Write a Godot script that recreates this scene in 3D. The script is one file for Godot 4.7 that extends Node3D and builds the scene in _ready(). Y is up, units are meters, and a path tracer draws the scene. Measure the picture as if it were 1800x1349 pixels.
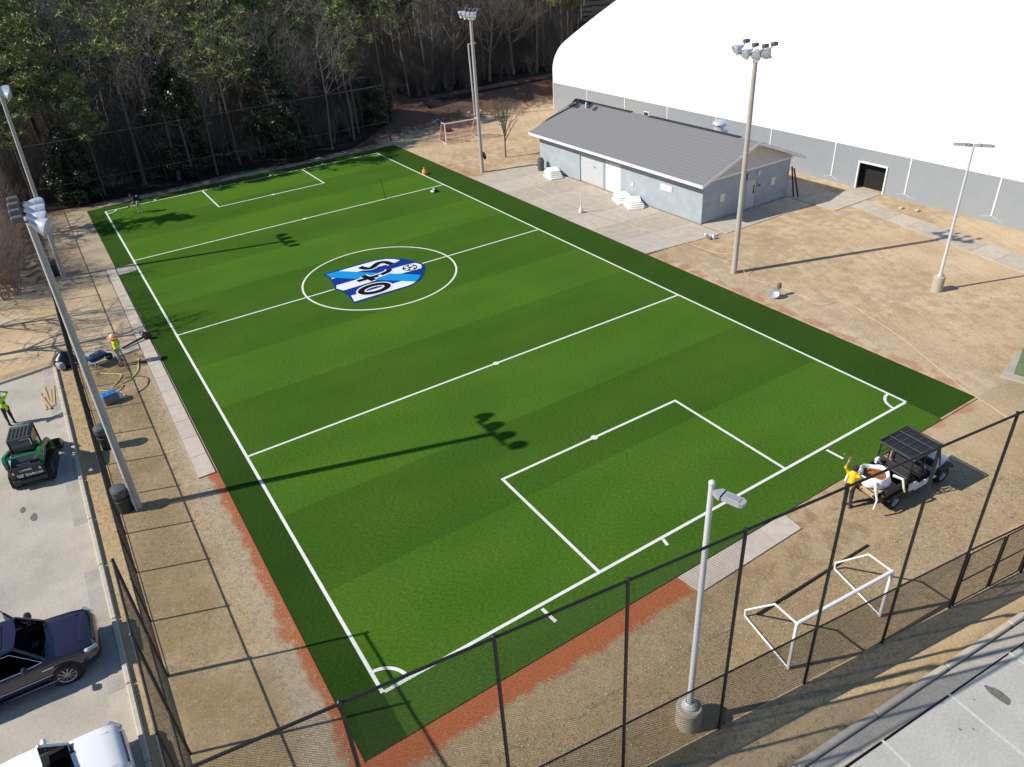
extends Node3D

# Field frame: x across the pitch from its west touchline, z along it from the near goal line (F() turns that into Godot's axes).
const W := 25.15
const L := 57.0
var rng := RandomNumberGenerator.new()
var M := {}
var taken := {}

class MB:
	var v := PackedVector3Array()
	var n := PackedVector3Array()
	var c := PackedColorArray()
	var uv := PackedVector2Array()
	var tint = null
	func tri(a, b, d):
		var m = (b - a).cross(d - a)
		if m.length_squared() < 1e-16:
			return
		m = m.normalized()
		v.append(a); v.append(d); v.append(b)
		n.append(m); n.append(m); n.append(m)
		if tint != null:
			c.append(tint); c.append(tint); c.append(tint)
	func trin(a, b, d, na, nb, nd):
		v.append(a); v.append(d); v.append(b)
		n.append(na); n.append(nd); n.append(nb)
		if tint != null:
			c.append(tint); c.append(tint); c.append(tint)
	func quad(a, b, d, e):
		tri(a, b, d); tri(a, d, e)
	# chamfered box
	func box(ctr, size, bev = 0.0, xf = Transform3D.IDENTITY):
		var h = size * 0.5
		var b = min(bev, min(h.x, min(h.y, h.z)) * 0.9)
		if b <= 0.0:
			var p = []
			for i in 8:
				p.append(xf * (ctr + Vector3(h.x * (1 if i & 1 else -1), h.y * (1 if i & 2 else -1), h.z * (1 if i & 4 else -1))))
			quad(p[1], p[3], p[7], p[5]); quad(p[0], p[4], p[6], p[2])
			quad(p[2], p[6], p[7], p[3]); quad(p[0], p[1], p[5], p[4])
			quad(p[4], p[5], p[7], p[6]); quad(p[0], p[2], p[3], p[1])
			return
		# eight corners, three points each
		var q = []
		for i in 8:
			var s = Vector3(1 if i & 1 else -1, 1 if i & 2 else -1, 1 if i & 4 else -1)
			var k = ctr + s * h
			q.append([xf * (k - Vector3(0, s.y, s.z) * b), xf * (k - Vector3(s.x, 0, s.z) * b), xf * (k - Vector3(s.x, s.y, 0) * b)])
		var mid = xf * ctr
		for f in [[0, 1, 3, 7, 5], [0, 0, 4, 6, 2], [1, 2, 6, 7, 3], [1, 0, 1, 5, 4], [2, 4, 5, 7, 6], [2, 0, 2, 3, 1]]:
			quad(q[f[1]][f[0]], q[f[2]][f[0]], q[f[3]][f[0]], q[f[4]][f[0]])
		for i in 8:
			for ax in 3:
				var j = i | (1 << ax)
				if j == i:
					continue
				var a = (ax + 1) % 3
				var d = (ax + 2) % 3
				_out(q[i][a], q[j][a], q[j][d], q[i][d], mid)
			_out3(q[i][0], q[i][1], q[i][2], mid)
	func _out(a, b, d, e, mid):
		if (b - a).cross(d - a).dot((a + d) * 0.5 - mid) >= 0:
			quad(a, b, d, e)
		else:
			quad(e, d, b, a)
	func _out3(a, b, d, mid):
		if (b - a).cross(d - a).dot(a - mid) >= 0:
			tri(a, b, d)
		else:
			tri(d, b, a)
	func tube(p0, p1, r0, r1 = -1.0, k = 8, caps = true):
		if r1 < 0:
			r1 = r0
		var d = (p1 - p0)
		if d.length() < 1e-6:
			return
		d = d.normalized()
		var s = (d.cross(Vector3.UP) if abs(d.y) < 0.95 else d.cross(Vector3.RIGHT)).normalized()
		var t = d.cross(s)
		for i in k:
			var a = TAU * i / k
			var b = TAU * (i + 1) / k
			var na = s * cos(a) + t * sin(a)
			var nb = s * cos(b) + t * sin(b)
			var a0 = p0 + na * r0
			var a1 = p1 + na * r1
			var b0 = p0 + nb * r0
			var b1 = p1 + nb * r1
			trin(a0, b0, b1, na, nb, nb)
			if r1 > 0.0001:
				trin(a0, b1, a1, na, nb, na)
			if caps:
				tri(p0, b0, a0)
				if r1 > 0.0001:
					tri(p1, a1, b1)
	func path(pts, r, k = 6):
		for i in pts.size() - 1:
			tube(pts[i], pts[i + 1], r, r, k, true)
	func lathe(prof, k = 16, xf = Transform3D.IDENTITY, smooth = true):
		for i in prof.size() - 1:
			var p = prof[i]
			var q = prof[i + 1]
			var e = Vector2(q.x - p.x, q.y - p.y)
			if e.length() < 1e-7:
				continue
			for j in k:
				var a = TAU * j / k
				var b = TAU * (j + 1) / k
				var ca = Vector3(cos(a), 0, -sin(a))
				var cb = Vector3(cos(b), 0, -sin(b))
				var pa = xf * (ca * p.x + Vector3.UP * p.y)
				var pb = xf * (cb * p.x + Vector3.UP * p.y)
				var qa = xf * (ca * q.x + Vector3.UP * q.y)
				var qb = xf * (cb * q.x + Vector3.UP * q.y)
				var na = (xf.basis * (ca * e.y - Vector3.UP * e.x)).normalized()
				var nb = (xf.basis * (cb * e.y - Vector3.UP * e.x)).normalized()
				if p.x > 1e-6:
					trin(pa, pb, qb, na, nb, nb)
				if q.x > 1e-6:
					trin(pa, qb, qa, na, nb, na)
	# polygon in local x/y, pulled out along local z by h (centred)
	func prism(poly, h, xf = Transform3D.IDENTITY):
		var pp = PackedVector2Array(poly)
		if Geometry2D.is_polygon_clockwise(pp):
			pp.reverse()
		var ix = Geometry2D.triangulate_polygon(pp)
		var f = Vector3(0, 0, h * 0.5)
		for i in range(0, ix.size(), 3):
			var a = Vector3(pp[ix[i]].x, pp[ix[i]].y, 0)
			var b = Vector3(pp[ix[i + 1]].x, pp[ix[i + 1]].y, 0)
			var d = Vector3(pp[ix[i + 2]].x, pp[ix[i + 2]].y, 0)
			if (b - a).cross(d - a).z < 0:
				var t = b
				b = d
				d = t
			tri(xf * (a + f), xf * (b + f), xf * (d + f))
			tri(xf * (a - f), xf * (d - f), xf * (b - f))
		for i in pp.size():
			var a = Vector3(pp[i].x, pp[i].y, 0)
			var b = Vector3(pp[(i + 1) % pp.size()].x, pp[(i + 1) % pp.size()].y, 0)
			quad(xf * (a - f), xf * (b - f), xf * (b + f), xf * (a + f))
	# closed rings of equal size, joined one to the next
	func loft(rings, caps = true):
		var m = rings[0].size()
		for i in rings.size() - 1:
			for j in m:
				var k = (j + 1) % m
				quad(rings[i][j], rings[i][k], rings[i + 1][k], rings[i + 1][j])
		if caps:
			for e in [0, rings.size() - 1]:
				var ctr = Vector3.ZERO
				for p in rings[e]:
					ctr += p / m
				for j in m:
					var k = (j + 1) % m
					if e == 0:
						tri(ctr, rings[e][k], rings[e][j])
					else:
						tri(ctr, rings[e][j], rings[e][k])
	# share normals between faces that meet at less than deg
	func smooth(deg = 40.0):
		var at = {}
		for i in v.size():
			var key = Vector3i((v[i] * 2000.0).round())
			if not at.has(key):
				at[key] = []
			at[key].append(i)
		var cs = cos(deg_to_rad(deg))
		var out = n.duplicate()
		for key in at:
			var l = at[key]
			for i in l:
				var s = Vector3.ZERO
				for j in l:
					if n[i].dot(n[j]) > cs:
						s += n[j]
				out[i] = s.normalized()
		n = out
	func mesh():
		var a = []
		a.resize(Mesh.ARRAY_MAX)
		a[Mesh.ARRAY_VERTEX] = v
		a[Mesh.ARRAY_NORMAL] = n
		if c.size() == v.size():
			a[Mesh.ARRAY_COLOR] = c
		if uv.size() == v.size():
			a[Mesh.ARRAY_TEX_UV] = uv
		var m = ArrayMesh.new()
		m.add_surface_from_arrays(Mesh.PRIMITIVE_TRIANGLES, a)
		return m

func F(x, y, z):
	return Vector3(x, y, -z)

func numbered(called):
	if not taken.has(called):
		taken[called] = 0
		return called
	taken[called] += 1
	return "%s_%03d" % [called, taken[called]]

func obj(mb, called, mat, parent = self):
	var o = MeshInstance3D.new()
	o.mesh = mb.mesh() if mb is MB else mb
	o.material_override = mat
	o.name = numbered(called) if parent == self else called
	parent.add_child(o, true)
	return o

func tag(o, label, category = "", group = "", kind = ""):
	if label: o.set_meta("label", label)
	if category: o.set_meta("category", category)
	if group: o.set_meta("group", group)
	if kind: o.set_meta("kind", kind)
	return o

func thing(called, label, category, at, turn = 0.0, group = ""):
	var o = Node3D.new()
	o.name = numbered(called)
	add_child(o)
	o.position = at
	o.rotation.y = turn
	tag(o, label, category, group)
	return o

func node(called, parent):
	var o = Node3D.new()
	o.name = called
	parent.add_child(o, true)
	return o

func copy_of(o, at, turn, label, group = ""):
	var r = o.duplicate()
	r.name = numbered(String(o.name).rstrip("0123456789").rstrip("_"))
	add_child(r)
	r.position = at
	r.rotation.y = turn
	tag(r, label, "", group)
	return r

func structure(o):
	o.set_meta("kind", "structure")
	return o

# ---------------------------------------------------------------- materials
func lin(r, g, b):
	return Color(r, g, b).linear_to_srgb()

func noise_bytes(size, freq, seed_, oct = 4, kind = FastNoiseLite.TYPE_SIMPLEX_SMOOTH):
	var f = FastNoiseLite.new()
	f.noise_type = kind
	f.seed = seed_
	f.frequency = freq
	f.fractal_octaves = oct
	var im = f.get_seamless_image(size, size)
	im.convert(Image.FORMAT_L8)
	return im.get_data()

# a seamless texture whose colour runs a -> b -> d with noise, plus a fine grain
func tex(a, b, d, freq, seed_, grain = 0.1, size = 256):
	var big = noise_bytes(size, freq, seed_, 5)
	var fine = noise_bytes(size, 0.35, seed_ + 7, 2)
	var by = PackedByteArray()
	by.resize(size * size * 3)
	for i in size * size:
		var t = big[i] / 255.0
		var col = a.lerp(b, t * 2.0) if t < 0.5 else b.lerp(d, t * 2.0 - 1.0)
		var g = 1.0 + (fine[i] / 255.0 - 0.5) * 2.0 * grain
		by[i * 3] = clampi(int(col.r * g * 255.0), 0, 255)
		by[i * 3 + 1] = clampi(int(col.g * g * 255.0), 0, 255)
		by[i * 3 + 2] = clampi(int(col.b * g * 255.0), 0, 255)
	var im = Image.create_from_data(size, size, false, Image.FORMAT_RGB8, by)
	im.generate_mipmaps()
	return ImageTexture.create_from_image(im)

func plain(r, g, b, rough = 0.7, metal = 0.0):
	var m = StandardMaterial3D.new()
	m.albedo_color = lin(r, g, b)
	m.roughness = rough
	m.metallic = metal
	return m

# a mottled surface of base colour (linear r, g, b); metres = size of one tile of the texture
func mottled(r, g, b, spread, metres, seed_, rough = 0.9, grain = 0.12, freq = 0.02, world = true):
	var m = StandardMaterial3D.new()
	m.albedo_texture = tex(lin(r * (1 - spread), g * (1 - spread), b * (1 - spread)), lin(r, g, b), lin(r * (1 + spread), g * (1 + spread), b * (1 + spread)), freq, seed_, grain)
	m.uv1_triplanar = true
	m.uv1_world_triplanar = world
	m.uv1_scale = Vector3.ONE / metres
	m.roughness = rough
	m.metallic_specular = 0.15 if rough > 0.84 else 0.4
	return m

func make_materials():
	M.line = mottled(0.72, 0.72, 0.66, 0.10, 1.3, 3, 0.95, 0.2)
	M.black_steel = plain(0.012, 0.012, 0.013, 0.45)
	M.wire = plain(0.006, 0.006, 0.006, 0.7)
	M.wire_pale = plain(0.012, 0.012, 0.012, 0.7)
	M.wood_pole = mottled(0.47, 0.425, 0.375, 0.22, 0.9, 5, 0.85, 0.2, 0.03, false)
	M.wood_pole.uv1_scale = Vector3(2.2, 0.12, 2.2)
	M.white_pole = plain(0.62, 0.63, 0.64, 0.4)
	M.white_gloss = plain(0.74, 0.74, 0.74, 0.35)
	M.alu = plain(0.62, 0.65, 0.69, 0.32, 0.25)
	M.lamp_glass = plain(0.50, 0.52, 0.54, 0.25)
	M.ballast = plain(0.10, 0.10, 0.10, 0.6)
	M.grey_led = plain(0.36, 0.36, 0.37, 0.5)
	M.concrete = mottled(0.475, 0.42, 0.335, 0.11, 5.0, 11, 0.92, 0.10)
	M.concrete_pale = mottled(0.52, 0.45, 0.37, 0.10, 3.0, 12, 0.92, 0.10)
	M.concrete_grey = mottled(0.40, 0.365, 0.305, 0.16, 6.0, 13, 0.92, 0.12)
	M.kerb = mottled(0.50, 0.45, 0.36, 0.13, 2.5, 14, 0.92, 0.12)
	M.lot = mottled(0.45, 0.405, 0.335, 0.15, 11.0, 15, 0.93, 0.06, 0.016)
	M.lot_grey = mottled(0.46, 0.445, 0.395, 0.10, 9.0, 16, 0.93, 0.06, 0.016)
	M.joint = plain(0.10, 0.085, 0.065, 0.95)
	M.shingle = mottled(0.225, 0.225, 0.226, 0.12, 2.0, 17, 0.95, 0.25, 0.06)
	M.shingle_b = mottled(0.240, 0.240, 0.240, 0.12, 2.3, 27, 0.95, 0.25, 0.06)
	M.shingle_dark = mottled(0.06, 0.06, 0.062, 0.12, 2.0, 18, 0.95, 0.25, 0.06)
	M.trim = plain(0.78, 0.78, 0.76, 0.5)
	M.gable = mottled(0.58, 0.56, 0.53, 0.05, 2.0, 19, 0.8, 0.05)
	M.wall_blue = mottled(0.37, 0.42, 0.46, 0.10, 6.0, 20, 0.8, 0.06, 0.022)
	M.door_blue = mottled(0.52, 0.55, 0.57, 0.06, 2.0, 21, 0.5, 0.05)
	M.membrane = mottled(0.86, 0.86, 0.86, 0.02, 9.0, 22, 0.55, 0.01)
	M.dome_grey = mottled(0.30, 0.325, 0.345, 0.03, 6.0, 23, 0.6, 0.01)
	M.sack = mottled(0.82, 0.82, 0.80, 0.04, 0.8, 24, 0.6, 0.05)
	M.can = plain(0.09, 0.105, 0.115, 0.55)
	M.can_dark = plain(0.03, 0.034, 0.038, 0.5)
	M.goal_white = plain(0.78, 0.78, 0.76, 0.35)
	M.net_red = plain(0.32, 0.06, 0.05, 0.9)
	M.plank = mottled(0.50, 0.37, 0.21, 0.15, 0.5, 25, 0.85, 0.1)
	M.rubber = plain(0.018, 0.018, 0.019, 0.85)
	M.dark_plastic = plain(0.02, 0.021, 0.023, 0.45)
	M.mid_plastic = plain(0.045, 0.047, 0.05, 0.5)
	M.glass = plain(0.012, 0.018, 0.019, 0.05)
	M.glass.metallic_specular = 0.6
	M.glass.transparency = BaseMaterial3D.TRANSPARENCY_ALPHA
	M.glass.albedo_color.a = 0.80
	M.glass_green = plain(0.10, 0.13, 0.11, 0.08)
	M.chrome = plain(0.7, 0.7, 0.7, 0.15, 1.0)
	M.rim = plain(0.4, 0.4, 0.41, 0.3, 0.9)
	M.navy = plain(0.014, 0.010, 0.030, 0.22, 0.0)
	M.navy.clearcoat_enabled = true
	M.navy.clearcoat = 1.0
	M.navy.clearcoat_roughness = 0.03
	M.white_paint = plain(0.86, 0.86, 0.85, 0.3)
	M.green_paint = plain(0.008, 0.19, 0.075, 0.35)
	M.seat = plain(0.03, 0.03, 0.032, 0.8)
	M.yellow_rope = plain(0.66, 0.52, 0.33, 0.9)
	M.hose = plain(0.70, 0.60, 0.22, 0.8)
	M.orange = plain(0.85, 0.22, 0.03, 0.7)
	M.cooler_blue = plain(0.03, 0.22, 0.55, 0.5)
	M.green_box = mottled(0.13, 0.19, 0.095, 0.06, 1.2, 26, 0.6, 0.05)
	M.infill = mottled(0.30, 0.115, 0.04, 0.15, 0.4, 28, 0.98, 0.2, 0.08)
	M.letter_white = plain(0.78, 0.78, 0.78, 0.6)
	M.paper = plain(0.72, 0.72, 0.72, 0.8)
	M.bark = mottled(0.19, 0.17, 0.145, 0.35, 2.0, 31, 0.95, 0.3, 0.05, false)
	M.bark_pale = mottled(0.24, 0.205, 0.165, 0.3, 2.0, 32, 0.95, 0.3, 0.05, false)
	M.bark_brown = mottled(0.18, 0.15, 0.125, 0.3, 2.0, 33, 0.95, 0.3, 0.05, false)
	M.pine_bark = mottled(0.17, 0.13, 0.10, 0.35, 1.6, 34, 0.95, 0.3, 0.05, false)
	M.twig = plain(0.22, 0.195, 0.165, 0.95)
	M.brush = plain(0.11, 0.099, 0.085, 0.95)
	M.twig_brown = plain(0.31, 0.235, 0.18, 0.95)
	M.needle = StandardMaterial3D.new()
	M.needle.vertex_color_use_as_albedo = true
	M.needle.roughness = 0.7
	M.leaf = StandardMaterial3D.new()
	M.leaf.vertex_color_use_as_albedo = true
	M.leaf.roughness = 0.34
	M.figure = StandardMaterial3D.new()
	M.figure.vertex_color_use_as_albedo = true
	M.figure.roughness = 0.8
	M.blue_paint = mottled(0.008, 0.040, 0.23, 0.15, 0.7, 41, 0.95, 0.25)
	M.sky_paint = mottled(0.01, 0.27, 0.60, 0.10, 0.7, 42, 0.95, 0.2)
	M.black_paint = mottled(0.009, 0.009, 0.009, 0.2, 0.7, 43, 0.95, 0.3)
	M.white_turf = mottled(0.72, 0.72, 0.72, 0.08, 0.7, 44, 0.95, 0.18)

func _ready():
	rng.seed = 20240
	# camera, sky, sun, exposure
	var cam = Camera3D.new()
	cam.name = "camera"
	add_child(cam)
	cam.transform = Transform3D(Basis(Vector3(0.83962, -0.06213, 0.53961), Vector3(0.33022, 0.84716, -0.41627), Vector3(-0.43127, 0.52770, 0.73181)).orthonormalized(), Vector3(-3.34177, 19.20433, 14.46969))
	cam.fov = 54.09
	cam.near = 0.1
	cam.far = 3000.0
	cam.current = true
	var env = Environment.new()
	env.background_mode = Environment.BG_SKY
	var sm = ProceduralSkyMaterial.new()
	sm.sky_top_color = Color(0.36, 0.49, 0.68)
	sm.sky_horizon_color = Color(0.74, 0.79, 0.85)
	sm.sky_curve = 0.12
	sm.ground_bottom_color = Color(0.30, 0.27, 0.22)
	sm.ground_horizon_color = Color(0.55, 0.58, 0.6)
	sm.sun_angle_max = 6.0
	sm.energy_multiplier = 1.0
	var sk = Sky.new()
	sk.sky_material = sm
	env.sky = sk
	env.background_energy_multiplier = 0.95
	env.tonemap_mode = Environment.TONE_MAPPER_LINEAR
	env.tonemap_exposure = 1.07
	env.sdfgi_enabled = true
	env.ssao_enabled = true
	env.ssil_enabled = true
	var we = WorldEnvironment.new()
	we.environment = env
	add_child(we)
	var sun = DirectionalLight3D.new()
	sun.name = "sun"
	add_child(sun)
	var el = deg_to_rad(39.0)
	var az = deg_to_rad(20.0)
	var dir = Vector3(cos(az) * cos(el), -sin(el), sin(az) * cos(el))
	sun.look_at_from_position(Vector3.ZERO, dir, Vector3.UP)
	sun.light_energy = 1.6
	sun.light_color = Color(1.0, 0.975, 0.935)
	sun.light_angular_distance = 0.5
	sun.shadow_enabled = true
	make_materials()
	build_ground()
	build_turf()
	build_paving()
	build_dome()
	build_clubhouse()
	build_woods()
	build_fences()
	build_light_poles()
	build_goals()
	build_vehicles()
	build_people()
	build_clutter()

# ---------------------------------------------------------------- ground
func gh(x, z):
	var kz = -7.95 - 0.0725 * (x - 7.95)
	var y = -0.66 * clampf((kz + 3.9 - z) / 3.2, 0.0, 1.0) - 0.45 * smoothstep(kz + 0.05, kz - 0.2, z)
	if z > 58.8:
		y += 1.9 * smoothstep(27.0, 34.0, x) * smoothstep(60.0, 69.0, z)
	if x < -8.5 and z > 31.0:
		y += 1.2 * smoothstep(-8.5, -16.0, x) * smoothstep(31.0, 38.0, z)
	return y

# distance-like test of a rectangle with a ragged edge
func inside(x, z, x0, x1, z0, z1, wob):
	return min(min(x - x0, x1 - x), min(z - z0, z1 - z)) + wob

func paint_ground():
	var w = 1280
	var h = 1536
	var n1 = noise_bytes(512, 0.012, 51, 4)
	var n2 = noise_bytes(512, 0.05, 52, 4)
	var n3 = noise_bytes(512, 0.22, 53, 3)
	var n4 = noise_bytes(512, 0.006, 54, 3)
	var by = PackedByteArray()
	by.resize(w * h * 3)
	var straw = Color8(187, 162, 127)
	var straw2 = Color8(203, 181, 149)
	var brown = Color8(150, 126, 99)
	var olive = Color8(145, 124, 87)
	var grey = Color8(172, 157, 134)
	var clay = Color8(170, 90, 52)
	var clay2 = Color8(160, 100, 68)
	var gold = Color8(193, 165, 124)
	var litter = Color8(106, 88, 74)
	for j in h:
		var z = 66.8 - j * 0.05
		var r0 = (j & 511) * 512
		var r2 = ((j * 3) & 511) * 512
		for i in w:
			var x = -12.0 + i * 0.05
			var a = n1[r0 + (i & 511)] / 255.0
			var b = n2[r0 + ((i + 177) & 511)] / 255.0
			var g = n3[r2 + ((i * 3) & 511)] / 255.0
			var e = n4[((j >> 1) & 511) * 512 + ((i >> 1) & 511)] / 255.0
			var wob = (b - 0.5) * 0.9 + (g - 0.5) * 0.3
			var col = straw.lerp(straw2, clampf(a * 1.5 - 0.25, 0, 1))
			# bare brown patches in the thin grass
			var pb = clampf((b * 0.6 + e * 0.6 - 0.58) * 1.6, 0, 0.42)
			col = col.lerp(brown, pb)
			# long streaks left by wheels and mowers
			var st = n2[((j >> 3) & 511) * 512 + ((i * 2 + j) & 511)] / 255.0
			col = col.lerp(brown, clampf((st - 0.54) * 1.2, 0, 0.16))
			if x < -1.2:
				# strip between fence and pitch: olive thatch and grey worn soil
				if z < 30.0:
					col = col.lerp(olive, clampf(0.6 + (a - 0.5) * 1.4, 0.1, 0.85))
				if x > -2.9:
					col = col.lerp(grey, clampf((x + 2.9) * 1.2, 0, 0.75))
				if x < -5.35 and z < 29.0:
					col = col.lerp(gold, 0.7)
				if z > 26.0 and z < 29.0 and x > -4.6:
					col = col.lerp(Color8(92, 74, 56), clampf((b - 0.3) * 2.0, 0, 0.8))
			if z < -1.6:
				col = col.lerp(grey, 0.15)
				col = col.lerp(olive, clampf(0.3 + (e - 0.45) * 1.4, 0.1, 0.6))
				if z > -4.2 and x > 9.0 and x < 17.0:
					col = col.lerp(Color8(128, 110, 82), clampf((b - 0.42) * 2.0, 0, 0.5))
				if z < -6.6:
					col = col.lerp(gold, 0.75)
			# grey worn track beside the pitch, east
			if x > 27.5 and x < 31.5 and z < 19.0:
				col = col.lerp(grey, clampf(1.0 - abs(x - 29.3) / 2.0, 0, 0.7) * clampf(b * 1.6 - 0.2, 0, 1))
			# red clay scraped along the turf edge
			var k = max(inside(x, z, -1.62 - 0.3 * e, -1.0, -1.9, 14.2, wob * 0.4), inside(x, z, -1.6, 10.2, -2.4 - 0.2 * e, -1.3, wob * 0.35))
			k = max(k, inside(x, z, -2.3, -1.0, 3.0, 4.6, wob * 0.9 - 0.35))
			if k > 0.0:
				col = col.lerp(clay.lerp(clay2, g), clampf(k * 6.0, 0, 0.95))
			k = max(inside(x, z, 27.4, 28.9, -1.0, 20.0, wob - 0.45), inside(x, z, 27.4, 29.2, 40.0, 50.0, wob - 0.5))
			k = max(k, inside(x, z, 15.5, 27.5, -2.1, -1.3, wob - 0.2))
			if k > 0.0:
				col = col.lerp(clay2, clampf(k * 2.0, 0, 0.38))
			# leaf litter and red earth at the foot of the wood
			if z > 57.5:
				var lf = clampf((z - 58.8 - (2.2 if x > 27 else 0.0) + wob * 3.0) * 0.5, 0, 1)
				col = col.lerp(litter.lerp(Color8(126, 88, 70), clampf(a * 2.2 - 0.9, 0, 1)), lf)
			if x < -5.0 and z > 31.0 and b + (z - 44.0) * 0.05 > 0.62:
				col = col.lerp(litter, 0.75)
			var s = 0.86 + g * 0.28
			var o = (j * w + i) * 3
			by[o] = clampi(int(col.r * s * 255.0), 0, 255)
			by[o + 1] = clampi(int(col.g * s * 255.0), 0, 255)
			by[o + 2] = clampi(int(col.b * s * 255.0), 0, 255)
	var im = Image.create_from_data(w, h, false, Image.FORMAT_RGB8, by)
	return ImageTexture.create_from_image(im)

func axis(fine0, fine1, step, far0, far1):
	var l = []
	var p = fine0
	while p < fine1 + 0.001:
		l.append(p)
		p += step
	var s = step
	p = fine0
	while p > far0:
		s *= 1.6
		p -= s
		l.push_front(p)
	s = step
	p = fine1
	while p < far1:
		s *= 1.6
		p += s
		l.append(p)
	return l

func sheet(xs, zs, lift):
	var mb = MB.new()
	for i in xs.size() - 1:
		for j in zs.size() - 1:
			var p = []
			var u = []
			for k in [[0, 0], [1, 0], [1, 1], [0, 1]]:
				var x = xs[i + k[0]]
				var z = zs[j + k[1]]
				p.append(F(x, gh(x, z) + lift, z))
				u.append(Vector2((x + 12.0) / 64.0, (66.8 - z) / 76.8))
			mb.tri(p[0], p[1], p[2])
			mb.tri(p[0], p[2], p[3])
			for q in [0, 2, 1, 0, 3, 2]:
				mb.uv.append(u[q])
	mb.smooth(80)
	return mb

func build_ground():
	var m = StandardMaterial3D.new()
	m.albedo_texture = paint_ground()
	m.texture_repeat = false
	m.roughness = 1.0
	m.metallic_specular = 0.1
	m.uv1_scale = Vector3.ONE
	var zs_ = []
	for z in axis(-14.0, 67.0, 1.0, -60.0, 900.0):
		zs_.append(z)
		if z > -13.5 and z < -3.0:
			for k in 3: zs_.append(z + 0.25 * (k + 1))
	var g = obj(sheet(axis(-12.0, 52.0, 1.0, -500.0, 700.0), zs_, 0.0), "ground", m)
	structure(g)
	# leaf-strewn floor of the wood
	var fl = MB.new()
	var fm = mottled(0.042, 0.037, 0.031, 0.45, 5.0, 61, 0.98, 0.4, 0.05)
	var xs = []
	for i in 45: xs.append(-60.0 + i * 6.0)
	var zs = [60.4]
	for j in 30: zs.append(63.0 + j * 7.0)
	for i in xs.size() - 1:
		for j in zs.size() - 1:
			if xs[i] >= 42.0 and zs[j] < 62.0: continue
			var q = []
			for k in [[0, 0], [1, 0], [1, 1], [0, 1]]:
				var x = xs[i + k[0]]
				var z = zs[j + k[1]] + (0.5 * sin(x * 1.7) + 0.3 * sin(x * 0.6) + (5.5 if x > 27.0 else 0.0) if j + k[1] == 0 else 0.0)
				if j + k[1] == 1 and x > 27.0: z += 4.0
				q.append(F(x, gh(x, z) + 0.05, z))
			fl.quad(q[0], q[1], q[2], q[3])
	fl.smooth(80)
	structure(obj(fl, "forest_floor", fm))
	# rough grass of the bank further west
	var wb = MB.new()
	for i in 30:
		for j in 24:
			var p = []
			for k in [[0, 0], [1, 0], [1, 1], [0, 1]]:
				var x = -11.95 - 6.0 * (30 - i - k[0])
				var z = 29.7 + 5.0 * (j + k[1]) + (x + 11.95) * 0.137 * (1.0 if j + k[1] == 0 else 0.0)
				p.append(F(x, gh(x, z) + 0.02, z))
			wb.quad(p[0], p[1], p[2], p[3])
	wb.smooth(80)
	structure(obj(wb, "grass_bank", mottled(0.36, 0.285, 0.20, 0.22, 7.0, 62, 1.0, 0.25, 0.03)))
	# dry grass blades and clods stand up out of the lawn: uncountable
	var tuft = MB.new()
	var tr = RandomNumberGenerator.new()
	tr.seed = 5
	for i in 9:
		var a = tr.randf() * TAU
		var d = Vector3(cos(a), 0, sin(a))
		var b0 = d * tr.randf_range(0.0, 0.06)
		var s = Vector3(-d.z, 0, d.x) * 0.012
		var tip = b0 + d * tr.randf_range(0.02, 0.06) + Vector3.UP * tr.randf_range(0.01, 0.025)
		tuft.tri(b0 - s, b0 + s, tip)
	var mm = MultiMesh.new()
	mm.transform_format = MultiMesh.TRANSFORM_3D
	mm.use_colors = true
	mm.mesh = tuft.mesh()
	var spots = []
	var cols = []
	var zones = [[-6.1, -1.4, -5.5, 29.0, 24000], [-5.0, 24.0, -8.0, -2.4, 26000], [28.0, 40.0, -6.0, 18.0, 8000]]
	for q in zones:
		for k in q[4]:
			var x = tr.randf_range(q[0], q[1])
			var z = tr.randf_range(q[2], q[3])
			if x > 33.0 and x < 47.5 and z > 3.0 and x + z * 0.2 > 42.5: continue
			if x > 9.5 and x < 15.6 and z > -3.0 and z < -1.5: continue
			if z < -7.7 - (x - 5.0) * 0.068: continue
			if x > -2.2 and x < -1.2 and z > 13.5: continue
			spots.append(Transform3D(Basis(Vector3.UP, tr.randf() * TAU).scaled(Vector3.ONE * tr.randf_range(0.5, 1.0)), F(x, gh(x, z) - 0.003, z)))
			var t = tr.randf()
			cols.append(Color(0.58, 0.45, 0.29).lerp(Color(0.24, 0.185, 0.11), t) if tr.randf() > 0.08 else Color(0.26, 0.26, 0.12))
	mm.instance_count = spots.size()
	for k in spots.size():
		mm.set_instance_transform(k, spots[k])
		mm.set_instance_color(k, cols[k])
	var mi = MultiMeshInstance3D.new()
	mi.multimesh = mm
	mi.name = "dry_grass"
	mi.material_override = M.needle
	add_child(mi)
	tag(mi, "short straw-coloured dry grass on the lawns around the pitch", "grass", "", "stuff")

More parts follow.
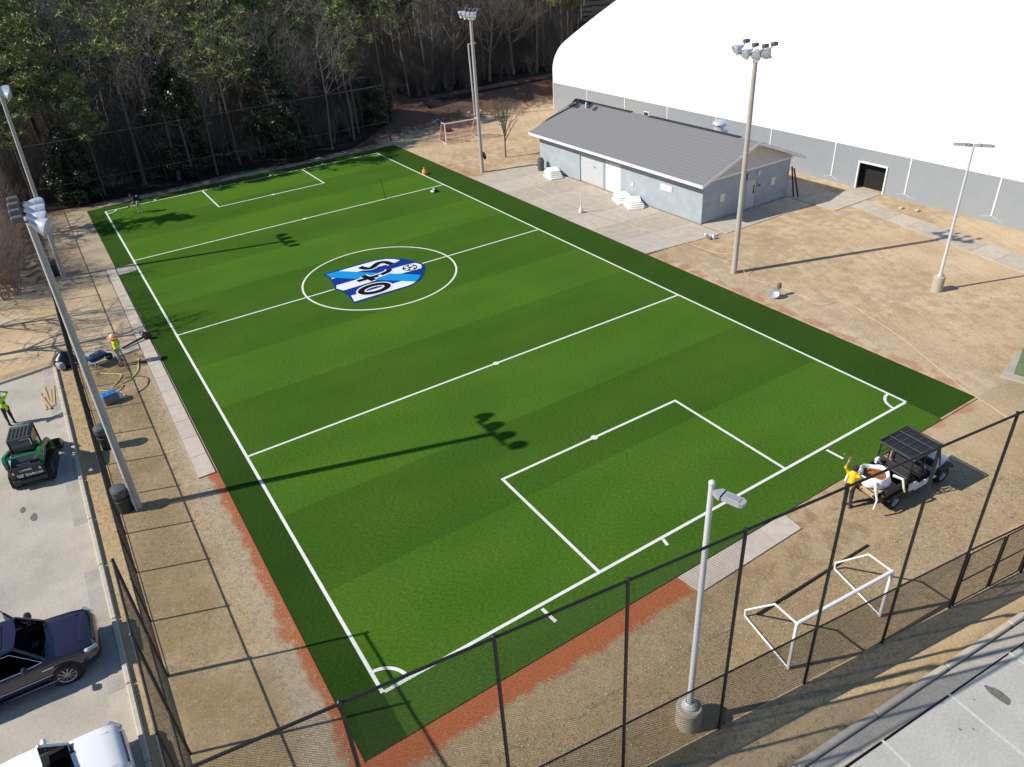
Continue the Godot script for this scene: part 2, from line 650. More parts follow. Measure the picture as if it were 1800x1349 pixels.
# ---------------------------------------------------------------- the artificial pitch
func turf_sheet(x0, x1, z0, z1, tone, y = 0.03):
	var mb = MB.new()
	var f = FastNoiseLite.new()
	f.seed = 77
	f.frequency = 0.16
	f.fractal_octaves = 3
	var nx = max(1, int(ceil((x1 - x0) / 0.5)))
	var nz = max(1, int(ceil((z1 - z0) / 0.5)))
	for i in nx:
		for j in nz:
			var q = []
			for k in [[0, 0], [1, 0], [1, 1], [0, 1]]:
				var x = x0 + (x1 - x0) * (i + k[0]) / nx
				var z = z0 + (z1 - z0) * (j + k[1]) / nz
				var yy = y
				if (x < -1.2 or x > 27.6 or z < -1.5 or z > 58.3): yy = y - 0.02
				q.append([F(x, yy, z), f.get_noise_2d(x * 0.7, z * 1.6)])
			for t in [[0, 1, 2], [0, 2, 3]]:
				mb.v.append(q[t[0]][0]); mb.v.append(q[t[2]][0]); mb.v.append(q[t[1]][0])
				for e in 3: mb.n.append(Vector3.UP)
				for e in [t[0], t[2], t[1]]:
					var s = 1.0 + q[e][1] * 0.16
					mb.c.append(Color(tone.r / 0.40 * s * (1 + q[e][1] * 0.12), tone.g / 0.85 * s, tone.b / 0.08 * s))
	return mb

func strip(pts, w, y, close = false):
	# a flat ribbon along points [x, z]
	var mb = MB.new()
	var m = pts.size()
	var ls = []
	for i in m:
		var a = pts[(i - 1 + m) % m] if (close or i > 0) else pts[i]
		var b = pts[(i + 1) % m] if (close or i < m - 1) else pts[i]
		var d = Vector2(b[0] - a[0], b[1] - a[1]).normalized()
		var nn = Vector2(-d.y, d.x) * w * 0.5
		ls.append([F(pts[i][0] + nn.x, y, pts[i][1] + nn.y), F(pts[i][0] - nn.x, y, pts[i][1] - nn.y)])
	for i in (m if close else m - 1):
		var j = (i + 1) % m
		mb.quad(ls[i][1], ls[j][1], ls[j][0], ls[i][0])
	return mb

func flat(poly, y):
	var mb = MB.new()
	var pp = PackedVector2Array()
	for p in poly: pp.append(Vector2(p[0], p[1]))
	var ix = Geometry2D.triangulate_polygon(pp)
	for i in range(0, ix.size(), 3):
		var a = F(pp[ix[i]].x, y, pp[ix[i]].y)
		var b = F(pp[ix[i + 1]].x, y, pp[ix[i + 1]].y)
		var d = F(pp[ix[i + 2]].x, y, pp[ix[i + 2]].y)
		if (b - a).cross(d - a).y < 0: mb.tri(a, d, b)
		else: mb.tri(a, b, d)
	return mb

func arc(cx, cz, r, a0, a1, k):
	var l = []
	for i in k + 1:
		var a = deg_to_rad(a0 + (a1 - a0) * i / k)
		l.append([cx + r * cos(a), cz + r * sin(a)])
	return l

func build_turf():
	var tm = StandardMaterial3D.new()
	tm.albedo_texture = tex(Color(0.70, 0.73, 0.68), Color(0.86, 0.88, 0.845), Color(1, 1, 1), 0.085, 71, 0.16, 512)
	tm.uv1_triplanar = true
	tm.uv1_world_triplanar = true
	tm.uv1_scale = Vector3(1.0 / 9.0, 1.0 / 5.0, 1.0 / 3.4)
	tm.vertex_color_use_as_albedo = true
	tm.roughness = 0.95
	tm.metallic_specular = 0.12
	tm.rim_enabled = true
	tm.rim = 0.3
	tm.albedo_color = lin(0.40, 0.85, 0.08)
	tm.rim_tint = 1.0
	tm.detail_enabled = false
	var t = Node3D.new()
	t.name = "turf_field"
	add_child(t)
	structure(t)
	var light = Color(0.076, 0.168, 0.017)
	var dark = Color(0.059, 0.134, 0.016)
	var deep = Color(0.031, 0.070, 0.011)
	var near = Color(0.068, 0.145, 0.018)
	for k in 12:
		var lt = (k % 2 == 0) if k < 6 else (k % 2 == 1)
		obj(turf_sheet(0, W, k * 4.75, k * 4.75 + 4.75, light if lt else dark), "turf_roll", tm, t)
	obj(turf_sheet(-1.28, 0, -1.66, 58.5, deep), "turf_margin", tm, t)
	obj(turf_sheet(W, 27.8, -1.55, 58.7, deep), "turf_margin", tm, t)
	obj(turf_sheet(0, W, -1.66, 0, near), "turf_margin", tm, t)
	obj(turf_sheet(0, W, L, 58.6, deep), "turf_margin", tm, t)
	# backing edge
	var e = MB.new()
	e.box(F(13.26, 0.004, -1.67), Vector3(29.1, 0.03, 0.02))
	e.box(F(13.26, 0.004, 58.7), Vector3(29.1, 0.03, 0.02))
	e.box(F(-1.29, 0.004, 28.4), Vector3(0.02, 0.03, 60.2))
	e.box(F(27.81, 0.004, 28.5), Vector3(0.02, 0.03, 60.2))
	obj(e, "turf_backing", M.rubber, t)
	var y = 0.036
	var lines = [[[0, 0], [0, L]], [[W, 0], [W, L]], [[0.06, L / 2], [W - 0.06, L / 2]], [[0.06, 14.25], [W - 0.06, 14.25]], [[0.06, 42.92], [W - 0.06, 42.92]],
		[[0.06, 0], [W - 0.06, 0]], [[0.06, L], [W - 0.06, L]],
		[[8.09, 0.06], [8.09, 6.17]], [[17.39, 0.06], [17.39, 6.17]], [[8.03, 6.23], [17.45, 6.23]],
		[[8.09, L - 0.06], [8.09, L - 5.87]], [[17.39, L - 0.06], [17.39, L - 5.87]], [[8.03, L - 5.93], [17.45, L - 5.93]],
		[[5.6, -0.16], [5.66, -0.85]], [[10.9, -0.08], [10.82, -0.4]], [[19.64, -0.16], [19.68, -0.92]], [[4.1, L + 0.08], [4.1, L + 0.55]], [[9.8, L + 0.08], [9.8, L + 0.5]], [[14.4, L + 0.08], [14.4, L + 0.5]], [[19.6, L + 0.08], [19.6, L + 0.6]]]
	for ln in lines:
		obj(strip(ln, 0.12, y), "field_line", M.line, t)
	obj(strip(arc(12.72, L / 2, 4.93, 0, 356.25, 95), 0.12, y + 0.004, true), "centre_circle", M.line, t)
	for q in [[0, 0, 4, 86], [W, 0, 94, 176], [W, L, 184, 266], [0, L, 274, 356]]:
		obj(strip(arc(q[0], q[1], 0.85, q[2], q[3], 12), 0.12, y + 0.004), "corner_arc", M.line, t)
	for q in [[12.73, 14.25], [12.73, 42.92], [12.74, 6.23], [12.74, L - 5.93]]:
		obj(flat(arc(q[0], q[1], 0.16, 0, 330, 11), y + 0.004), "field_mark", M.line, t)
	# crest woven into the middle of the pitch
	var c = node("club_crest", t)
	var shield = [[9.86, 31.27], [11.00, 31.28], [12.59, 31.28], [13.62, 31.25], [14.48, 30.89], [15.15, 30.11], [15.53, 29.30], [15.74, 28.58], [15.78, 28.16], [15.61, 27.71], [15.12, 26.95], [14.58, 26.28], [13.93, 25.87], [13.43, 25.73], [12.10, 25.72], [10.95, 25.72], [9.79, 25.67], [9.77, 25.88], [9.86, 26.56], [9.89, 27.30], [9.78, 27.93], [9.58, 28.49], [9.75, 29.03], [9.92, 29.85], [9.95, 30.54], [9.84, 31.07]]
	obj(flat(shield, 0.044), "shield", M.blue_paint, c)
	obj(flat([[10.88, 31.06], [12.22, 31.08], [13.53, 31.05], [14.23, 30.81], [14.66, 30.39], [14.86, 30.02], [14.51, 29.85], [11.80, 30.08]], 0.048), "white_stripe", M.white_turf, c)
	obj(flat([[9.99, 31.09], [10.83, 31.07], [13.34, 28.42], [14.82, 26.85], [14.52, 26.47], [14.11, 26.13], [13.52, 26.74], [12.19, 28.05], [10.31, 30.12], [10.08, 30.37]], 0.052), "light_blue_band", M.sky_paint, c)
	obj(flat([[10.06, 30.30], [10.28, 30.10], [10.04, 30.09]], 0.048), "white_stripe", M.white_turf, c)
	obj(flat([[9.91, 28.96], [11.32, 28.94], [12.96, 29.0], [14.49, 29.02], [15.43, 28.89], [15.63, 28.36], [15.38, 27.82], [13.97, 27.87], [13.34, 28.32], [12.85, 28.55], [12.4, 28.0], [10.78, 27.92], [9.95, 27.91], [9.71, 28.52]], 0.048), "white_stripe", M.white_turf, c)
	obj(flat([[10.03, 26.86], [10.44, 26.84], [12.81, 26.80], [13.44, 26.79], [14.10, 26.11], [13.74, 25.93], [13.33, 25.88], [11.02, 25.93], [9.87, 25.92]], 0.048), "white_stripe", M.white_turf, c)
	var s_line = [[12.26, 30.72], [12.34, 30.42], [12.5, 30.14], [12.72, 30.04], [12.98, 30.14], [13.24, 30.36], [13.5, 30.52], [13.78, 30.48], [13.98, 30.26], [14.04, 29.98], [14.12, 29.76]]
	var stem_ = [[11.2, 28.63], [11.76, 28.62], [12.32, 28.57], [12.84, 28.60], [13.27, 28.70], [13.5, 28.84], [13.62, 29.02]]
	var bar = [[11.82, 29.18], [11.96, 28.64], [12.1, 28.1]]
	var o_line = []
	for i in 40:
		var a = TAU * i / 40.0
		o_line.append([11.6 + 0.87 * cos(a), 26.86 + 0.56 * sin(a)])
	for q in [[s_line, false], [stem_, false], [bar, false], [o_line, true]]:
		obj(strip(q[0], 0.62, 0.056 if q[0] != bar else 0.0575, q[1]), "letter_outline", M.white_turf, c)
	for q in [[s_line, false, 0.42], [stem_, false, 0.38], [bar, false, 0.40], [o_line, true, 0.40]]:
		obj(strip(q[0], q[2], 0.0605 if q[0] != bar else 0.062, q[1]), "letter", M.black_paint, c)
	obj(flat(arc(12.73, 28.5, 0.13, 0, 330, 11), 0.066), "letter_dot", M.white_turf, c)
	obj(flat(arc(14.80, 28.38, 0.50, 0, 345, 23), 0.052), "ball", M.black_paint, c)
	obj(flat(arc(14.80, 28.38, 0.42, 0, 345, 23), 0.056), "ball_face", M.white_turf, c)
	obj(flat(arc(14.80, 28.38, 0.15, 18, 306, 4), 0.060), "ball_patch", M.black_paint, c)
	for k in 5:
		var a = deg_to_rad(18 + 72 * k)
		obj(flat(arc(14.80 + 0.36 * cos(a), 28.38 + 0.36 * sin(a), 0.12, 18 + 72 * k, 306 + 72 * k, 4), 0.060), "ball_patch", M.black_paint, c)
		obj(strip([[14.80 + 0.13 * cos(a), 28.38 + 0.13 * sin(a)], [14.80 + 0.28 * cos(a), 28.38 + 0.28 * sin(a)]], 0.04, 0.060), "ball_seam", M.black_paint, c)

# ---------------------------------------------------------------- paving, kerbs, lots
func slab(parent, quad_, y, th, mat, called = "concrete_slab"):
	# a four-sided slab given by its corners [x, z], edges drawn in by half a joint
	var mb = MB.new()
	var ctr = Vector2.ZERO
	for p in quad_: ctr += Vector2(p[0], p[1]) * 0.25
	var t = []
	var b = []
	for p in quad_:
		var q = Vector2(p[0], p[1])
		q = q + (ctr - q).normalized() * 0.013
		t.append(F(q.x, y, q.y))
		b.append(F(q.x, y - th, q.y))
	mb._out(t[0], t[1], t[2], t[3], t[0] - Vector3.UP)
	for i in 4:
		var j = (i + 1) % 4
		mb._out(b[i], b[j], t[j], t[i], F(ctr.x, y, ctr.y))
	return obj(mb, called, mat, parent)

func row_of_slabs(parent, a, b, c, d, count, y, th, mats):
	# a->b one long edge, d->c the other
	for k in count:
		var t0 = float(k) / count
		var t1 = float(k + 1) / count
		var p = [a.lerp(b, t0), a.lerp(b, t1), d.lerp(c, t1), d.lerp(c, t0)]
		var q = []
		for e in p: q.append([e.x, e.y])
		slab(parent, q, y, th, mats[(k * 7 + 3) % mats.size()])

func build_paving():
	var tones = [M.concrete, M.concrete_pale, mottled(0.46, 0.40, 0.32, 0.11, 4.0, 91, 0.92, 0.1), mottled(0.49, 0.435, 0.355, 0.11, 4.5, 92, 0.92, 0.1)]
	var a = structure(node("apron", self))
	# joint bed under the slabs
	obj(flat([[27.85, 19.9], [34.15, 19.9], [34.15, 43.0], [27.85, 43.0]], 0.012), "joint_bed", M.joint, a)
	for r in 2:
		var x0 = 27.86 + r * 3.1
		row_of_slabs(a, Vector2(x0, 20.1 - 0.35 * r), Vector2(x0, 42.9), Vector2(x0 + 3.1, 42.9 + (0.2 if r else 0.0)), Vector2(x0 + 3.1, 20.1 - 0.35 * (r + 1)), 8, 0.04, 0.05, tones)
	row_of_slabs(a, Vector2(34.3, 19.2), Vector2(42.9, 19.2), Vector2(42.9, 21.5), Vector2(34.3, 21.5), 3, 0.04, 0.05, tones)
	row_of_slabs(a, Vector2(43.0, 17.3), Vector2(43.0, 43.0), Vector2(46.2, 43.0), Vector2(46.2, 17.3), 8, 0.04, 0.05, tones)
	row_of_slabs(a, Vector2(46.25, 17.3), Vector2(46.25, 19.5), Vector2(48.2, 19.5), Vector2(48.2, 17.3), 1, 0.04, 0.05, tones)
	var s = structure(node("sidewalk", self))
	row_of_slabs(s, Vector2(44.6, 17.2), Vector2(40.4, -4.0), Vector2(42.9, -4.0), Vector2(46.2, 17.2), 13, 0.035, 0.05, tones)
	var p = structure(node("edge_path", self))
	obj(flat([[-2.1, 14.0], [-1.45, 14.0], [-1.36, 42.4], [-1.95, 42.4]], 0.014), "joint_bed", M.joint, p)
	var pt = [M.concrete_pale, mottled(0.55, 0.46, 0.38, 0.08, 3.0, 93, 0.92, 0.1), mottled(0.50, 0.42, 0.35, 0.10, 3.0, 94, 0.92, 0.1)]
	row_of_slabs(p, Vector2(-2.1, 14.0), Vector2(-1.9, 42.4), Vector2(-1.36, 42.4), Vector2(-1.4, 14.0), 17, 0.06, 0.07, pt)
	row_of_slabs(p, Vector2(-4.7, 27.9), Vector2(-2.05, 28.2), Vector2(-2.02, 29.5), Vector2(-4.7, 29.4), 2, 0.05, 0.06, [M.concrete_grey, M.concrete])
	slab(p, [[-1.3, 40.7], [-0.12, 40.8], [-0.1, 42.3], [-1.3, 42.4]], 0.05, 0.05, M.concrete_grey)
	var q = structure(node("pitch_side_pad", self))
	row_of_slabs(q, Vector2(10.08, -1.72), Vector2(15.3, -1.72), Vector2(15.2, -2.58), Vector2(10.2, -2.66), 4, 0.05, 0.06, pt)
	slab(structure(node("far_sill", self)), [[10.3, 58.9], [15.0, 59.1], [15.0, 59.5], [10.3, 59.3]], 0.08, 0.09, M.concrete_grey)
	# west parking lot with gutter and kerb
	var lot = flat([[-90.0, -60.0], [-6.36, -60.0], [-6.36, 28.9], [-90.0, 28.9]], 0.0)
	for i in lot.v.size(): lot.v[i].y = 0.008
	structure(obj(lot, "parking_lot", M.lot))
	var k = structure(node("kerb", self))
	for i in 24:
		var z0 = -44.0 + i * 3.05
		var z1 = min(z0 + 3.03, 29.2)
		slab(k, [[-6.9, z0], [-6.38, z0], [-6.38, z1], [-6.9, z1]], 0.014, 0.03, M.concrete_grey if i % 3 else M.concrete, "gutter")
		var mb = MB.new()
		mb.box(F(-6.29, 0.0, (z0 + z1) * 0.5), Vector3(0.17, 0.26, z1 - z0 - 0.015), 0.03)
		obj(mb, "kerb_stone", M.kerb, k)
	for i in 12:
		var x1 = -6.4 - i * 3.05
		var mb = MB.new()
		mb.box(Vector3(-1.5, 0, 0), Vector3(3.02, 0.26, 0.17), 0.03, Transform3D(Basis(Vector3.UP, 0.137), F(x1, 0.0, 29.3 - i * 0.42)))
		obj(mb, "kerb_stone", M.kerb, k)
	# lot below the bank, with kerb, gutter and bay lines
	var l2 = flat([[-60.0, -60.0], [80.0, -60.0], [80.0, -13.7], [60.0, -12.3], [-60.0, -4.1]], 0.0)
	for i in l2.v.size(): l2.v[i].y = -0.80
	structure(obj(l2, "lower_lot", M.lot_grey))
	var k2 = structure(node("lower_kerb", self))
	var u = Vector2(1.0, -0.0725).normalized()
	var o = Vector2(7.95, -7.95)
	for i in 22:
		var c0 = o + u * (-30.0 + i * 3.05)
		var xf = Transform3D(Basis(Vector3.UP, -atan2(0.0725, 1.0)), F(c0.x, 0, c0.y))
		var mb = MB.new()
		mb.box(Vector3(1.515, -0.75, 0.1), Vector3(3.02, 0.22, 0.18), 0.03, xf)
		obj(mb, "kerb_stone", M.kerb, k2)
		var g2 = MB.new()
		g2.box(Vector3(1.515, -0.83, 0.46), Vector3(3.03, 0.08, 0.50), 0.006, xf)
		obj(g2, "gutter", M.concrete_grey, k2)
	M.worn_line = mottled(0.56, 0.55, 0.50, 0.14, 0.9, 98, 0.95, 0.25)
	for q2 in [[10.99, -8.67], [13.79, -8.95], [16.57, -9.18], [19.35, -9.38], [8.2, -8.45]]:
		var f2 = strip([[q2[0], q2[1] - 0.12], [q2[0] - 0.3, q2[1] - 4.4]], 0.09, -0.795)
		structure(obj(f2, "bay_line", M.worn_line))
	# oil spots on the lots
	for q3 in [[14.9, -9.9, -0.794, 0.26], [13.0, -9.9, -0.794, 0.05], [13.3, -10.1, -0.794, 0.04], [14.2, -9.6, -0.794, 0.035], [-8.2, 15.6, 0.013, 0.2], [-8.55, 16.4, 0.013, 0.16]]:
		var l3 = []
		for i in 14:
			var an = TAU * i / 14.0
			var rr = q3[3] * (0.9 + 0.08 * sin(an * 3.0 + q3[0]) + 0.05 * sin(an * 5.0))
			l3.append([q3[0] + rr * cos(an) * 0.7, q3[1] + rr * sin(an) * (1.6 if q3[3] > 0.1 else 1.0)])
		structure(obj(flat(l3, q3[2]), "oil_stain", mottled(0.17, 0.165, 0.14, 0.3, 0.6, 95, 0.9, 0.3)))

# ---------------------------------------------------------------- the big fabric hall
func build_dome():
	var d = thing("sports_dome", "huge white fabric sports hall with a grey lower wall and white seams", "sports hall", F(48.3, 0, 59.2))
	# local: x inwards (east), z towards the near end
	var prof = [Vector2(0, 3.0), Vector2(-0.02, 4.2)]
	for i in 9:
		var a = deg_to_rad(180.0 - 63.5 * (i + 1) / 9.0)
		prof.append(Vector2(3.6 + 3.6 * cos(a), 4.2 + 3.3 * sin(a)))
	var last = prof[prof.size() - 1]
	for i in 8:
		var x = last.x + (20.0 - last.x) * (i + 1) / 8.0
		prof.append(Vector2(x, last.y + (x - last.x) * 0.5 - 0.006 * pow(x - last.x, 2)))
	var full = prof.duplicate()
	for i in range(prof.size() - 2, -1, -1):
		full.append(Vector2(40.0 - prof[i].x, prof[i].y))
	var mb = MB.new()
	var near_end = 103.0
	var bays = 17
	for i in full.size() - 1:
		for b in bays:
			# fabric bellies out slightly between the frames
			for h in 4:
				var z0 = near_end * (b + h / 4.0) / bays
				var z1 = near_end * (b + (h + 1) / 4.0) / bays
				var s0 = 0.10 * sin(PI * h / 4.0)
				var s1 = 0.10 * sin(PI * (h + 1) / 4.0)
				var out0 = Vector2(full[i].y - 2.0, 20.0 - full[i].x)
				var p0 = full[i]
				var p1 = full[i + 1]
				var n0 = Vector2(-(20.0 - p0.x), (p0.y - 2.5) * 2.0).normalized() if i < full.size() else Vector2.UP
				var n1 = Vector2(-(20.0 - p1.x), (p1.y - 2.5) * 2.0).normalized()
				if i == 0: n0 = Vector2(0, 0)
				if i == full.size() - 2: n1 = Vector2(0, 0)
				var a = Vector3(p0.x - abs(n0.x) * sign(20.0 - p0.x) * s0, p0.y + n0.y * s0, z0)
				var bb = Vector3(p1.x - abs(n1.x) * sign(20.0 - p1.x) * s0, p1.y + n1.y * s0, z0)
				var c = Vector3(p1.x - abs(n1.x) * sign(20.0 - p1.x) * s1, p1.y + n1.y * s1, z1)
				var e = Vector3(p0.x - abs(n0.x) * sign(20.0 - p0.x) * s1, p0.y + n0.y * s1, z1)
				mb._out(a, bb, c, e, Vector3(20, 1, near_end * 0.5))
	mb.smooth(35)
	obj(mb, "membrane", M.membrane, d)
	# end walls
	for ez in [0.0, near_end]:
		var w = MB.new()
		var pl = [Vector2(0, 0)]
		for p in full: pl.append(p)
		pl.append(Vector2(40, 0))
		w.prism(pl, 0.05, Transform3D(Basis.IDENTITY, Vector3(0, 0, ez + (0.03 if ez == 0.0 else -0.03))))
		obj(w, "end_wall", M.membrane, d)
	# grey base panels between white seams; the door bay is cut open
	var z_of = func(fz): return 59.2 - fz
	var seams = []
	for k in 17: seams.append(59.12 - 6.22 * k)
	for k in 16:
		var za = z_of.call(seams[k])
		var zb = z_of.call(seams[k + 1])
		var cuts = [[za, zb, 0.0, 3.0]]
		var d0 = z_of.call(19.5)
		var d1 = z_of.call(17.3)
		if d0 > za and d1 < zb:
			cuts = [[za, d0, 0.0, 3.0], [d1, zb, 0.0, 3.0], [d0, d1, 1.95, 3.0]]
		elif d0 > za and d0 < zb:
			cuts = [[za, d0, 0.0, 3.0], [d0, zb, 1.95, 3.0]]
		elif d1 > za and d1 < zb:
			cuts = [[za, d1, 1.95, 3.0], [d1, zb, 0.0, 3.0]]
		for q in cuts:
			var pn = MB.new()
			pn.box(Vector3(0.02, (q[2] + q[3]) * 0.5, (q[0] + q[1]) * 0.5), Vector3(0.06, q[3] - q[2], q[1] - q[0]))
			obj(pn, "base_panel", M.dome_grey, d)
		var sm = MB.new()
		sm.box(Vector3(-0.03, 1.72, za), Vector3(0.04, 2.6, 0.11), 0.01)
		if k > 5:
			sm.tube(Vector3(-0.02, 0.44, za), Vector3(-0.02, 0.2, za + 0.7), 0.014, 0.008, 4)
			sm.tube(Vector3(-0.02, 0.44, za), Vector3(-0.02, 0.25, za - 0.7), 0.014, 0.008, 4)
		obj(sm, "seam", M.trim, d)
	var top = MB.new()
	top.box(Vector3(-0.012, 3.0, near_end * 0.5), Vector3(0.03, 0.05, near_end - 0.2))
	obj(top, "band_edge", M.trim, d)
	# doorway, frame and dark room behind it
	var fr = MB.new()
	for q in [[19.56, 0.0, 2.05], [17.24, 0.0, 2.05]]:
		fr.box(Vector3(-0.04, q[2] * 0.5, z_of.call(q[0])), Vector3(0.12, q[2], 0.12), 0.01)
	fr.box(Vector3(-0.045, 2.0, z_of.call(18.4)), Vector3(0.12, 0.12, 2.2), 0.01)
	var dw = node("doorway", d)
	obj(fr, "frame", M.trim, dw)
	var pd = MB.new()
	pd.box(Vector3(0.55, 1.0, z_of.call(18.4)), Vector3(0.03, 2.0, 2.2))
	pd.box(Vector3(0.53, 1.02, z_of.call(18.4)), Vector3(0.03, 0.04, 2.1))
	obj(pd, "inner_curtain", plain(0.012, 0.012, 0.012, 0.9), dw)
	var vn = MB.new()
	vn.box(Vector3(-0.03, 1.9, z_of.call(43.4)), Vector3(0.05, 0.42, 0.75), 0.01)
	var ve = node("wall_vent", d)
	obj(vn, "frame", M.trim, ve)
	var vh = MB.new()
	vh.box(Vector3(-0.06, 1.9, z_of.call(43.4)), Vector3(0.04, 0.28, 0.58))
	obj(vh, "grille", M.rubber, ve)

# ---------------------------------------------------------------- the block clubhouse
func build_clubhouse():
	var h = thing("clubhouse", "low pale blue block clubhouse with a grey shingle gable roof", "clubhouse", F(34.2, 0.04, 21.6))
	# local: x east 0..8.75, z: -19.8 far end .. 0 near end
	var LX = 8.75
	var LZ = 19.8
	var H = 2.9
	var mb = MB.new()
	mb.box(Vector3(0.1, H * 0.5, -2.55 * 0.5 - 0.0), Vector3(0.2, H, 0.001))
	mb = MB.new()
	# front wall in pieces round the two doorways (z from the near corner: 8.75..10.75 and 10.95..14.1)
	for q in [[0.0, -8.75, 0.0, H], [-10.72, -10.9, 0.0, H], [-14.1, -19.8, 0.0, H], [-8.75, -10.72, 2.35, H], [-10.9, -14.1, 2.35, H]]:
		mb.box(Vector3(0.1, (q[2] + q[3]) * 0.5, (q[0] + q[1]) * 0.5), Vector3(0.2, q[3] - q[2], abs(q[1] - q[0])))
	obj(mb, "front_wall", M.wall_blue, h)
	var bw = MB.new()
	bw.box(Vector3(LX - 0.1, H * 0.5, -LZ * 0.5), Vector3(0.2, H, LZ))
	obj(bw, "back_wall", M.wall_blue, h)
	var ew = MB.new()
	for q in [[0.2, 4.35], [5.35, 8.55]]:
		ew.box(Vector3((q[0] + q[1]) * 0.5, H * 0.5, -0.1), Vector3(q[1] - q[0], H, 0.196))
	ew.box(Vector3(4.85, 2.5, -0.1), Vector3(1.0, 0.8, 0.196))
	obj(ew, "end_wall", M.wall_blue, h)
	var fw = MB.new()
	fw.box(Vector3(LX * 0.5, H * 0.5, -LZ + 0.1), Vector3(LX - 0.4, H, 0.196))
	obj(fw, "end_wall", M.wall_blue, h)
	var fl = MB.new()
	fl.box(Vector3(LX * 0.5, 0.02, -LZ * 0.5), Vector3(LX - 0.42, 0.04, LZ - 0.42))
	obj(fl, "floor", M.concrete_grey, h)
	var ce = MB.new()
	ce.box(Vector3(LX * 0.5, H + 0.02, -LZ * 0.5), Vector3(LX - 0.02, 0.03, LZ - 0.02))
	obj(ce, "ceiling", M.gable, h)
	# roof: two slopes of shingle courses
	var ov = 0.78
	var e0 = Vector2(-ov, H + 0.06)
	var rg = Vector2(LX * 0.5, 4.92)
	var e1 = Vector2(LX + ov, H + 0.06)
	var zn = 0.68
	var zf = -LZ - 0.5
	var roof = node("roof", h)
	for side in 2:
		var a = e0 if side == 0 else e1
		var u = (rg - a)
		var courses = 46
		for k in courses:
			var p = a + u * (float(k) / courses)
			var q = a + u * (float(k + 1.08) / courses)
			var nn = Vector2(-u.y, u.x).normalized() if side == 0 else Vector2(u.y, -u.x).normalized()
			var lift = 0.06
			var c = MB.new()
			var th = 0.012
			var p3 = func(w, z): return Vector3(w.x, w.y, z)
			var pt = p + nn * (lift + th)
			var qt = q + nn * (lift)
			c._out(p3.call(pt, zn), p3.call(qt, zn), p3.call(qt, zf), p3.call(pt, zf), Vector3(LX * 0.5, 0, -9))
			c._out(p3.call(pt, zn), p3.call(p + nn * lift, zn), p3.call(p + nn * lift, zf), p3.call(pt, zf), Vector3(LX * 0.5, 3.5, -9))
			obj(c, "shingle_course", M.shingle if (k * 5) % 3 else M.shingle_b, roof)
		var dk = MB.new()
		var n2 = Vector2(-u.y, u.x).normalized() if side == 0 else Vector2(u.y, -u.x).normalized()
		var pl = [a, rg, rg + n2 * 0.055, a + n2 * 0.055]
		dk.prism(pl, zn - zf, Transform3D(Basis.IDENTITY, Vector3(0, 0, (zn + zf) * 0.5)))
		obj(dk, "deck", M.gable, roof)
		var fs = MB.new()
		fs.box(Vector3(a.x + (0.0 if side == 0 else 0.0), a.y - 0.03, (zn + zf) * 0.5), Vector3(0.05, 0.22, zn - zf + 0.04), 0.01)
		obj(fs, "fascia", M.trim, roof)
		for ez in [zn, zf]:
			var rk = MB.new()
			rk.prism([a + Vector2(0, -0.15), rg + Vector2(0, -0.15), rg + n2 * 0.06, a + n2 * 0.06], 0.05, Transform3D(Basis.IDENTITY, Vector3(0, 0, ez)))
			obj(rk, "rake_board", M.trim, roof)
	var rc = MB.new()
	rc.box(Vector3(rg.x, rg.y + 0.075, -5.5 - 0.3), Vector3(0.34, 0.05, 9.5), 0.01)
	rc.box(Vector3(rg.x, rg.y + 0.075, -16.5), Vector3(0.34, 0.05, 7.6), 0.01)
	obj(rc, "ridge_cap", M.shingle_dark, roof)
	# missing shingles near the far ridge end
	for q in [[0.80, -18.6, 1.5, 0.1], [0.86, -17.3, 0.55, 0.12], [0.84, -16.4, 0.5, 0.1]]:
		var u = rg - e0
		var nn = Vector2(-u.y, u.x).normalized()
		var p = e0 + u * q[0] + nn * 0.082
		var p2 = e0 + u * (q[0] + q[3]) + nn * 0.082
		var c = MB.new()
		c._out(Vector3(p.x, p.y, q[1]), Vector3(p2.x, p2.y, q[1] - 0.2), Vector3(p2.x, p2.y, q[1] - 0.2 - q[2] * 0.8), Vector3(p.x, p.y, q[1] - q[2]), Vector3(rg.x, 0, q[1]))
		obj(c, "bare_patch", M.shingle_dark, roof)
	var pv = MB.new()
	pv.tube(Vector3(3.7, 4.5, -17.9), Vector3(3.7, 5.15, -17.9), 0.07, 0.07, 10)
	obj(pv, "vent_pipe", M.trim, roof)
	# gables
	for q in [[-0.02, 1.0], [-LZ + 0.02, -1.0]]:
		var g = MB.new()
		g.prism([Vector2(-0.3, H + 0.03), Vector2(LX + 0.3, H + 0.03), Vector2(LX * 0.5, 4.82)], 0.06, Transform3D(Basis.IDENTITY, Vector3(0, 0, q[0])))
		obj(g, "gable", M.gable, h)
		var fb = MB.new()
		fb.box(Vector3(LX * 0.5, H + 0.03, q[0] + 0.04 * q[1]), Vector3(LX + 0.1, 0.16, 0.05), 0.01)
		obj(fb, "frieze_board", M.trim, h)
	# soffit shadow board under the front eave
	var so = MB.new()
	so.box(Vector3(-ov * 0.5, H + 0.0, -LZ * 0.5), Vector3(ov - 0.06, 0.03, LZ))
	obj(so, "soffit", M.gable, h)
	# doors
	var d1 = MB.new()
	d1.box(Vector3(0.08, 1.175, -9.735), Vector3(0.06, 2.35, 1.93), 0.01)
	obj(d1, "roll_door", M.white_gloss, h)
	var d2 = MB.new()
	d2.box(Vector3(0.14, 1.175, -12.5), Vector3(0.06, 2.35, 3.16), 0.01)
	var dd = obj(d2, "double_door", M.door_blue, h)
	var hn = MB.new()
	hn.box(Vector3(0.09, 1.45, -12.1), Vector3(0.05, 0.05, 0.2), 0.01)
	obj(hn, "handle", M.dark_plastic, dd)
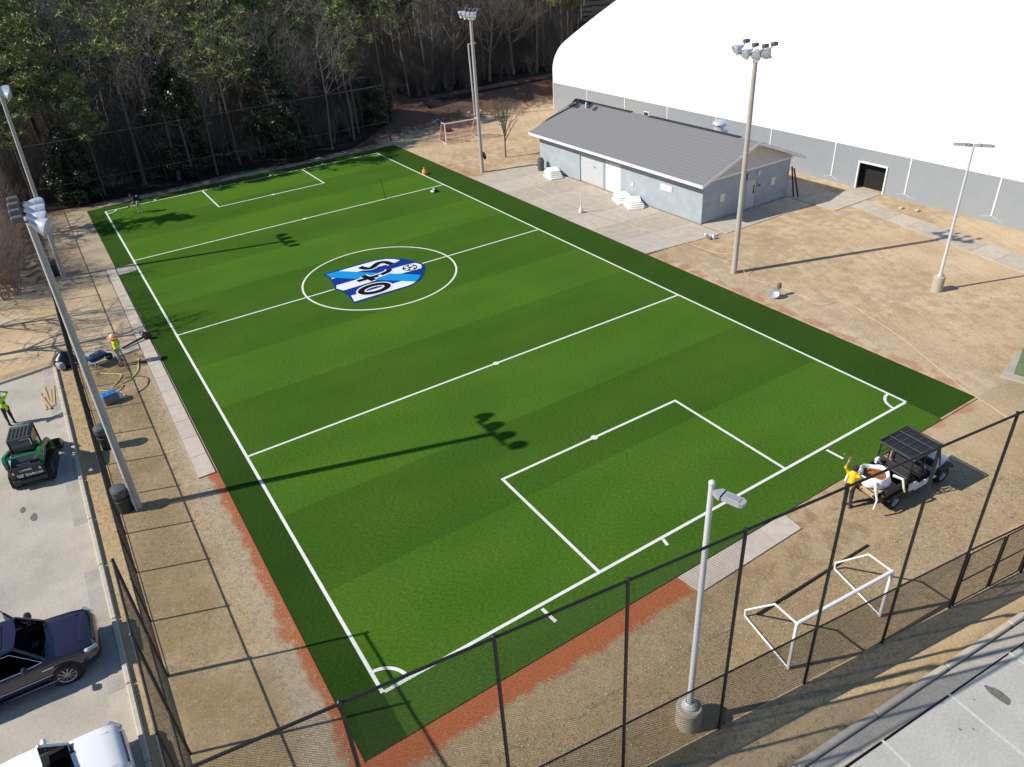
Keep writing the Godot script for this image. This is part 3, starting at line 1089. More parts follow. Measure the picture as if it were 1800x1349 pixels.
	for zz in [-10.95, -14.05]:
		var jb = MB.new()
		jb.box(Vector3(0.06, 1.17, zz), Vector3(0.14, 2.34, 0.07))
		obj(jb, "jamb", M.door_blue, h)
	var d3 = MB.new()
	d3.box(Vector3(4.85, 1.04, -0.07), Vector3(0.98, 2.08, 0.06), 0.01)
	var ed = obj(d3, "end_door", M.door_blue, h)
	var dwn = MB.new()
	dwn.box(Vector3(5.12, 1.35, -0.035), Vector3(0.13, 0.62, 0.02))
	obj(dwn, "window", M.glass, ed)
	var dh = MB.new()
	dh.box(Vector3(5.2, 0.95, -0.02), Vector3(0.16, 0.06, 0.06), 0.01)
	obj(dh, "handle", M.alu, ed)
	# wall fittings
	for q in [[4.05, 2.45, 0.3, 0.4, M.dark_plastic], [4.28, 2.5, 0.22, 0.28, M.lamp_glass], [5.35, 2.5, 0.2, 0.3, M.trim]]:
		var f = MB.new()
		f.box(Vector3(q[0], q[1], 0.08), Vector3(q[2], q[3], 0.16), 0.04)
		obj(f, "wall_lamp", q[4], h)
	for q in [[1.9, 1.45, 0.42, 0.55], [7.05, 1.55, 0.36, 0.55]]:
		var f = MB.new()
		f.box(Vector3(q[0], q[1], 0.015), Vector3(q[2], q[3], 0.03))
		obj(f, "notice", M.paper, h)
	var ns = MB.new()
	ns.box(Vector3(5.6, 1.55, 0.015), Vector3(0.24, 0.09, 0.03))
	obj(ns, "name_plate", M.dark_plastic, h)
	var bo = MB.new()
	bo.box(Vector3(-0.03, 1.75, -3.6), Vector3(0.04, 0.42, 1.15))
	obj(bo, "sign_board", M.trim, h)
	var ob = MB.new()
	ob.box(Vector3(-0.03, 1.2, -7.3), Vector3(0.05, 0.28, 0.2), 0.02)
	obj(ob, "outlet_box", M.trim, h)
	for zz in [-14.0, -11.3]:
		var sp = MB.new()
		sp.box(Vector3(-0.06, 2.62, zz), Vector3(0.12, 0.14, 0.24 if zz < -13 else 0.7), 0.02)
		obj(sp, "wall_lamp", M.paper, h)
	# exhaust fan on the back slope
	var ef = MB.new()
	ef.lathe([Vector2(0, 0), Vector2(0.42, 0), Vector2(0.42, 0.5), Vector2(0.5, 0.52), Vector2(0.56, 0.62), Vector2(0.5, 0.75), Vector2(0.3, 0.85), Vector2(0, 0.88)], 16, Transform3D(Basis.IDENTITY, Vector3(6.0, 4.45, -4.6)))
	ef.box(Vector3(6.0, 4.3, -4.6), Vector3(0.9, 0.6, 0.9), 0.02)
	obj(ef, "exhaust_fan", M.alu, roof)

# ---------------------------------------------------------------- trees
func limb(mb, p, d, length, r, depth, rg, spread, lift, sides):
	var segs = 3 if depth >= 3 else 2
	var q = p
	var dir = d
	for i in segs:
		var nd = (dir + Vector3(rg.randf_range(-1, 1), rg.randf_range(-1, 1), rg.randf_range(-1, 1)) * 0.16 + Vector3.UP * lift).normalized()
		var e = q + nd * length / segs
		mb.tube(q, e, lerpf(r, r * 0.55, float(i) / segs), lerpf(r, r * 0.55, float(i + 1) / segs), sides if depth > 1 else 3, false)
		if depth > 0 and i > 0 or depth == 1:
			var k = 1 if depth > 2 else 2
			for j in k:
				var s = nd.cross(Vector3(rg.randf_range(-1, 1), rg.randf_range(-1, 1), rg.randf_range(-1, 1))).normalized()
				limb(mb, e, (nd * (1.0 - spread) + s * spread).normalized(), length * rg.randf_range(0.55, 0.8), r * 0.5, depth - 1, rg, spread, lift, max(3, sides - 1))
		q = e
		dir = nd
	if depth > 0:
		limb(mb, q, dir, length * 0.72, r * 0.55, depth - 1, rg, spread, lift, max(3, sides - 1))

func bare_tree_meshes(height, seed_, clear = 0.38, r0 = 0.15, spread = 0.5, depth = 4):
	var rg = RandomNumberGenerator.new()
	rg.seed = seed_
	var tr = MB.new()
	var cr = MB.new()
	var p = Vector3(0, -0.15, 0)
	var d = Vector3(rg.randf_range(-0.06, 0.06), 1, rg.randf_range(-0.06, 0.06)).normalized()
	var n = 9
	for i in n:
		var t0 = float(i) / n
		var nd = (d + Vector3(rg.randf_range(-1, 1), 0, rg.randf_range(-1, 1)) * 0.07).normalized()
		nd.y = abs(nd.y)
		var q = p + nd * height * 0.85 / n
		tr.tube(p, q, r0 * (1.0 - 0.8 * t0) * (1.25 if i == 0 else 1.0), r0 * (1.0 - 0.8 * (t0 + 1.0 / n)), 7, false)
		if t0 > clear:
			for k in 3:
				var a = rg.randf() * TAU
				var bd = Vector3(cos(a), rg.randf_range(0.35, 0.9), sin(a)).normalized()
				limb(cr, q, bd, height * 0.17 * (1.2 - 0.6 * t0), r0 * 0.42 * (1.0 - 0.7 * t0), depth - 1 if t0 < 0.8 else depth - 2, rg, spread, 0.07, 5)
		p = q
		d = (nd + Vector3.UP * 0.3).normalized()
	return [tr.mesh(), cr.mesh()]

func tuft_of(mb, c, r, rg, count, base):
	for i in count:
		var d = Vector3(rg.randf_range(-1, 1), rg.randf_range(-0.5, 1), rg.randf_range(-1, 1)).normalized()
		var s = d.cross(Vector3(rg.randf_range(-1, 1), rg.randf_range(-1, 1), rg.randf_range(-1, 1))).normalized() * r * 0.16
		var a = c + d * r * rg.randf_range(0.05, 0.4)
		var k = rg.randf_range(0.55, 1.35)
		mb.tint = Color(base.r * k, base.g * k, base.b * k)
		mb.tri(a - s, a + s, a + d * r * rg.randf_range(0.6, 1.1))

func pine_meshes(height, seed_, clear = 0.5):
	var rg = RandomNumberGenerator.new()
	rg.seed = seed_
	var tr = MB.new()
	var cr = MB.new()
	var p = Vector3(0, -0.15, 0)
	var d = Vector3(rg.randf_range(-0.04, 0.04), 1, rg.randf_range(-0.04, 0.04)).normalized()
	var r0 = 0.011 * height
	var n = 12
	for i in n:
		var t0 = float(i) / n
		var q = p + (d + Vector3(rg.randf_range(-0.03, 0.03), 0, rg.randf_range(-0.03, 0.03))) * height / n
		tr.tube(p, q, r0 * (1.0 - 0.85 * t0), r0 * (1.0 - 0.85 * (t0 + 1.0 / n)), 7, false)
		if t0 > clear - 0.2 and t0 < clear:
			for k in 2:
				var a = rg.randf() * TAU
				tr.tube(q, q + Vector3(cos(a), 0.1, sin(a)) * rg.randf_range(0.6, 1.6), 0.035, 0.01, 4, false)
		if t0 >= clear:
			var reach = height * 0.17 * (1.15 - t0) / (1.15 - clear) + 0.5
			for k in 5:
				var a = rg.randf() * TAU
				var bd = Vector3(cos(a), rg.randf_range(0.0, 0.5), sin(a)).normalized()
				var le = reach * rg.randf_range(0.6, 1.1)
				var st = p.lerp(q, rg.randf())
				var en = st + bd * le
				tr.tube(st, en, 0.05, 0.015, 4, false)
				for j in 7:
					var at = st.lerp(en, 0.3 + 0.12 * j) + Vector3(rg.randf_range(-0.5, 0.5), rg.randf_range(-0.15, 0.45), rg.randf_range(-0.5, 0.5))
					tuft_of(cr, at, rg.randf_range(0.40, 0.68), rg, 14, Color(0.215, 0.250, 0.085))
		p = q
	tuft_of(cr, p, 0.6, rg, 24, Color(0.215, 0.250, 0.085))
	return [tr.mesh(), cr.mesh()]

func magnolia_meshes(height, width, seed_):
	var rg = RandomNumberGenerator.new()
	rg.seed = seed_
	var tr = MB.new()
	tr.tube(Vector3(0, -0.1, 0), Vector3(0, height * 0.9, 0), 0.16, 0.03, 7, false)
	var cr = MB.new()
	var lobes = []
	for i in 64:
		var t = rg.randf()
		var rad = width * 0.5 * sin(PI * pow(t, 0.62) * 0.93 + 0.12)
		var a = rg.randf() * TAU
		var s = sqrt(rg.randf())
		var c = Vector3(cos(a) * rad * s, 0.25 + t * height * 0.97, sin(a) * rad * s)
		lobes.append([c, rg.randf_range(0.45, 0.85)])
		tr.tube(Vector3(0, max(0.2, c.y - 0.8), 0), c, 0.05, 0.012, 4, false)
	for lb in lobes:
		for k in 330:
			var d = Vector3(rg.randf_range(-1, 1), rg.randf_range(-1, 1), rg.randf_range(-1, 1)).normalized()
			var c = lb[0] + d * lb[1] * rg.randf_range(0.55, 1.05)
			var up = (d + Vector3(rg.randf_range(-1, 1), rg.randf_range(-0.4, 1), rg.randf_range(-1, 1)) * 0.7).normalized()
			var s = up.cross(Vector3(rg.randf_range(-1, 1), rg.randf_range(-1, 1), rg.randf_range(-1, 1))).normalized()
			var t = up.cross(s)
			var k2 = rg.randf_range(0.5, 1.3)
			cr.tint = Color(0.030 * k2, 0.045 * k2, 0.016 * k2) if rg.randf() > 0.12 else Color(0.10, 0.075, 0.035)
			cr.quad(c - s * 0.125, c - t * 0.055, c + s * 0.125, c + t * 0.055)
	return [tr.mesh(), cr.mesh()]

func shrub_mesh(height, seed_, stems = 12):
	var rg = RandomNumberGenerator.new()
	rg.seed = seed_
	var mb = MB.new()
	for i in stems:
		var a = rg.randf() * TAU
		var b = Vector3(cos(a), 0, sin(a)) * rg.randf_range(0.0, 0.35)
		limb(mb, b, Vector3(cos(a) * 0.3, 1, sin(a) * 0.3).normalized(), height * rg.randf_range(0.4, 0.6), 0.02 * height / 2.5, 3, rg, 0.42, 0.06, 4)
	return mb.mesh()

func tree(called, meshes, mats, label, category, at, turn, scale_, group = ""):
	var t = thing(called, label, category, at, turn, group)
	t.scale = Vector3.ONE * scale_
	obj(meshes[0], "trunk", mats[0], t)
	obj(meshes[1], "crown", mats[1], t)
	return t

func build_woods():
	var rg = RandomNumberGenerator.new()
	rg.seed = 991
	var bare = []
	for k in 6: bare.append(bare_tree_meshes(14.0 + 1.2 * k, 300 + k, [0.3, 0.42, 0.5, 0.36, 0.25, 0.46][k], 0.13 + 0.015 * k, 0.5))
	var pines = []
	for k in 4: pines.append(pine_meshes(16.0 + 1.6 * k, 400 + k, [0.42, 0.5, 0.36, 0.54][k]))
	var barks = [M.bark, M.bark_brown, M.bark, M.bark_pale, M.bark, M.bark_brown]
	# magnolias that crowd the far fence
	var mg = [magnolia_meshes(10.0, 6.4, 501), magnolia_meshes(10.2, 6.2, 502), magnolia_meshes(5.8, 4.4, 503)]
	for q in [[0, 8.6, 62.3, 1.0, "tall dark glossy evergreen magnolia leaning over the far fence, widest of three"], [1, 17.6, 62.4, 1.0, "tall dark glossy evergreen magnolia behind the far goal line"], [2, -1.2, 62.0, 1.0, "small dark glossy evergreen magnolia at the fence corner"], [2, 29.5, 66.5, 0.8, "small evergreen bush with dull leaves in the wood above the red bank"]]:
		tree("magnolia_tree", mg[q[0]], [M.bark, M.leaf], q[4], "magnolia", F(q[1], gh(q[1], q[2]), q[2]), rg.randf() * TAU, q[3])
	var rows = [[62.5, 80.0, 3.1], [80.0, 112.0, 4.3], [112.0, 165.0, 6.5]]
	var nb = 0
	var np = 0
	for r in rows:
		var z = r[0]
		while z < r[1]:
			var x = -8.0
			while x < 52.0 + (z - 62.0) * 0.86:
				var px = x + rg.randf_range(-0.4, 0.4) * r[2]
				var pz = z + rg.randf_range(-0.4, 0.4) * r[2]
				var ok = true
				if px > 27.0 and pz < 68.5 + rg.randf() * 2.0: ok = false
				if rg.randf() < 0.10: ok = false
				var cp = 0.50 if pz < 80.0 else 0.62
				if px > 34.0: cp *= 0.75
				var k = rg.randi() % 6
				var sc = rg.randf_range(0.72, 1.12) * (0.8 if pz < 67.0 else 1.0)
				var tn = rg.randf() * TAU
				if ok:
					if rg.randf() < cp:
						tree("pine_tree", pines[k % 4], [M.pine_bark, M.needle], "tall thin pine with a green needle crown in the dense wood", "pine tree", F(px, gh(px, pz), pz), tn, sc, "pines in the wood beyond the far fence")
						np += 1
					elif nb < 295:
						tree("bare_tree", bare[k], [barks[k], M.twig], "leafless grey deciduous tree in the dense wood beyond the pitch", "tree", F(px, gh(px, pz), pz), tn, sc, "leafless trees in the wood beyond the far fence")
						nb += 1
				x += r[2]
			z += r[2]
	# pale bare trees by the end of the hall
	var pale = bare_tree_meshes(13.0, 821, 0.15, 0.2, 0.4)
	for q in [[43.0, 73.0, 1.05], [47.0, 71.0, 0.95], [51.5, 72.5, 1.05], [39.5, 72.0, 0.95], [45.0, 77.0, 1.15]]:
		tree("bare_tree", pale, [M.bark_pale, M.bark_pale], "pale leafless tree on the wood edge behind the hall", "tree", F(q[0], gh(q[0], q[1]), q[1]), rg.randf() * TAU, q[2], "pale trees behind the hall")
	# deeper wood, one mass
	var mm = MultiMesh.new()
	mm.transform_format = MultiMesh.TRANSFORM_3D
	mm.mesh = pines[1][1]
	var ts = []
	for i in 420:
		var z = rg.randf_range(165.0, 270.0)
		var x = rg.randf_range(-40.0, 60.0 + (z - 62.0) * 0.8)
		ts.append(Transform3D(Basis(Vector3.UP, rg.randf() * TAU).scaled(Vector3.ONE * rg.randf_range(0.8, 1.2)), F(x, gh(x, z) - 3.0, z)))
	mm.instance_count = ts.size()
	for i in ts.size(): mm.set_instance_transform(i, ts[i])
	var mi = MultiMeshInstance3D.new()
	mi.multimesh = mm
	mi.material_override = M.needle
	mi.name = "forest"
	add_child(mi)
	tag(mi, "mass of dark pine crowns deep in the wood", "forest", "", "stuff")
	# undergrowth
	var sh = [shrub_mesh(3.4, 601, 9), shrub_mesh(4.6, 602, 10), shrub_mesh(2.4, 603, 8)]
	for s in 3:
		var um = MultiMesh.new()
		um.transform_format = MultiMesh.TRANSFORM_3D
		um.mesh = sh[s]
		var us = []
		for i in 380:
			var z = 64.0 + 48.0 * pow(rg.randf(), 1.3)
			var x = rg.randf_range(-9.0, 50.0 + (z - 62.0) * 0.8)
			if x > 26.5 and z < 69.0: z += 8.0
			us.append(Transform3D(Basis(Vector3.UP, rg.randf() * TAU).scaled(Vector3.ONE * rg.randf_range(0.6, 1.25)), F(x, gh(x, z), z)))
		um.instance_count = us.size()
		for i in us.size(): um.set_instance_transform(i, us[i])
		var ui = MultiMeshInstance3D.new()
		ui.multimesh = um
		ui.material_override = [M.brush, M.brush, M.twig][s]
		ui.name = numbered("undergrowth")
		add_child(ui)
		tag(ui, ["tangled grey twigs of low undergrowth among the tree trunks", "tangled brown twigs of tall undergrowth among the tree trunks", "fine grey brush on the floor of the wood"][s], "undergrowth", "", "stuff")
	# brown brush on the west bank, each a shrub one can point at
	var bs = [shrub_mesh(4.2, 611, 16), shrub_mesh(3.2, 612, 16)]
	for i in 48:
		var z = 41.0 + i * 0.46
		var x = -8.4 + rg.randf_range(-2.2, 1.6)
		var o = obj(bs[i % 2], "bare_shrub", M.twig_brown)
		o.position = F(x, gh(x, z), z)
		o.rotation.y = rg.randf() * TAU
		o.scale = Vector3.ONE * rg.randf_range(0.6, 1.0)
		tag(o, "leafless brown shrub in the thicket west of the pitch", "shrub", "brown shrubs in the west thicket")
	# trees on the west bank whose shadows lie across the strip and the pitch
	var bank = [bare_tree_meshes(12.0, 811, 0.2, 0.24, 0.5), bare_tree_meshes(11.0, 812, 0.25, 0.22, 0.55)]
	for q in [[-13.5, 34.2, 1.0, 0], [-12.2, 45.5, 0.95, 1], [-10.6, 56.5, 1.1, 0], [-15.0, 39.0, 1.0, 1]]:
		tree("bare_tree", bank[q[3]], [M.bark_brown, M.twig_brown], "leafless tree on the bank west of the pitch", "tree", F(q[0], gh(q[0], q[1]), q[1]), rg.randf() * TAU, q[2], "trees on the west bank")
	tree("pine_tree", pines[2], [M.pine_bark, M.needle], "pine on the bank west of the pitch", "pine tree", F(-11.0, gh(-11.0, 55.8), 55.8), 0.7, 0.72)
	# small tree by the clubhouse
	var tk = MB.new()
	tk.tube(Vector3(0, -0.1, 0), Vector3(0.03, 1.7, 0), 0.085, 0.07, 8, false)
	tk.tube(Vector3(0.03, 1.7, 0), Vector3(0.0, 3.6, 0.05), 0.07, 0.03, 8, false)
	var vc = MB.new()
	var yr = RandomNumberGenerator.new()
	yr.seed = 71
	for i in 13:
		var a = yr.randf() * TAU
		limb(vc, Vector3(0.02, 1.5 + 0.13 * i, 0.02), Vector3(cos(a) * 0.5, 1, sin(a) * 0.5).normalized(), 1.55 - 0.05 * i, 0.05, 3, yr, 0.34, 0.05, 5)
	var st = [tk.mesh(), vc.mesh()]
	tree("young_tree", st, [M.bark_brown, M.bark_brown], "young leafless tree on the dry lawn beside the clubhouse", "tree", F(33.6, 0, 46.3), 0.4, 1.0)

# ---------------------------------------------------------------- fences
# woven wire between two posts: a and b are [x, z], bottoms and tops given
func chain_link(a, b, y0a, y0b, ya, yb, pitch = 0.075, r = 0.0024):
	var mb = MB.new()
	var w = Vector2(b[0] - a[0], b[1] - a[1]).length()
	var h = max(ya - y0a, yb - y0b)
	var at = func(u, t):
		# u metres along, t metres up from the bottom edge
		var f = u / w
		var bot = lerpf(y0a, y0b, f)
		var top = lerpf(ya, yb, f)
		return F(lerpf(a[0], b[0], f), bot + (top - bot) * t / h, lerpf(a[1], b[1], f))
	var s = pitch
	var off = -h
	while off < w:
		# rising wire from (off, 0) to (off + h, h)
		var u0 = max(off, 0.0)
		var u1 = min(off + h, w)
		if u1 - u0 > 0.01:
			mb.tube(at.call(u0, u0 - off), at.call(u1, u1 - off), r, r, 3, false)
			mb.tube(at.call(u0, h - (u0 - off)), at.call(u1, h - (u1 - off)), r, r, 3, false)
		off += s
	return mb

func post(parent, x, y0, y1, z, r = 0.045, called = "post"):
	var mb = MB.new()
	mb.tube(F(x, y0 - 0.1, z), F(x, y1, z), r, r, 10)
	mb.lathe([Vector2(r * 1.25, 0), Vector2(r * 1.2, 0.03), Vector2(0, 0.06)], 10, Transform3D(Basis.IDENTITY, F(x, y1 - 0.01, z)))
	return obj(mb, called, M.black_steel, parent)

func rail(parent, a, b, ya, yb, r = 0.03, called = "rail", clips = 0):
	var mb = MB.new()
	mb.tube(F(a[0], ya, a[1]), F(b[0], yb, b[1]), r, r, 8)
	for k in clips:
		var t = (k + 0.5) / clips
		var p = F(lerpf(a[0], b[0], t), lerpf(ya, yb, t), lerpf(a[1], b[1], t))
		mb.tube(p - Vector3(0, 0.06, 0), p + Vector3(0, 0.035, 0), 0.008, 0.008, 4)
	return obj(mb, called, M.black_steel, parent)

func build_fences():
	# tall ball-stop fence along the near side
	var f = thing("tall_fence", "tall black chain-link ball-stop fence along the bank below the goal line", "fence", Vector3.ZERO)
	var us = Vector2(16.54 + 4.46, -7.37 + 4.69).normalized()
	var px = [-8.15, -5.05, -1.97, 1.15, 4.28, 7.42, 10.5, 13.6, 16.52]
	var pz = []
	for x in px: pz.append(-4.69 + (x + 4.46) * us.y / us.x)
	var top = 7.0
	for i in px.size():
		var y0 = gh(px[i], pz[i])
		post(f, px[i], y0, top + 0.05, pz[i], 0.044)
		if i == 0: continue
		var a = [px[i - 1], pz[i - 1]]
		var b = [px[i], pz[i]]
		if i == 1: continue
		var ya = gh(a[0], a[1])
		rail(f, a, b, top, top, 0.036, "top_rail", 5)
		rail(f, a, b, 1.92, 1.92, 0.026, "mid_rail")
		obj(chain_link(a, b, ya + 0.04, y0 + 0.04, 1.90, 1.90, 0.08, 0.0054), "lower_mesh", M.wire, f)
		if px[i] < 8.0:
			obj(chain_link(a, b, 1.94, 1.94, top - 0.06, top - 0.06, 0.078, 0.0027), "upper_mesh", M.wire_pale, f)
	# last top rail runs on past the gate
	rail(f, [16.52, pz[8]], [24.5, pz[8] - 1.02], top, top, 0.036, "top_rail", 8)
	post(f, 24.5, gh(24.5, -8.0), top + 0.05, pz[8] - 1.02, 0.052)
	# gate bay
	var g = thing("fence_gate", "black chain-link walk gate with a middle bar below the tall fence end", "gate", Vector3.ZERO)
	var gx = [16.62, 18.2, 18.32, 19.75]
	var gz = []
	for x in gx: gz.append(-4.69 + (x + 4.46) * us.y / us.x)
	for q in [[0, 1], [2, 3]]:
		var a = [gx[q[0]], gz[q[0]] - 0.02]
		var b = [gx[q[1]], gz[q[1]] - 0.02]
		var lf = node("leaf", g)
		var y0 = gh(a[0], a[1]) + 0.08
		for e in [a, b]:
			var mb = MB.new()
			mb.tube(F(e[0], y0, e[1]), F(e[0], 1.78, e[1]), 0.03, 0.03, 8)
			obj(mb, "stile", M.black_steel, lf)
		for yy in [y0, 0.6, 1.78]:
			rail(lf, a, b, yy, yy, 0.022, "bar")
		obj(chain_link(a, b, y0, y0, 1.76, 1.76, 0.075, 0.0044), "wire_mesh", M.wire, lf)
	var f2 = thing("boundary_fence", "black chain-link fence running on beyond the walk gate", "fence", Vector3.ZERO)
	var ax = [19.85, 22.9, 26.0]
	for i in 3:
		var z = -4.69 + (ax[i] + 4.46) * us.y / us.x - 0.05
		post(f2, ax[i], gh(ax[i], z), 1.95, z, 0.04)
		if i:
			var zp = -4.69 + (ax[i - 1] + 4.46) * us.y / us.x - 0.05
			rail(f2, [ax[i - 1], zp], [ax[i], z], 1.9, 1.9, 0.026, "top_rail")
			rail(f2, [ax[i - 1], zp], [ax[i], z], 0.55, 0.55, 0.02, "mid_rail")
			obj(chain_link([ax[i - 1], zp], [ax[i], z], gh(ax[i - 1], zp) + 0.04, gh(ax[i], z) + 0.04, 1.88, 1.88, 0.075, 0.0044), "wire_mesh", M.wire, f2)
	rail(f2, [16.52, pz[8] + 0.02], [19.85, -4.69 + (19.85 + 4.46) * us.y / us.x - 0.05], 1.92, 1.92, 0.03, "top_rail")
	# low fence between lot and strip, west
	var w = thing("low_fence", "low black chain-link fence between the parking lot and the pitch strip", "fence", Vector3.ZERO)
	var wz = [4.48, 7.06, 9.77, 12.26, 14.95, 17.6, 20.25, 22.9, 25.55, 28.2, 30.9, 33.6, 36.3, 39.0, 41.7, 44.4, 47.1, 49.8, 52.5, 55.2, 57.9, 60.3]
	for i in wz.size():
		post(w, -5.27, 0.0, 2.03, wz[i], 0.036)
		if i:
			var a = [-5.27, wz[i - 1]]
			var b = [-5.27, wz[i]]
			rail(w, a, b, 2.0, 2.0, 0.026, "top_rail")
			obj(chain_link(a, b, 0.03, 0.03, 1.98, 1.98, 0.09, 0.0024), "wire_mesh", M.wire, w)
			rail(w, a, b, 0.06, 0.06, 0.012, "tension_wire")
	# tall return at the near west corner
	var c = thing("tall_corner_fence", "tall black chain-link fence return at the corner by the parked cars", "fence", Vector3.ZERO)
	var cz = [4.42, 1.36, -1.8, -4.55]
	for i in cz.size():
		post(c, -5.25, gh(-5.25, cz[i]), 4.98, cz[i], 0.045)
		if i:
			var a = [-5.25, cz[i - 1]]
			var b = [-5.25, cz[i]]
			rail(c, a, b, 4.93, 4.93, 0.035, "top_rail", 5)
			rail(c, a, b, 2.0, 2.0, 0.026, "mid_rail")
			obj(chain_link(a, b, gh(-5.25, cz[i - 1]) + 0.03, gh(-5.25, cz[i]) + 0.03, 1.98, 1.98, 0.085, 0.0026), "lower_mesh", M.wire, c)
			obj(chain_link(a, b, 2.02, 2.02, 4.9, 4.9, 0.085, 0.0022), "upper_mesh", M.wire, c)
	# far fence in front of the wood
	var d = thing("far_fence", "tall black chain-link fence between the far goal line and the wood", "fence", Vector3.ZERO)
	var n = 12
	for i in n + 1:
		var x = -5.2 + i * 2.79
		var z = 60.6 - 0.02 * i
		post(d, x, 0.0, 5.6, z, 0.05)
		if i:
			var a = [x - 2.79, 60.62 - 0.02 * i]
			var b = [x, z]
			rail(d, a, b, 5.55, 5.55, 0.035, "top_rail")
			rail(d, a, b, 2.0, 2.0, 0.025, "mid_rail")
			obj(chain_link(a, b, 0.03, 0.03, 5.5, 5.5, 0.11, 0.0022), "wire_mesh", M.wire, d)
	for o in d.get_children():
		if String(o.name).begins_with("top_rail") or String(o.name).begins_with("mid_rail"): o.material_override = M.ballast
	# fence that climbs along the red bank to the hall
	var e = thing("bank_fence", "thin dark chain-link fence climbing the red bank towards the hall", "fence", Vector3.ZERO)
	for i in 7:
		var x = 29.5 + i * 3.0
		var z = 66.5 + i * 0.55
		post(e, x, gh(x, z), gh(x, z) + 2.6, z, 0.04)
		if i:
			var xa = x - 3.0
			var za = z - 0.55
			rail(e, [xa, za], [x, z], gh(xa, za) + 2.55, gh(x, z) + 2.55, 0.025, "top_rail")
			obj(chain_link([xa, za], [x, z], gh(xa, za) + 0.05, gh(x, z) + 0.05, gh(xa, za) + 2.5, gh(x, z) + 2.5, 0.13, 0.002), "wire_mesh", M.wire, e)

# ---------------------------------------------------------------- flood lights and street lamps
func floodlight(parent, at, aim, back):
	# a spun reflector that looks along aim, with its ballast box on a bracket
	var n = node("floodlight", parent)
	var z = -aim.normalized()
	var x = Vector3.UP.cross(z).normalized()
	var b = Basis(x, z, x.cross(z))   # local y runs against the aim, so the mouth is at y = 0
	var xf = Transform3D(b, at)
	var mb = MB.new()
	mb.lathe([Vector2(0.28, 0.03), Vector2(0.29, 0.0), Vector2(0.295, 0.02), Vector2(0.27, 0.10), Vector2(0.20, 0.26), Vector2(0.12, 0.38), Vector2(0.09, 0.42), Vector2(0.09, 0.52), Vector2(0, 0.54)], 18, xf)
	obj(mb, "reflector", M.alu, n)
	var gl = MB.new()
	gl.lathe([Vector2(0, -0.035), Vector2(0.18, -0.02), Vector2(0.27, 0.0)], 18, Transform3D(b, at + z * 0.03))
	obj(gl, "lens", M.lamp_glass, n)
	var bx = MB.new()
	var h = Vector3(back.x, 0, back.z).normalized()
	var yaw = atan2(-h.z, h.x)
	bx.box(at + z * 0.35 + h * 0.45 + Vector3(0, 0.32, 0), Vector3.ZERO + Vector3(0.001, 0.001, 0.001))
	bx = MB.new()
	bx.box(Vector3.ZERO, Vector3(0.34, 0.18, 0.24), 0.03, Transform3D(Basis(Vector3.UP, yaw), at + z * 0.35 + h * 0.40 + Vector3(0, 0.26, 0)))
	obj(bx, "ballast_box", M.ballast, n)
	var br = MB.new()
	br.tube(at + z * 0.5, at + z * 0.35 + h * 0.34 + Vector3(0, 0.2, 0), 0.03, 0.03, 6)
	obj(br, "bracket", M.ballast, n)

func light_pole(label, base, top, aim, offsets, arm_dir, r0 = 0.17):
	var p = thing("light_pole", label, "light pole", base, 0.0, "wooden floodlight poles")
	var t = top - base
	var mb = MB.new()
	var n = 6
	for i in n:
		mb.tube(t * (float(i) / n) - (Vector3.UP * 0.2 if i == 0 else Vector3.ZERO), t * (float(i + 1) / n), lerpf(r0, r0 * 0.72, float(i) / n), lerpf(r0, r0 * 0.72, float(i + 1) / n), 14, i == n - 1)
	obj(mb, "pole", M.wood_pole, p)
	var cd = MB.new()
	var s = Vector3(-aim.x, 0, -aim.z).normalized()
	var sd = s.rotated(Vector3.UP, 1.1)
	cd.tube(sd * 0.2, t + sd * 0.14, 0.03, 0.03, 6)
	obj(cd, "conduit", M.white_pole, p)
	var ar = MB.new()
	var a = arm_dir.normalized()
	ar.box(Vector3.ZERO, Vector3(2.3, 0.10, 0.10), 0.01, Transform3D(Basis(Vector3.UP, atan2(-a.z, a.x)), t - Vector3(0, 0.25, 0) + Vector3(aim.x, 0, aim.z).normalized() * 0.17))
	obj(ar, "crossarm", M.ballast, p)
	for o in offsets:
		var dir = (aim.normalized() + a * o[0] * 0.28).normalized()
		floodlight(p, t + a * o[0] + Vector3(0, o[1], 0) + Vector3(aim.x, 0, aim.z).normalized() * 0.45, dir, s)
	return p

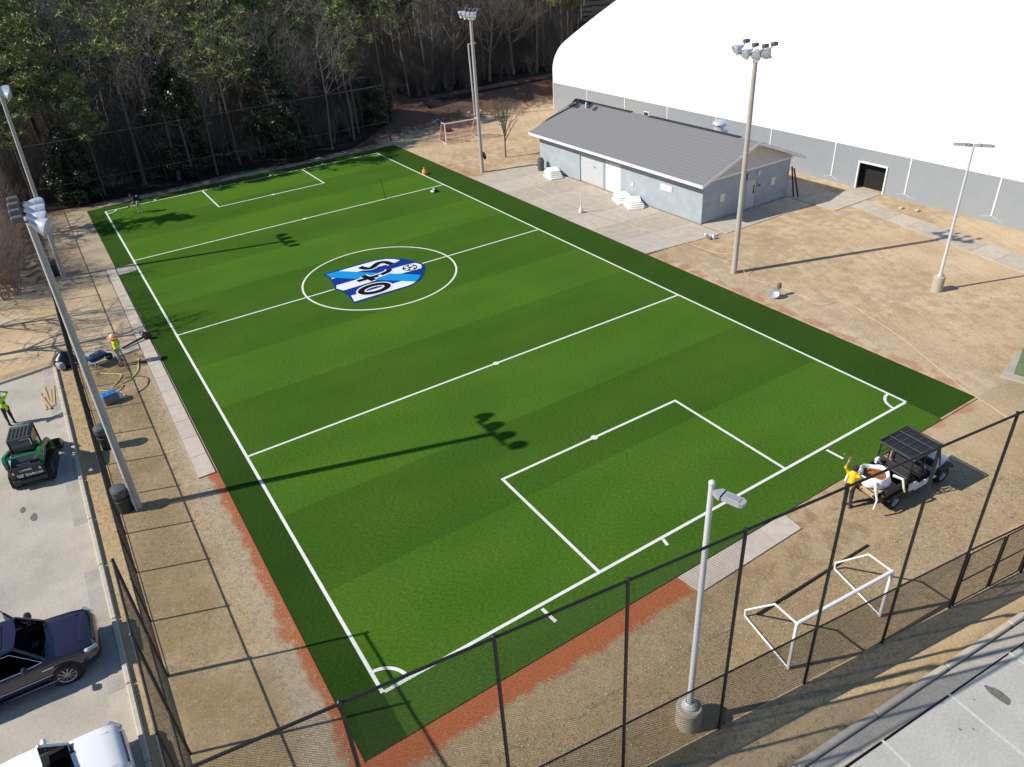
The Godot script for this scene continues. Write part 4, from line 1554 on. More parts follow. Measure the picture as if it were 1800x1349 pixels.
func build_light_poles():
	var along = Vector3(0, 0, 1)
	light_pole("weathered wooden floodlight pole beside the domed bin on the strip", F(-4.57, 0, 13.61), F(-4.25, 11.9, 14.15), Vector3(1, -0.5, 0), [[-1.4, -0.1], [-0.48, -0.1], [0.48, -0.1], [1.4, -0.1]], along, 0.155)
	light_pole("weathered wooden floodlight pole beside the thicket", F(-4.52, 0, 43.22), F(-3.95, 11.9, 44.2), Vector3(1, -0.5, 0), [[-1.4, -0.1], [-0.48, -0.1], [0.48, -0.1], [1.4, -0.1]], along, 0.155)
	light_pole("weathered wooden floodlight pole on the lawn in front of the clubhouse gable", F(29.83, 0, 14.42), F(30.0, 12.5, 14.55), Vector3(-1, -0.5, 0), [[-1.05, -0.1], [-0.38, -0.25], [0.36, -0.25], [1.0, -0.1]], along)
	light_pole("weathered wooden floodlight pole with a bag hung on it near the far lawn", F(29.51, 0, 43.74), F(29.75, 12.72, 44.0), Vector3(-1, -0.5, 0), [[-1.0, -0.1], [-0.33, -0.15], [0.36, -0.15], [1.05, -0.1]], along)
	var fl = thing("hanging_bag", "dark bag strapped to the wooden pole by the far lawn", "bag", F(29.75, 1.5, 43.6))
	var mb = MB.new()
	mb.lathe([Vector2(0, -0.32), Vector2(0.14, -0.28), Vector2(0.17, -0.05), Vector2(0.12, 0.15), Vector2(0.05, 0.25), Vector2(0, 0.26)], 9, Transform3D(Basis(Vector3(0, 0, 1), 0.35).scaled(Vector3(0.8, 1.2, 1.3)), Vector3.ZERO))
	obj(mb, "sack", M.dark_plastic, fl)
	var sp = MB.new()
	sp.lathe([Vector2(0.19, -0.02), Vector2(0.2, 0.0), Vector2(0.19, 0.02)], 14, Transform3D(Basis.IDENTITY, Vector3(-0.2, 0.2, -0.12)))
	obj(sp, "strap", M.orange, fl)
	# slim far pole
	var sl = thing("slim_pole", "slim pale steel pole with a short bracket at the foot of the red bank", "pole", F(39.8, gh(39.8, 62.6), 62.6))
	mb = MB.new()
	mb.tube(Vector3(0, -0.2, 0), Vector3(-0.1, 7.4, 0), 0.10, 0.07, 10)
	obj(mb, "pole", M.white_pole, sl)
	mb = MB.new()
	mb.tube(Vector3(-0.1, 7.35, 0), Vector3(0.75, 7.4, 0.2), 0.05, 0.04, 8)
	obj(mb, "bracket", M.white_pole, sl)
	# street lamp inside the near fence
	var lp = thing("street_lamp", "white street lamp with one flat lamp head on a round concrete base", "street lamp", F(6.8, gh(6.8, -5.62), -5.62))
	var y0 = gh(6.8, -5.62)
	mb = MB.new()
	mb.lathe([Vector2(0.36, -0.1), Vector2(0.36, 0.66), Vector2(0.33, 0.72), Vector2(0, 0.72)], 22)
	obj(mb, "concrete_base", M.concrete, lp)
	mb = MB.new()
	mb.lathe([Vector2(0.22, 0.72), Vector2(0.22, 0.80), Vector2(0.16, 0.88), Vector2(0.11, 0.92)], 18)
	obj(mb, "base_cover", M.white_pole, lp)
	mb = MB.new()
	mb.tube(Vector3(0, 0.8, 0), Vector3(0, 8.3 - y0, 0), 0.088, 0.066, 16)
	mb.lathe([Vector2(0.074, 0), Vector2(0.078, 0.05), Vector2(0.045, 0.09), Vector2(0, 0.1)], 14, Transform3D(Basis.IDENTITY, Vector3(0, 8.28 - y0, 0)))
	obj(mb, "pole", M.white_pole, lp)
	lamp_head(lp, Vector3(0.0, 8.1 - y0, 0), Vector3(0.28, 0, 0.96), 0.66)
	# twin street lamp on the east lawn
	var tw = thing("twin_street_lamp", "white street lamp with two lamp heads on a tall concrete base", "street lamp", F(36.35, 0, 5.6))
	mb = MB.new()
	mb.lathe([Vector2(0.30, -0.1), Vector2(0.30, 0.82), Vector2(0.27, 0.88), Vector2(0, 0.88)], 20)
	obj(mb, "concrete_base", M.concrete, tw)
	mb = MB.new()
	mb.tube(Vector3(0, 0.88, 0), Vector3(0, 8.05, 0), 0.085, 0.06, 14)
	mb.tube(Vector3(0, 0.88, 0), Vector3(0, 1.0, 0), 0.17, 0.12, 14)
	obj(mb, "pole", M.white_pole, tw)
	lamp_head(tw, Vector3(0, 8.0, 0), Vector3(-0.5, 0, -0.87), 0.75)
	lamp_head(tw, Vector3(0, 8.0, 0), Vector3(0.5, 0, 0.87), 0.75)

func lamp_head(parent, at, dir, size):
	var n = node("lamp_head", parent)
	var d = dir.normalized()
	var xf = Transform3D(Basis(d, Vector3.UP, d.cross(Vector3.UP)), at)
	var mb = MB.new()
	var w = 0.2 * size / 0.95
	mb.prism([Vector2(0.06, -0.05), Vector2(0.06, 0.05), Vector2(0.2, w), Vector2(0.42 * size, w), Vector2(0.42 * size, -w), Vector2(0.2, -w)], 0.12, xf * Transform3D(Basis(Vector3(1, 0, 0), -PI / 2), Vector3.ZERO))
	obj(mb, "arm_box", M.grey_led, n)
	mb = MB.new()
	mb.box(Vector3(0.44 * size, 0.0, 0), Vector3(0.035, 0.10, w * 2.02), 0.0, xf)
	obj(mb, "gap", M.dark_plastic, n)
	mb = MB.new()
	var pl = []
	for q in [[0.46 * size, -w], [1.1 * size, -w], [1.2 * size, -w * 0.7], [1.23 * size, -w * 0.3], [1.23 * size, w * 0.3], [1.2 * size, w * 0.7], [1.1 * size, w], [0.46 * size, w]]: pl.append(Vector2(q[0], q[1]))
	mb.prism(pl, 0.09, xf * Transform3D(Basis(Vector3(1, 0, 0), -PI / 2), Vector3.ZERO))
	obj(mb, "housing", M.grey_led, n)
	mb = MB.new()
	mb.box(Vector3(0.80 * size, 0.05, 0), Vector3(0.52 * size, 0.02, w * 1.25), 0.006, xf)
	obj(mb, "cover_plate", plain(0.30, 0.30, 0.31, 0.5), n)

# ---------------------------------------------------------------- goals
func net(mb, a, b, c, d, step, r = 0.004):
	# a b c d round a quadrilateral
	var m = int(max((b - a).length(), (c - d).length()) / step)
	var k = int(max((d - a).length(), (c - b).length()) / step)
	for i in m + 1:
		var t = float(i) / m
		mb.tube(a.lerp(b, t), d.lerp(c, t), r, r, 3, false)
	for i in k + 1:
		var t = float(i) / k
		mb.tube(a.lerp(d, t), b.lerp(c, t), r, r, 3, false)

func bent_bar(mb, pts, r):
	mb.path(pts, r, 10)
	for p in pts:
		mb.lathe([Vector2(0, -r), Vector2(r * 0.75, -r * 0.66), Vector2(r, 0), Vector2(r * 0.75, r * 0.66), Vector2(0, r)], 8, Transform3D(Basis.IDENTITY, p))

func goal(label, at, turn, w, h, deep, netted, rise = 0.0):
	var g = thing("soccer_goal", label, "soccer goal", at, turn, "portable white soccer goals")
	# local: mouth in the x/y plane at z = 0, back towards -z
	var mb = MB.new()
	bent_bar(mb, [Vector3(0, h, 0), Vector3(w, h, 0)], 0.06)
	obj(mb, "crossbar", M.goal_white, g)
	for x in [0.0, w]:
		var s = MB.new()
		bent_bar(s, [Vector3(x, 0.03, 0), Vector3(x, h, 0)], 0.055)
		obj(s, "upright", M.goal_white, g)
		var b = MB.new()
		bent_bar(b, [Vector3(x, h, 0), Vector3(x, h - 0.02, -deep * 0.45), Vector3(x, 0.30 + rise, -deep), Vector3(x, 0.04 + rise, -deep)], 0.032)
		obj(b, "side_frame", M.goal_white, g)
		var gr = MB.new()
		bent_bar(gr, [Vector3(x, 0.04 + rise, -deep), Vector3(x, 0.04, 0)], 0.032)
		obj(gr, "ground_bar", M.goal_white, g)
	var bk = MB.new()
	bent_bar(bk, [Vector3(0, 0.04, -deep), Vector3(w, 0.04, -deep)], 0.032)
	if netted: obj(bk, "back_bar", M.goal_white, g)
	if netted:
		var nt = MB.new()
		net(nt, Vector3(0, 0.04, -deep), Vector3(w, 0.04, -deep), Vector3(w, 0.3, -deep), Vector3(0, 0.3, -deep), 0.1)
		net(nt, Vector3(0, 0.3, -deep), Vector3(w, 0.3, -deep), Vector3(w, h, -deep * 0.45), Vector3(0, h, -deep * 0.45), 0.1, 0.006)
		for x in [0.0, w]:
			net(nt, Vector3(x, 0.04, -deep), Vector3(x, 0.04, 0), Vector3(x, h, 0), Vector3(x, h, -deep * 0.45), 0.1, 0.006)
		obj(nt, "net", M.net_red, g)
	return g

func build_goals():
	# near goal: uprights at (10.15,-6.22) and (13.94,-6.55), back towards the pitch
	var a = F(10.45, gh(10.45, -6.04), -6.04)
	var b = F(14.32, gh(14.32, -6.38), -6.38)
	var v = b - a
	goal("white netless soccer goal frame standing behind the tall fence", a, atan2(-v.z, v.x), Vector2(v.x, v.z).length(), 1.98, 1.9, false, gh(12.0, -4.2) - gh(12.0, -6.2))
	var c = F(31.87, 0.0, 54.79)
	var d = F(35.45, 0.0, 54.3)
	v = d - c
	goal("white soccer goal with a red net on the far lawn", c, atan2(-v.z, v.x), Vector2(v.x, v.z).length(), 2.0, 1.95, true)

# ---------------------------------------------------------------- vehicles
# local axes of every vehicle: x forward, y up, z to its right
func wheel(parent, at, r, w, side, rim_mat, spokes = 10):
	var n = node("wheel", parent)
	var b = Basis(Vector3(1, 0, 0), PI / 2 * side)  # local y -> outwards
	var xf = Transform3D(b, at)
	var t = MB.new()
	t.lathe([Vector2(0.0, -w * 0.5), Vector2(r * 0.62, -w * 0.5), Vector2(r * 0.92, -w * 0.48), Vector2(r, -w * 0.33), Vector2(r, w * 0.33), Vector2(r * 0.93, w * 0.48), Vector2(r * 0.66, w * 0.5), Vector2(r * 0.64, w * 0.40)], 26, xf)
	obj(t, "tyre", M.rubber, n)
	var rm = MB.new()
	rm.lathe([Vector2(r * 0.66, w * 0.50), Vector2(r * 0.60, w * 0.46), Vector2(r * 0.58, w * 0.30)], 26, xf)
	for k in spokes:
		var a = TAU * k / spokes
		rm.box(Vector3(r * 0.33, w * 0.42, 0), Vector3(r * 0.58, 0.03, r * 0.10), 0.008, xf * Transform3D(Basis(Vector3.UP, a), Vector3.ZERO))
	rm.lathe([Vector2(r * 0.14, w * 0.40), Vector2(r * 0.14, w * 0.47), Vector2(0, w * 0.48)], 14, xf)
	obj(rm, "rim", rim_mat, n)
	var hb = MB.new()
	hb.lathe([Vector2(r * 0.6, w * 0.30), Vector2(0, w * 0.30)], 20, xf)
	obj(hb, "brake_disc", M.mid_plastic, n)

func section(x, hw, yb, yt, crown):
	# closed ring, seen from the front, of one slice of a car body
	var half = [Vector2(0, yt + crown), Vector2(hw * 0.55, yt + crown * 0.8), Vector2(hw * 0.86, yt + crown * 0.25), Vector2(hw * 0.955, yt - 0.05), Vector2(hw * 0.985, yt - 0.16), Vector2(hw, (yb + yt) * 0.5), Vector2(hw * 0.985, yb + 0.16), Vector2(hw * 0.93, yb), Vector2(0, yb)]
	var l = []
	for p in half: l.append(Vector3(x, p.y, p.x))
	for i in range(half.size() - 2, 0, -1): l.append(Vector3(x, half[i].y, -half[i].x))
	return l

func make_car(called, label, at, turn, LN, WD, HT, paint, chrome_trim, open_door):
	var c = thing(called, label, "car", at, turn)
	var k = LN / 5.2
	var hw = WD * 0.5
	var s = HT / 1.88
	var f = func(x, w, yb, yt, cr): return section(x * k, hw * w, yb * s, yt * s, cr)
	var b = MB.new()
	b.loft([f.call(-2.6, 0.86, 0.5, 1.02, 0.0), f.call(-2.52, 0.94, 0.40, 1.12, 0.01), f.call(-2.2, 0.99, 0.34, 1.16, 0.01), f.call(-1.0, 1.0, 0.32, 1.16, 0.01), f.call(0.4, 1.0, 0.32, 1.15, 0.01), f.call(1.05, 1.0, 0.32, 1.16, 0.02), f.call(1.5, 0.995, 0.32, 1.13, 0.055), f.call(2.05, 0.985, 0.32, 1.07, 0.06), f.call(2.33, 0.955, 0.33, 1.02, 0.045), f.call(2.5, 0.90, 0.38, 0.92, 0.02), f.call(2.6, 0.80, 0.46, 0.72, 0.0)])
	b.smooth(50)
	obj(b, "body", paint, c)
	# hood creases
	for z in [-1, 1]:
		var hc = MB.new()
		hc.tube(Vector3(1.36 * k, 1.165 * s, z * hw * 0.52), Vector3(2.25 * k, 1.088 * s, z * hw * 0.60), 0.022, 0.012, 6)
		obj(hc, "hood_crease", paint, c)
	# glasshouse
	var y0 = 1.14 * s
	var y1 = 1.80 * s
	var base_ = [Vector3(1.26 * k, y0, -hw * 0.84), Vector3(1.34 * k, y0, 0), Vector3(1.26 * k, y0, hw * 0.84), Vector3(0.6 * k, y0, hw * 0.955), Vector3(-2.1 * k, y0, hw * 0.95), Vector3(-2.48 * k, y0, hw * 0.8), Vector3(-2.48 * k, y0, -hw * 0.8), Vector3(-2.1 * k, y0, -hw * 0.95), Vector3(0.6 * k, y0, -hw * 0.955)]
	var top_ = [Vector3(0.66 * k, y1, -hw * 0.68), Vector3(0.72 * k, y1 + 0.03, 0), Vector3(0.66 * k, y1, hw * 0.68), Vector3(0.2 * k, y1, hw * 0.74), Vector3(-1.9 * k, y1, hw * 0.74), Vector3(-2.32 * k, y1, hw * 0.66), Vector3(-2.32 * k, y1, -hw * 0.66), Vector3(-1.9 * k, y1, -hw * 0.74), Vector3(0.2 * k, y1, -hw * 0.74)]
	var g = MB.new()
	g.loft([base_, top_], false)
	g.smooth(30)
	# rings run clockwise seen from above: turn them outwards
	for i in g.n.size():
		if g.n[i].dot(g.v[i] - Vector3(-0.8 * k, 1.2 * s, 0)) < 0: g.n[i] = -g.n[i]
	obj(g, "windows", M.glass, c)
	var r = MB.new()
	var ring2 = []
	var ring3 = []
	for p in top_:
		ring2.append(Vector3(p.x, y1 + 0.05 * s, p.z * 0.93))
	var ctr = Vector3(-1.05 * k, y1 + 0.085 * s, 0)
	for i in top_.size():
		var j = (i + 1) % top_.size()
		r._out(top_[i] + Vector3(0, -0.03, 0), top_[j] + Vector3(0, -0.03, 0), ring2[j], ring2[i], Vector3(-1.0, y1 - 0.5, 0))
		r._out3(ring2[i], ring2[j], ctr, Vector3(-1.0, y1 - 1.0, 0))
	r.smooth(40)
	var rf = obj(r, "roof", paint, c)
	if open_door:
		var sr = MB.new()
		sr.box(Vector3(-0.05 * k, y1 + 0.074 * s, 0), Vector3(0.8, 0.02, hw * 0.95), 0.008)
		obj(sr, "sunroof", M.glass, rf)
	# pillars and window frames
	for q in [[2, 2], [4, 4], [0, 0], [7, 7]]:
		var pl = MB.new()
		pl.tube(base_[q[0]] + Vector3(0, -0.02, 0), top_[q[1]] + Vector3(0, 0.01, 0), 0.05, 0.045, 6)
		obj(pl, "pillar", paint, c)
	for z in [2, 8]:
		var pl = MB.new()
		var zz = 1.0 if z == 2 else -1.0
		pl.tube(Vector3(-0.35 * k, y0, zz * hw * 0.957), Vector3(-0.45 * k, y1, zz * hw * 0.745), 0.045, 0.04, 6)
		obj(pl, "pillar", M.dark_plastic, c)
	if chrome_trim:
		for z in [-1, 1]:
			var tr = MB.new()
			tr.path([Vector3(1.16 * k, y0 + 0.04, z * hw * 0.93), Vector3(0.6 * k, y0 + 0.02, z * hw * 0.975), Vector3(-2.1 * k, y0 + 0.02, z * hw * 0.97)], 0.018, 5)
			tr.path([Vector3(1.16 * k, y0 + 0.04, z * hw * 0.93), Vector3(0.5 * k, y1 - 0.06, z * hw * 0.74), Vector3(-1.9 * k, y1 - 0.03, z * hw * 0.765)], 0.014, 5)
			tr.tube(Vector3(1.3 * k, 0.62 * s, z * hw * 1.004), Vector3(-1.6 * k, 0.60 * s, z * hw * 1.004), 0.02, 0.02, 5)
			tr.tube(Vector3(1.35 * k, 0.36 * s, z * hw * 1.03), Vector3(-1.55 * k, 0.34 * s, z * hw * 1.03), 0.02, 0.02, 5)
			obj(tr, "trim", M.chrome, c)
			for x in [-0.15, -1.25]:
				var hd = MB.new()
				hd.box(Vector3(x * k, 0.96 * s, z * hw * 1.005), Vector3(0.22, 0.035, 0.035), 0.012)
				obj(hd, "door_handle", M.chrome, c)
			var fv = MB.new()
			fv.box(Vector3(1.22 * k, 0.90 * s, z * hw * 1.0), Vector3(0.32, 0.05, 0.03), 0.01)
			obj(fv, "fender_vent", M.chrome, c)
	# running boards
	for z in [-1, 1]:
		var rb = MB.new()
		rb.box(Vector3(-0.1 * k, 0.33 * s, z * hw * 1.0), Vector3(2.9 * k, 0.07, 0.16), 0.02)
		obj(rb, "running_board", M.dark_plastic, c)
	# wheels in black arches
	for x in [1.58, -1.52]:
		for z in [-1, 1]:
			var ar = MB.new()
			ar.lathe([Vector2(0.0, 0.0), Vector2(0.47 * s, 0.0), Vector2(0.50 * s, -0.03), Vector2(0.5 * s, -0.2)], 26, Transform3D(Basis(Vector3(1, 0, 0), PI / 2 * z), Vector3(x * k, 0.43 * s, z * hw * 0.99)))
			obj(ar, "wheel_arch", M.rubber, c)
			wheel(c, Vector3(x * k, 0.40 * s, z * (hw * 0.99 - 0.08)), 0.40 * s, 0.27, z, M.rim)
	# nose
	var gr = node("grille", c)
	for i in 5:
		var gb = MB.new()
		gb.box(Vector3(2.565 * k - 0.012 * abs(i - 1), (0.62 + 0.07 * i) * s, 0), Vector3(0.06, 0.035, hw * 1.0), 0.01)
		obj(gb, "slat", M.chrome, gr)
	var gp = MB.new()
	gp.box(Vector3(2.54 * k, 0.76 * s, 0), Vector3(0.05, 0.36 * s, hw * 1.06), 0.01)
	obj(gp, "panel", M.dark_plastic, gr)
	for z in [-1, 1]:
		var hl = MB.new()
		hl.box(Vector3.ZERO, Vector3(0.42, 0.13, 0.24), 0.05, Transform3D(Basis(Vector3.UP, 0.75 * z) * Basis(Vector3(0, 0, 1), -0.35), Vector3(2.40 * k, 0.885 * s, z * hw * 0.83)))
		obj(hl, "headlight", plain(0.55, 0.56, 0.58, 0.1, 0.4) if not M.has("headlamp") else M.headlamp, c)
		var fg = MB.new()
		fg.box(Vector3(2.54 * k, 0.47 * s, z * hw * 0.66), Vector3(0.06, 0.06, 0.28), 0.02)
		obj(fg, "fog_lamp", M.chrome, c)
		var mr = node("mirror", c)
		if not (open_door and z < 0):
			var ms = MB.new()
			ms.box(Vector3(0.72 * k, y0 + 0.14, z * (hw + 0.13)), Vector3(0.14, 0.20, 0.26), 0.05)
			ms.tube(Vector3(0.75 * k, y0 + 0.04, z * hw * 0.93), Vector3(0.72 * k, y0 + 0.08, z * (hw + 0.08)), 0.035, 0.035, 6)
			obj(ms, "mirror_shell", M.dark_plastic if open_door else paint, mr)
		else:
			mr.queue_free()
	var bp = MB.new()
	bp.box(Vector3(2.52 * k, 0.42 * s, 0), Vector3(0.14, 0.13, hw * 1.5), 0.04)
	obj(bp, "bumper", M.dark_plastic if chrome_trim else M.mid_plastic, c)
	# dashboard and front seats seen through the glass
	var ds = MB.new()
	ds.box(Vector3(1.0 * k, y0 - 0.03, 0), Vector3(0.55, 0.14, hw * 1.6), 0.05)
	obj(ds, "dashboard", M.mid_plastic, c)
	for z in [-0.42, 0.42]:
		var se = MB.new()
		se.box(Vector3(0.1 * k, y0 - 0.1, z * hw), Vector3(0.5, 0.16, 0.5), 0.06)
		se.box(Vector3(-0.17 * k, y0 + 0.15, z * hw), Vector3(0.16, 0.62, 0.5), 0.06)
		se.box(Vector3(-0.21 * k, y0 + 0.5, z * hw), Vector3(0.1, 0.16, 0.26), 0.04)
		obj(se, "seat", plain(0.10, 0.09, 0.08, 0.8), c)
	var pp = MB.new()
	pp.box(Vector3(1.02 * k, y0 + 0.05, hw * 0.1), Vector3(0.2, 0.012, 0.26), 0.004)
	pp.box(Vector3(0.9 * k, y0 + 0.05, hw * 0.52), Vector3(0.12, 0.02, 0.2), 0.006)
	obj(pp, "papers", M.paper, c)
	var wp = MB.new()
	for z in [-0.25, 0.45]:
		wp.tube(Vector3(1.28 * k, y0 + 0.035, hw * (z - 0.3)), Vector3(1.20 * k, y0 + 0.095, hw * (z + 0.25)), 0.012, 0.012, 4)
	obj(wp, "wiper", M.dark_plastic, c)
	var cw = MB.new()
	cw.box(Vector3(1.33 * k, y0 + 0.012, 0), Vector3(0.13, 0.05, hw * 1.55), 0.02)
	obj(cw, "cowl", M.mid_plastic, c)
	if open_door:
		# driver's door swung wide, hinged behind the front wheel
		var dn = node("door", c)
		var pv = Transform3D(Basis(Vector3.UP, deg_to_rad(-58.0)), Vector3(0.72 * k, 0, -hw * 0.97))
		var dp = MB.new()
		dp.prism([Vector2(0, 0.42), Vector2(0, 1.14), Vector2(-1.12, 1.16), Vector2(-1.12, 0.42)], 0.09, pv)
		obj(dp, "door_panel", paint, dn)
		var dc = MB.new()
		dc.prism([Vector2(-0.08, 0.5), Vector2(-0.08, 1.1), Vector2(-1.05, 1.12), Vector2(-1.05, 0.5)], 0.04, pv * Transform3D(Basis.IDENTITY, Vector3(0, 0, 0.06)))
		obj(dc, "door_card", M.mid_plastic, dn)
		var df = MB.new()
		df.path([pv * Vector3(-0.05, 1.14, 0), pv * Vector3(-0.55, 1.62, 0.16), pv * Vector3(-1.08, 1.72, 0.19), pv * Vector3(-1.1, 1.15, 0)], 0.028, 6)
		obj(df, "window_frame", paint, dn)
		var dg = MB.new()
		dg.quad(pv * Vector3(-0.1, 1.15, 0.01), pv * Vector3(-0.55, 1.60, 0.16), pv * Vector3(-1.07, 1.70, 0.185), pv * Vector3(-1.08, 1.16, 0.01))
		var gm = plain(0.02, 0.025, 0.025, 0.05)
		gm.transparency = BaseMaterial3D.TRANSPARENCY_ALPHA
		gm.albedo_color.a = 0.35
		obj(dg, "window", gm, dn)
		var dm = MB.new()
		dm.box(pv * Vector3(-0.12, 1.28, -0.22), Vector3(0.2, 0.24, 0.24), 0.06)
		obj(dm, "mirror_shell", M.dark_plastic, dn)
	return c

func text_on(parent, s, size, xf, mat, called = "lettering", bold = true):
	var t = TextMesh.new()
	var f = SystemFont.new()
	f.font_names = PackedStringArray(["Droid Sans"])
	f.font_weight = 700 if bold else 400
	t.font = f
	t.text = s
	t.font_size = 64
	t.pixel_size = size / 64.0
	t.depth = 0.008
	var o = MeshInstance3D.new()
	o.mesh = t
	o.material_override = mat
	o.name = called
	parent.add_child(o, true)
	o.transform = xf
	return o

func build_loader():
	var t = thing("track_loader", "green and black compact track loader with a ribbed dark cab on the lot", "loader", F(-7.82, 0.01, 19.0), deg_to_rad(90.0 - 9.0))
	# local: x forward, rear face looks along -x
	for z in [-1, 1]:
		var tn = node("track", t)
		var tk = MB.new()
		var pl = [Vector2(-1.12, 0.16), Vector2(-0.98, 0.02), Vector2(0.75, 0.02), Vector2(0.98, 0.16), Vector2(0.95, 0.34), Vector2(0.5, 0.50), Vector2(-0.80, 0.74), Vector2(-1.02, 0.68), Vector2(-1.14, 0.42)]
		tk.prism(pl, 0.36, Transform3D(Basis.IDENTITY, Vector3(0, 0, z * 0.62)))
		obj(tk, "belt", M.rubber, tn)
		for i in pl.size():
			var a = pl[i]
			var b = pl[(i + 1) % pl.size()]
			var m = int((b - a).length() / 0.13)
			for j in m:
				var p = a.lerp(b, (j + 0.5) / m)
				var d = (b - a).angle()
				var lg = MB.new()
				lg.box(Vector3.ZERO, Vector3(0.05, 0.035, 0.36), 0.0, Transform3D(Basis(Vector3(0, 0, 1), d), Vector3(p.x, p.y, z * 0.62) ))
				obj(lg, "lug", M.rubber, tn)
		for q in [[-0.86, 0.44, 0.2], [0.78, 0.2, 0.15], [-0.4, 0.14, 0.1], [0.0, 0.14, 0.1], [0.4, 0.14, 0.1]]:
			var rl = MB.new()
			rl.lathe([Vector2(0, -0.19), Vector2(q[2], -0.185), Vector2(q[2], 0.185), Vector2(0, 0.19)], 14, Transform3D(Basis(Vector3(1, 0, 0), PI / 2), Vector3(q[0], q[1], z * 0.62)))
			obj(rl, "roller", M.mid_plastic, tn)
	var fr = MB.new()
	fr.prism([Vector2(-1.05, 0.30), Vector2(0.95, 0.28), Vector2(0.95, 0.75), Vector2(0.3, 0.85), Vector2(-1.05, 1.0)], 0.84)
	obj(fr, "frame", M.dark_plastic, t)
	# tailgate with its lettering
	var tg = node("tailgate", t)
	var gp = MB.new()
	gp.box(Vector3(-1.16, 0.80, 0), Vector3(0.16, 0.72, 1.30), 0.05, Transform3D(Basis(Vector3(0, 0, 1), 0.12), Vector3(0.08, 0.14, 0)))
	obj(gp, "panel", M.dark_plastic, tg)
	var bb = MB.new()
	bb.box(Vector3(-1.22, 0.44, 0), Vector3(0.18, 0.22, 1.30), 0.04)
	obj(bb, "bumper", M.dark_plastic, tg)
	var back = Transform3D(Basis(Vector3(0, 0, 1), 0.12), Vector3(0.08, 0.14, 0)) * Transform3D(Basis(Vector3(0, 0, 1), Vector3(0, 1, 0), Vector3(-1, 0, 0)), Vector3(-1.248, 0, 0))
	text_on(tg, "Bobcat", 0.2, back * Transform3D(Basis.IDENTITY, Vector3(0.22, 0.71, 0)), M.letter_white)
	# cat-face badge: eared head outline
	var hd = MB.new()
	hd.prism([Vector2(-0.15, 0.13), Vector2(-0.09, 0.08), Vector2(0.0, 0.09), Vector2(0.09, 0.08), Vector2(0.15, 0.13), Vector2(0.12, -0.02), Vector2(0.05, -0.1), Vector2(0.0, -0.05), Vector2(-0.05, -0.1), Vector2(-0.12, -0.02)], 0.008, back * Transform3D(Basis.from_scale(Vector3(0.85, 0.85, 1)), Vector3(-0.29, 0.71, 0)))
	obj(hd, "badge", M.letter_white, tg)
	for e in [-1, 1]:
		var ey = MB.new()
		ey.prism([Vector2(-0.05, 0.02), Vector2(0.0, 0.045), Vector2(0.04, 0.0), Vector2(0.0, -0.02)], 0.012, back * Transform3D(Basis.IDENTITY, Vector3(-0.29 + e * 0.045, 0.715, 0)))
		obj(ey, "badge_eye", M.dark_plastic, tg)
	var rg = MB.new()
	for k in 12:
		var a = TAU * k / 12.0
		var b = TAU * (k + 1) / 12.0
		rg.tube(back * Vector3(-0.2 + 0.045 * cos(a), 0.97 + 0.045 * sin(a), 0.002), back * Vector3(-0.2 + 0.045 * cos(b), 0.97 + 0.045 * sin(b), 0.002), 0.012, 0.012, 4)
	obj(rg, "ring_emblem", plain(0.75, 0.62, 0.25, 0.6), tg)
	var sg = MB.new()
	sg.box(Vector3(0.04, 0.975, 0), Vector3(0.34, 0.06, 0.01), 0.0, back)
	obj(sg, "decal", M.paper, tg)
	for z in [-0.5, 0.5]:
		var tl = MB.new()
		tl.box(Vector3(z, 0.92, 0.0), Vector3(0.07, 0.14, 0.03), 0.012, back)
		obj(tl, "tail_light", M.paper, tg)
	# engine cover with grille and the unit number
	var ec = MB.new()
	ec.prism([Vector2(-1.06, 0.95), Vector2(-1.08, 1.22), Vector2(-0.45, 1.34), Vector2(-0.45, 0.9)], 1.0)
	obj(ec, "engine_cover", M.mid_plastic, t)
	var gl = node("air_grille", t)
	for k in 9:
		var sl = MB.new()
		sl.box(Vector3(-0.98 + 0.055 * k, 1.262 + 0.0105 * k, 0), Vector3(0.022, 0.02, 0.6))
		obj(sl, "slat", M.ballast, gl)
	text_on(t, "J597742B", 0.12, Transform3D(Basis(Vector3(0, 0, 1), Vector3(0.05, 1, 0).normalized(), Vector3(-1, 0.05, 0).normalized()), Vector3(-1.095, 1.14, -0.05)), M.letter_white)
	# cab
	var cb = node("cab", t)
	var rf = MB.new()
	rf.box(Vector3(0.12, 1.98, 0), Vector3(1.18, 0.12, 0.92), 0.04)
	obj(rf, "roof", M.mid_plastic, cb)
	for k in 6:
		var rb = MB.new()
		rb.box(Vector3(0.02, 2.05, -0.36 + 0.145 * k), Vector3(0.86, 0.03, 0.035), 0.01)
		obj(rb, "roof_rib", M.dark_plastic, cb)
	var hw = MB.new()
	hw.box(Vector3(0.52, 2.045, 0), Vector3(0.2, 0.02, 0.7), 0.006)
	obj(hw, "roof_window", M.glass_green, cb)
	for q in [[-0.40, -0.42], [-0.40, 0.42], [0.66, -0.42], [0.66, 0.42]]:
		var pl = MB.new()
		pl.box(Vector3(q[0], 1.42, q[1]), Vector3(0.09, 1.1, 0.08), 0.015)
		obj(pl, "pillar", M.dark_plastic, cb)
	var rw = MB.new()
	rw.box(Vector3(-0.42, 1.64, 0), Vector3(0.03, 0.52, 0.72), 0.005)
	obj(rw, "rear_window", M.glass_green, cb)
	for z in [-0.42, 0.42]:
		var sw = MB.new()
		sw.box(Vector3(0.12, 1.45, z), Vector3(0.98, 0.9, 0.02))
		obj(sw, "side_window", M.glass, cb)
	var st = MB.new()
	st.box(Vector3(0.0, 1.0, 0), Vector3(0.45, 0.12, 0.5), 0.04)
	st.box(Vector3(-0.22, 1.3, 0), Vector3(0.12, 0.6, 0.48), 0.05)
	obj(st, "seat", M.seat, cb)
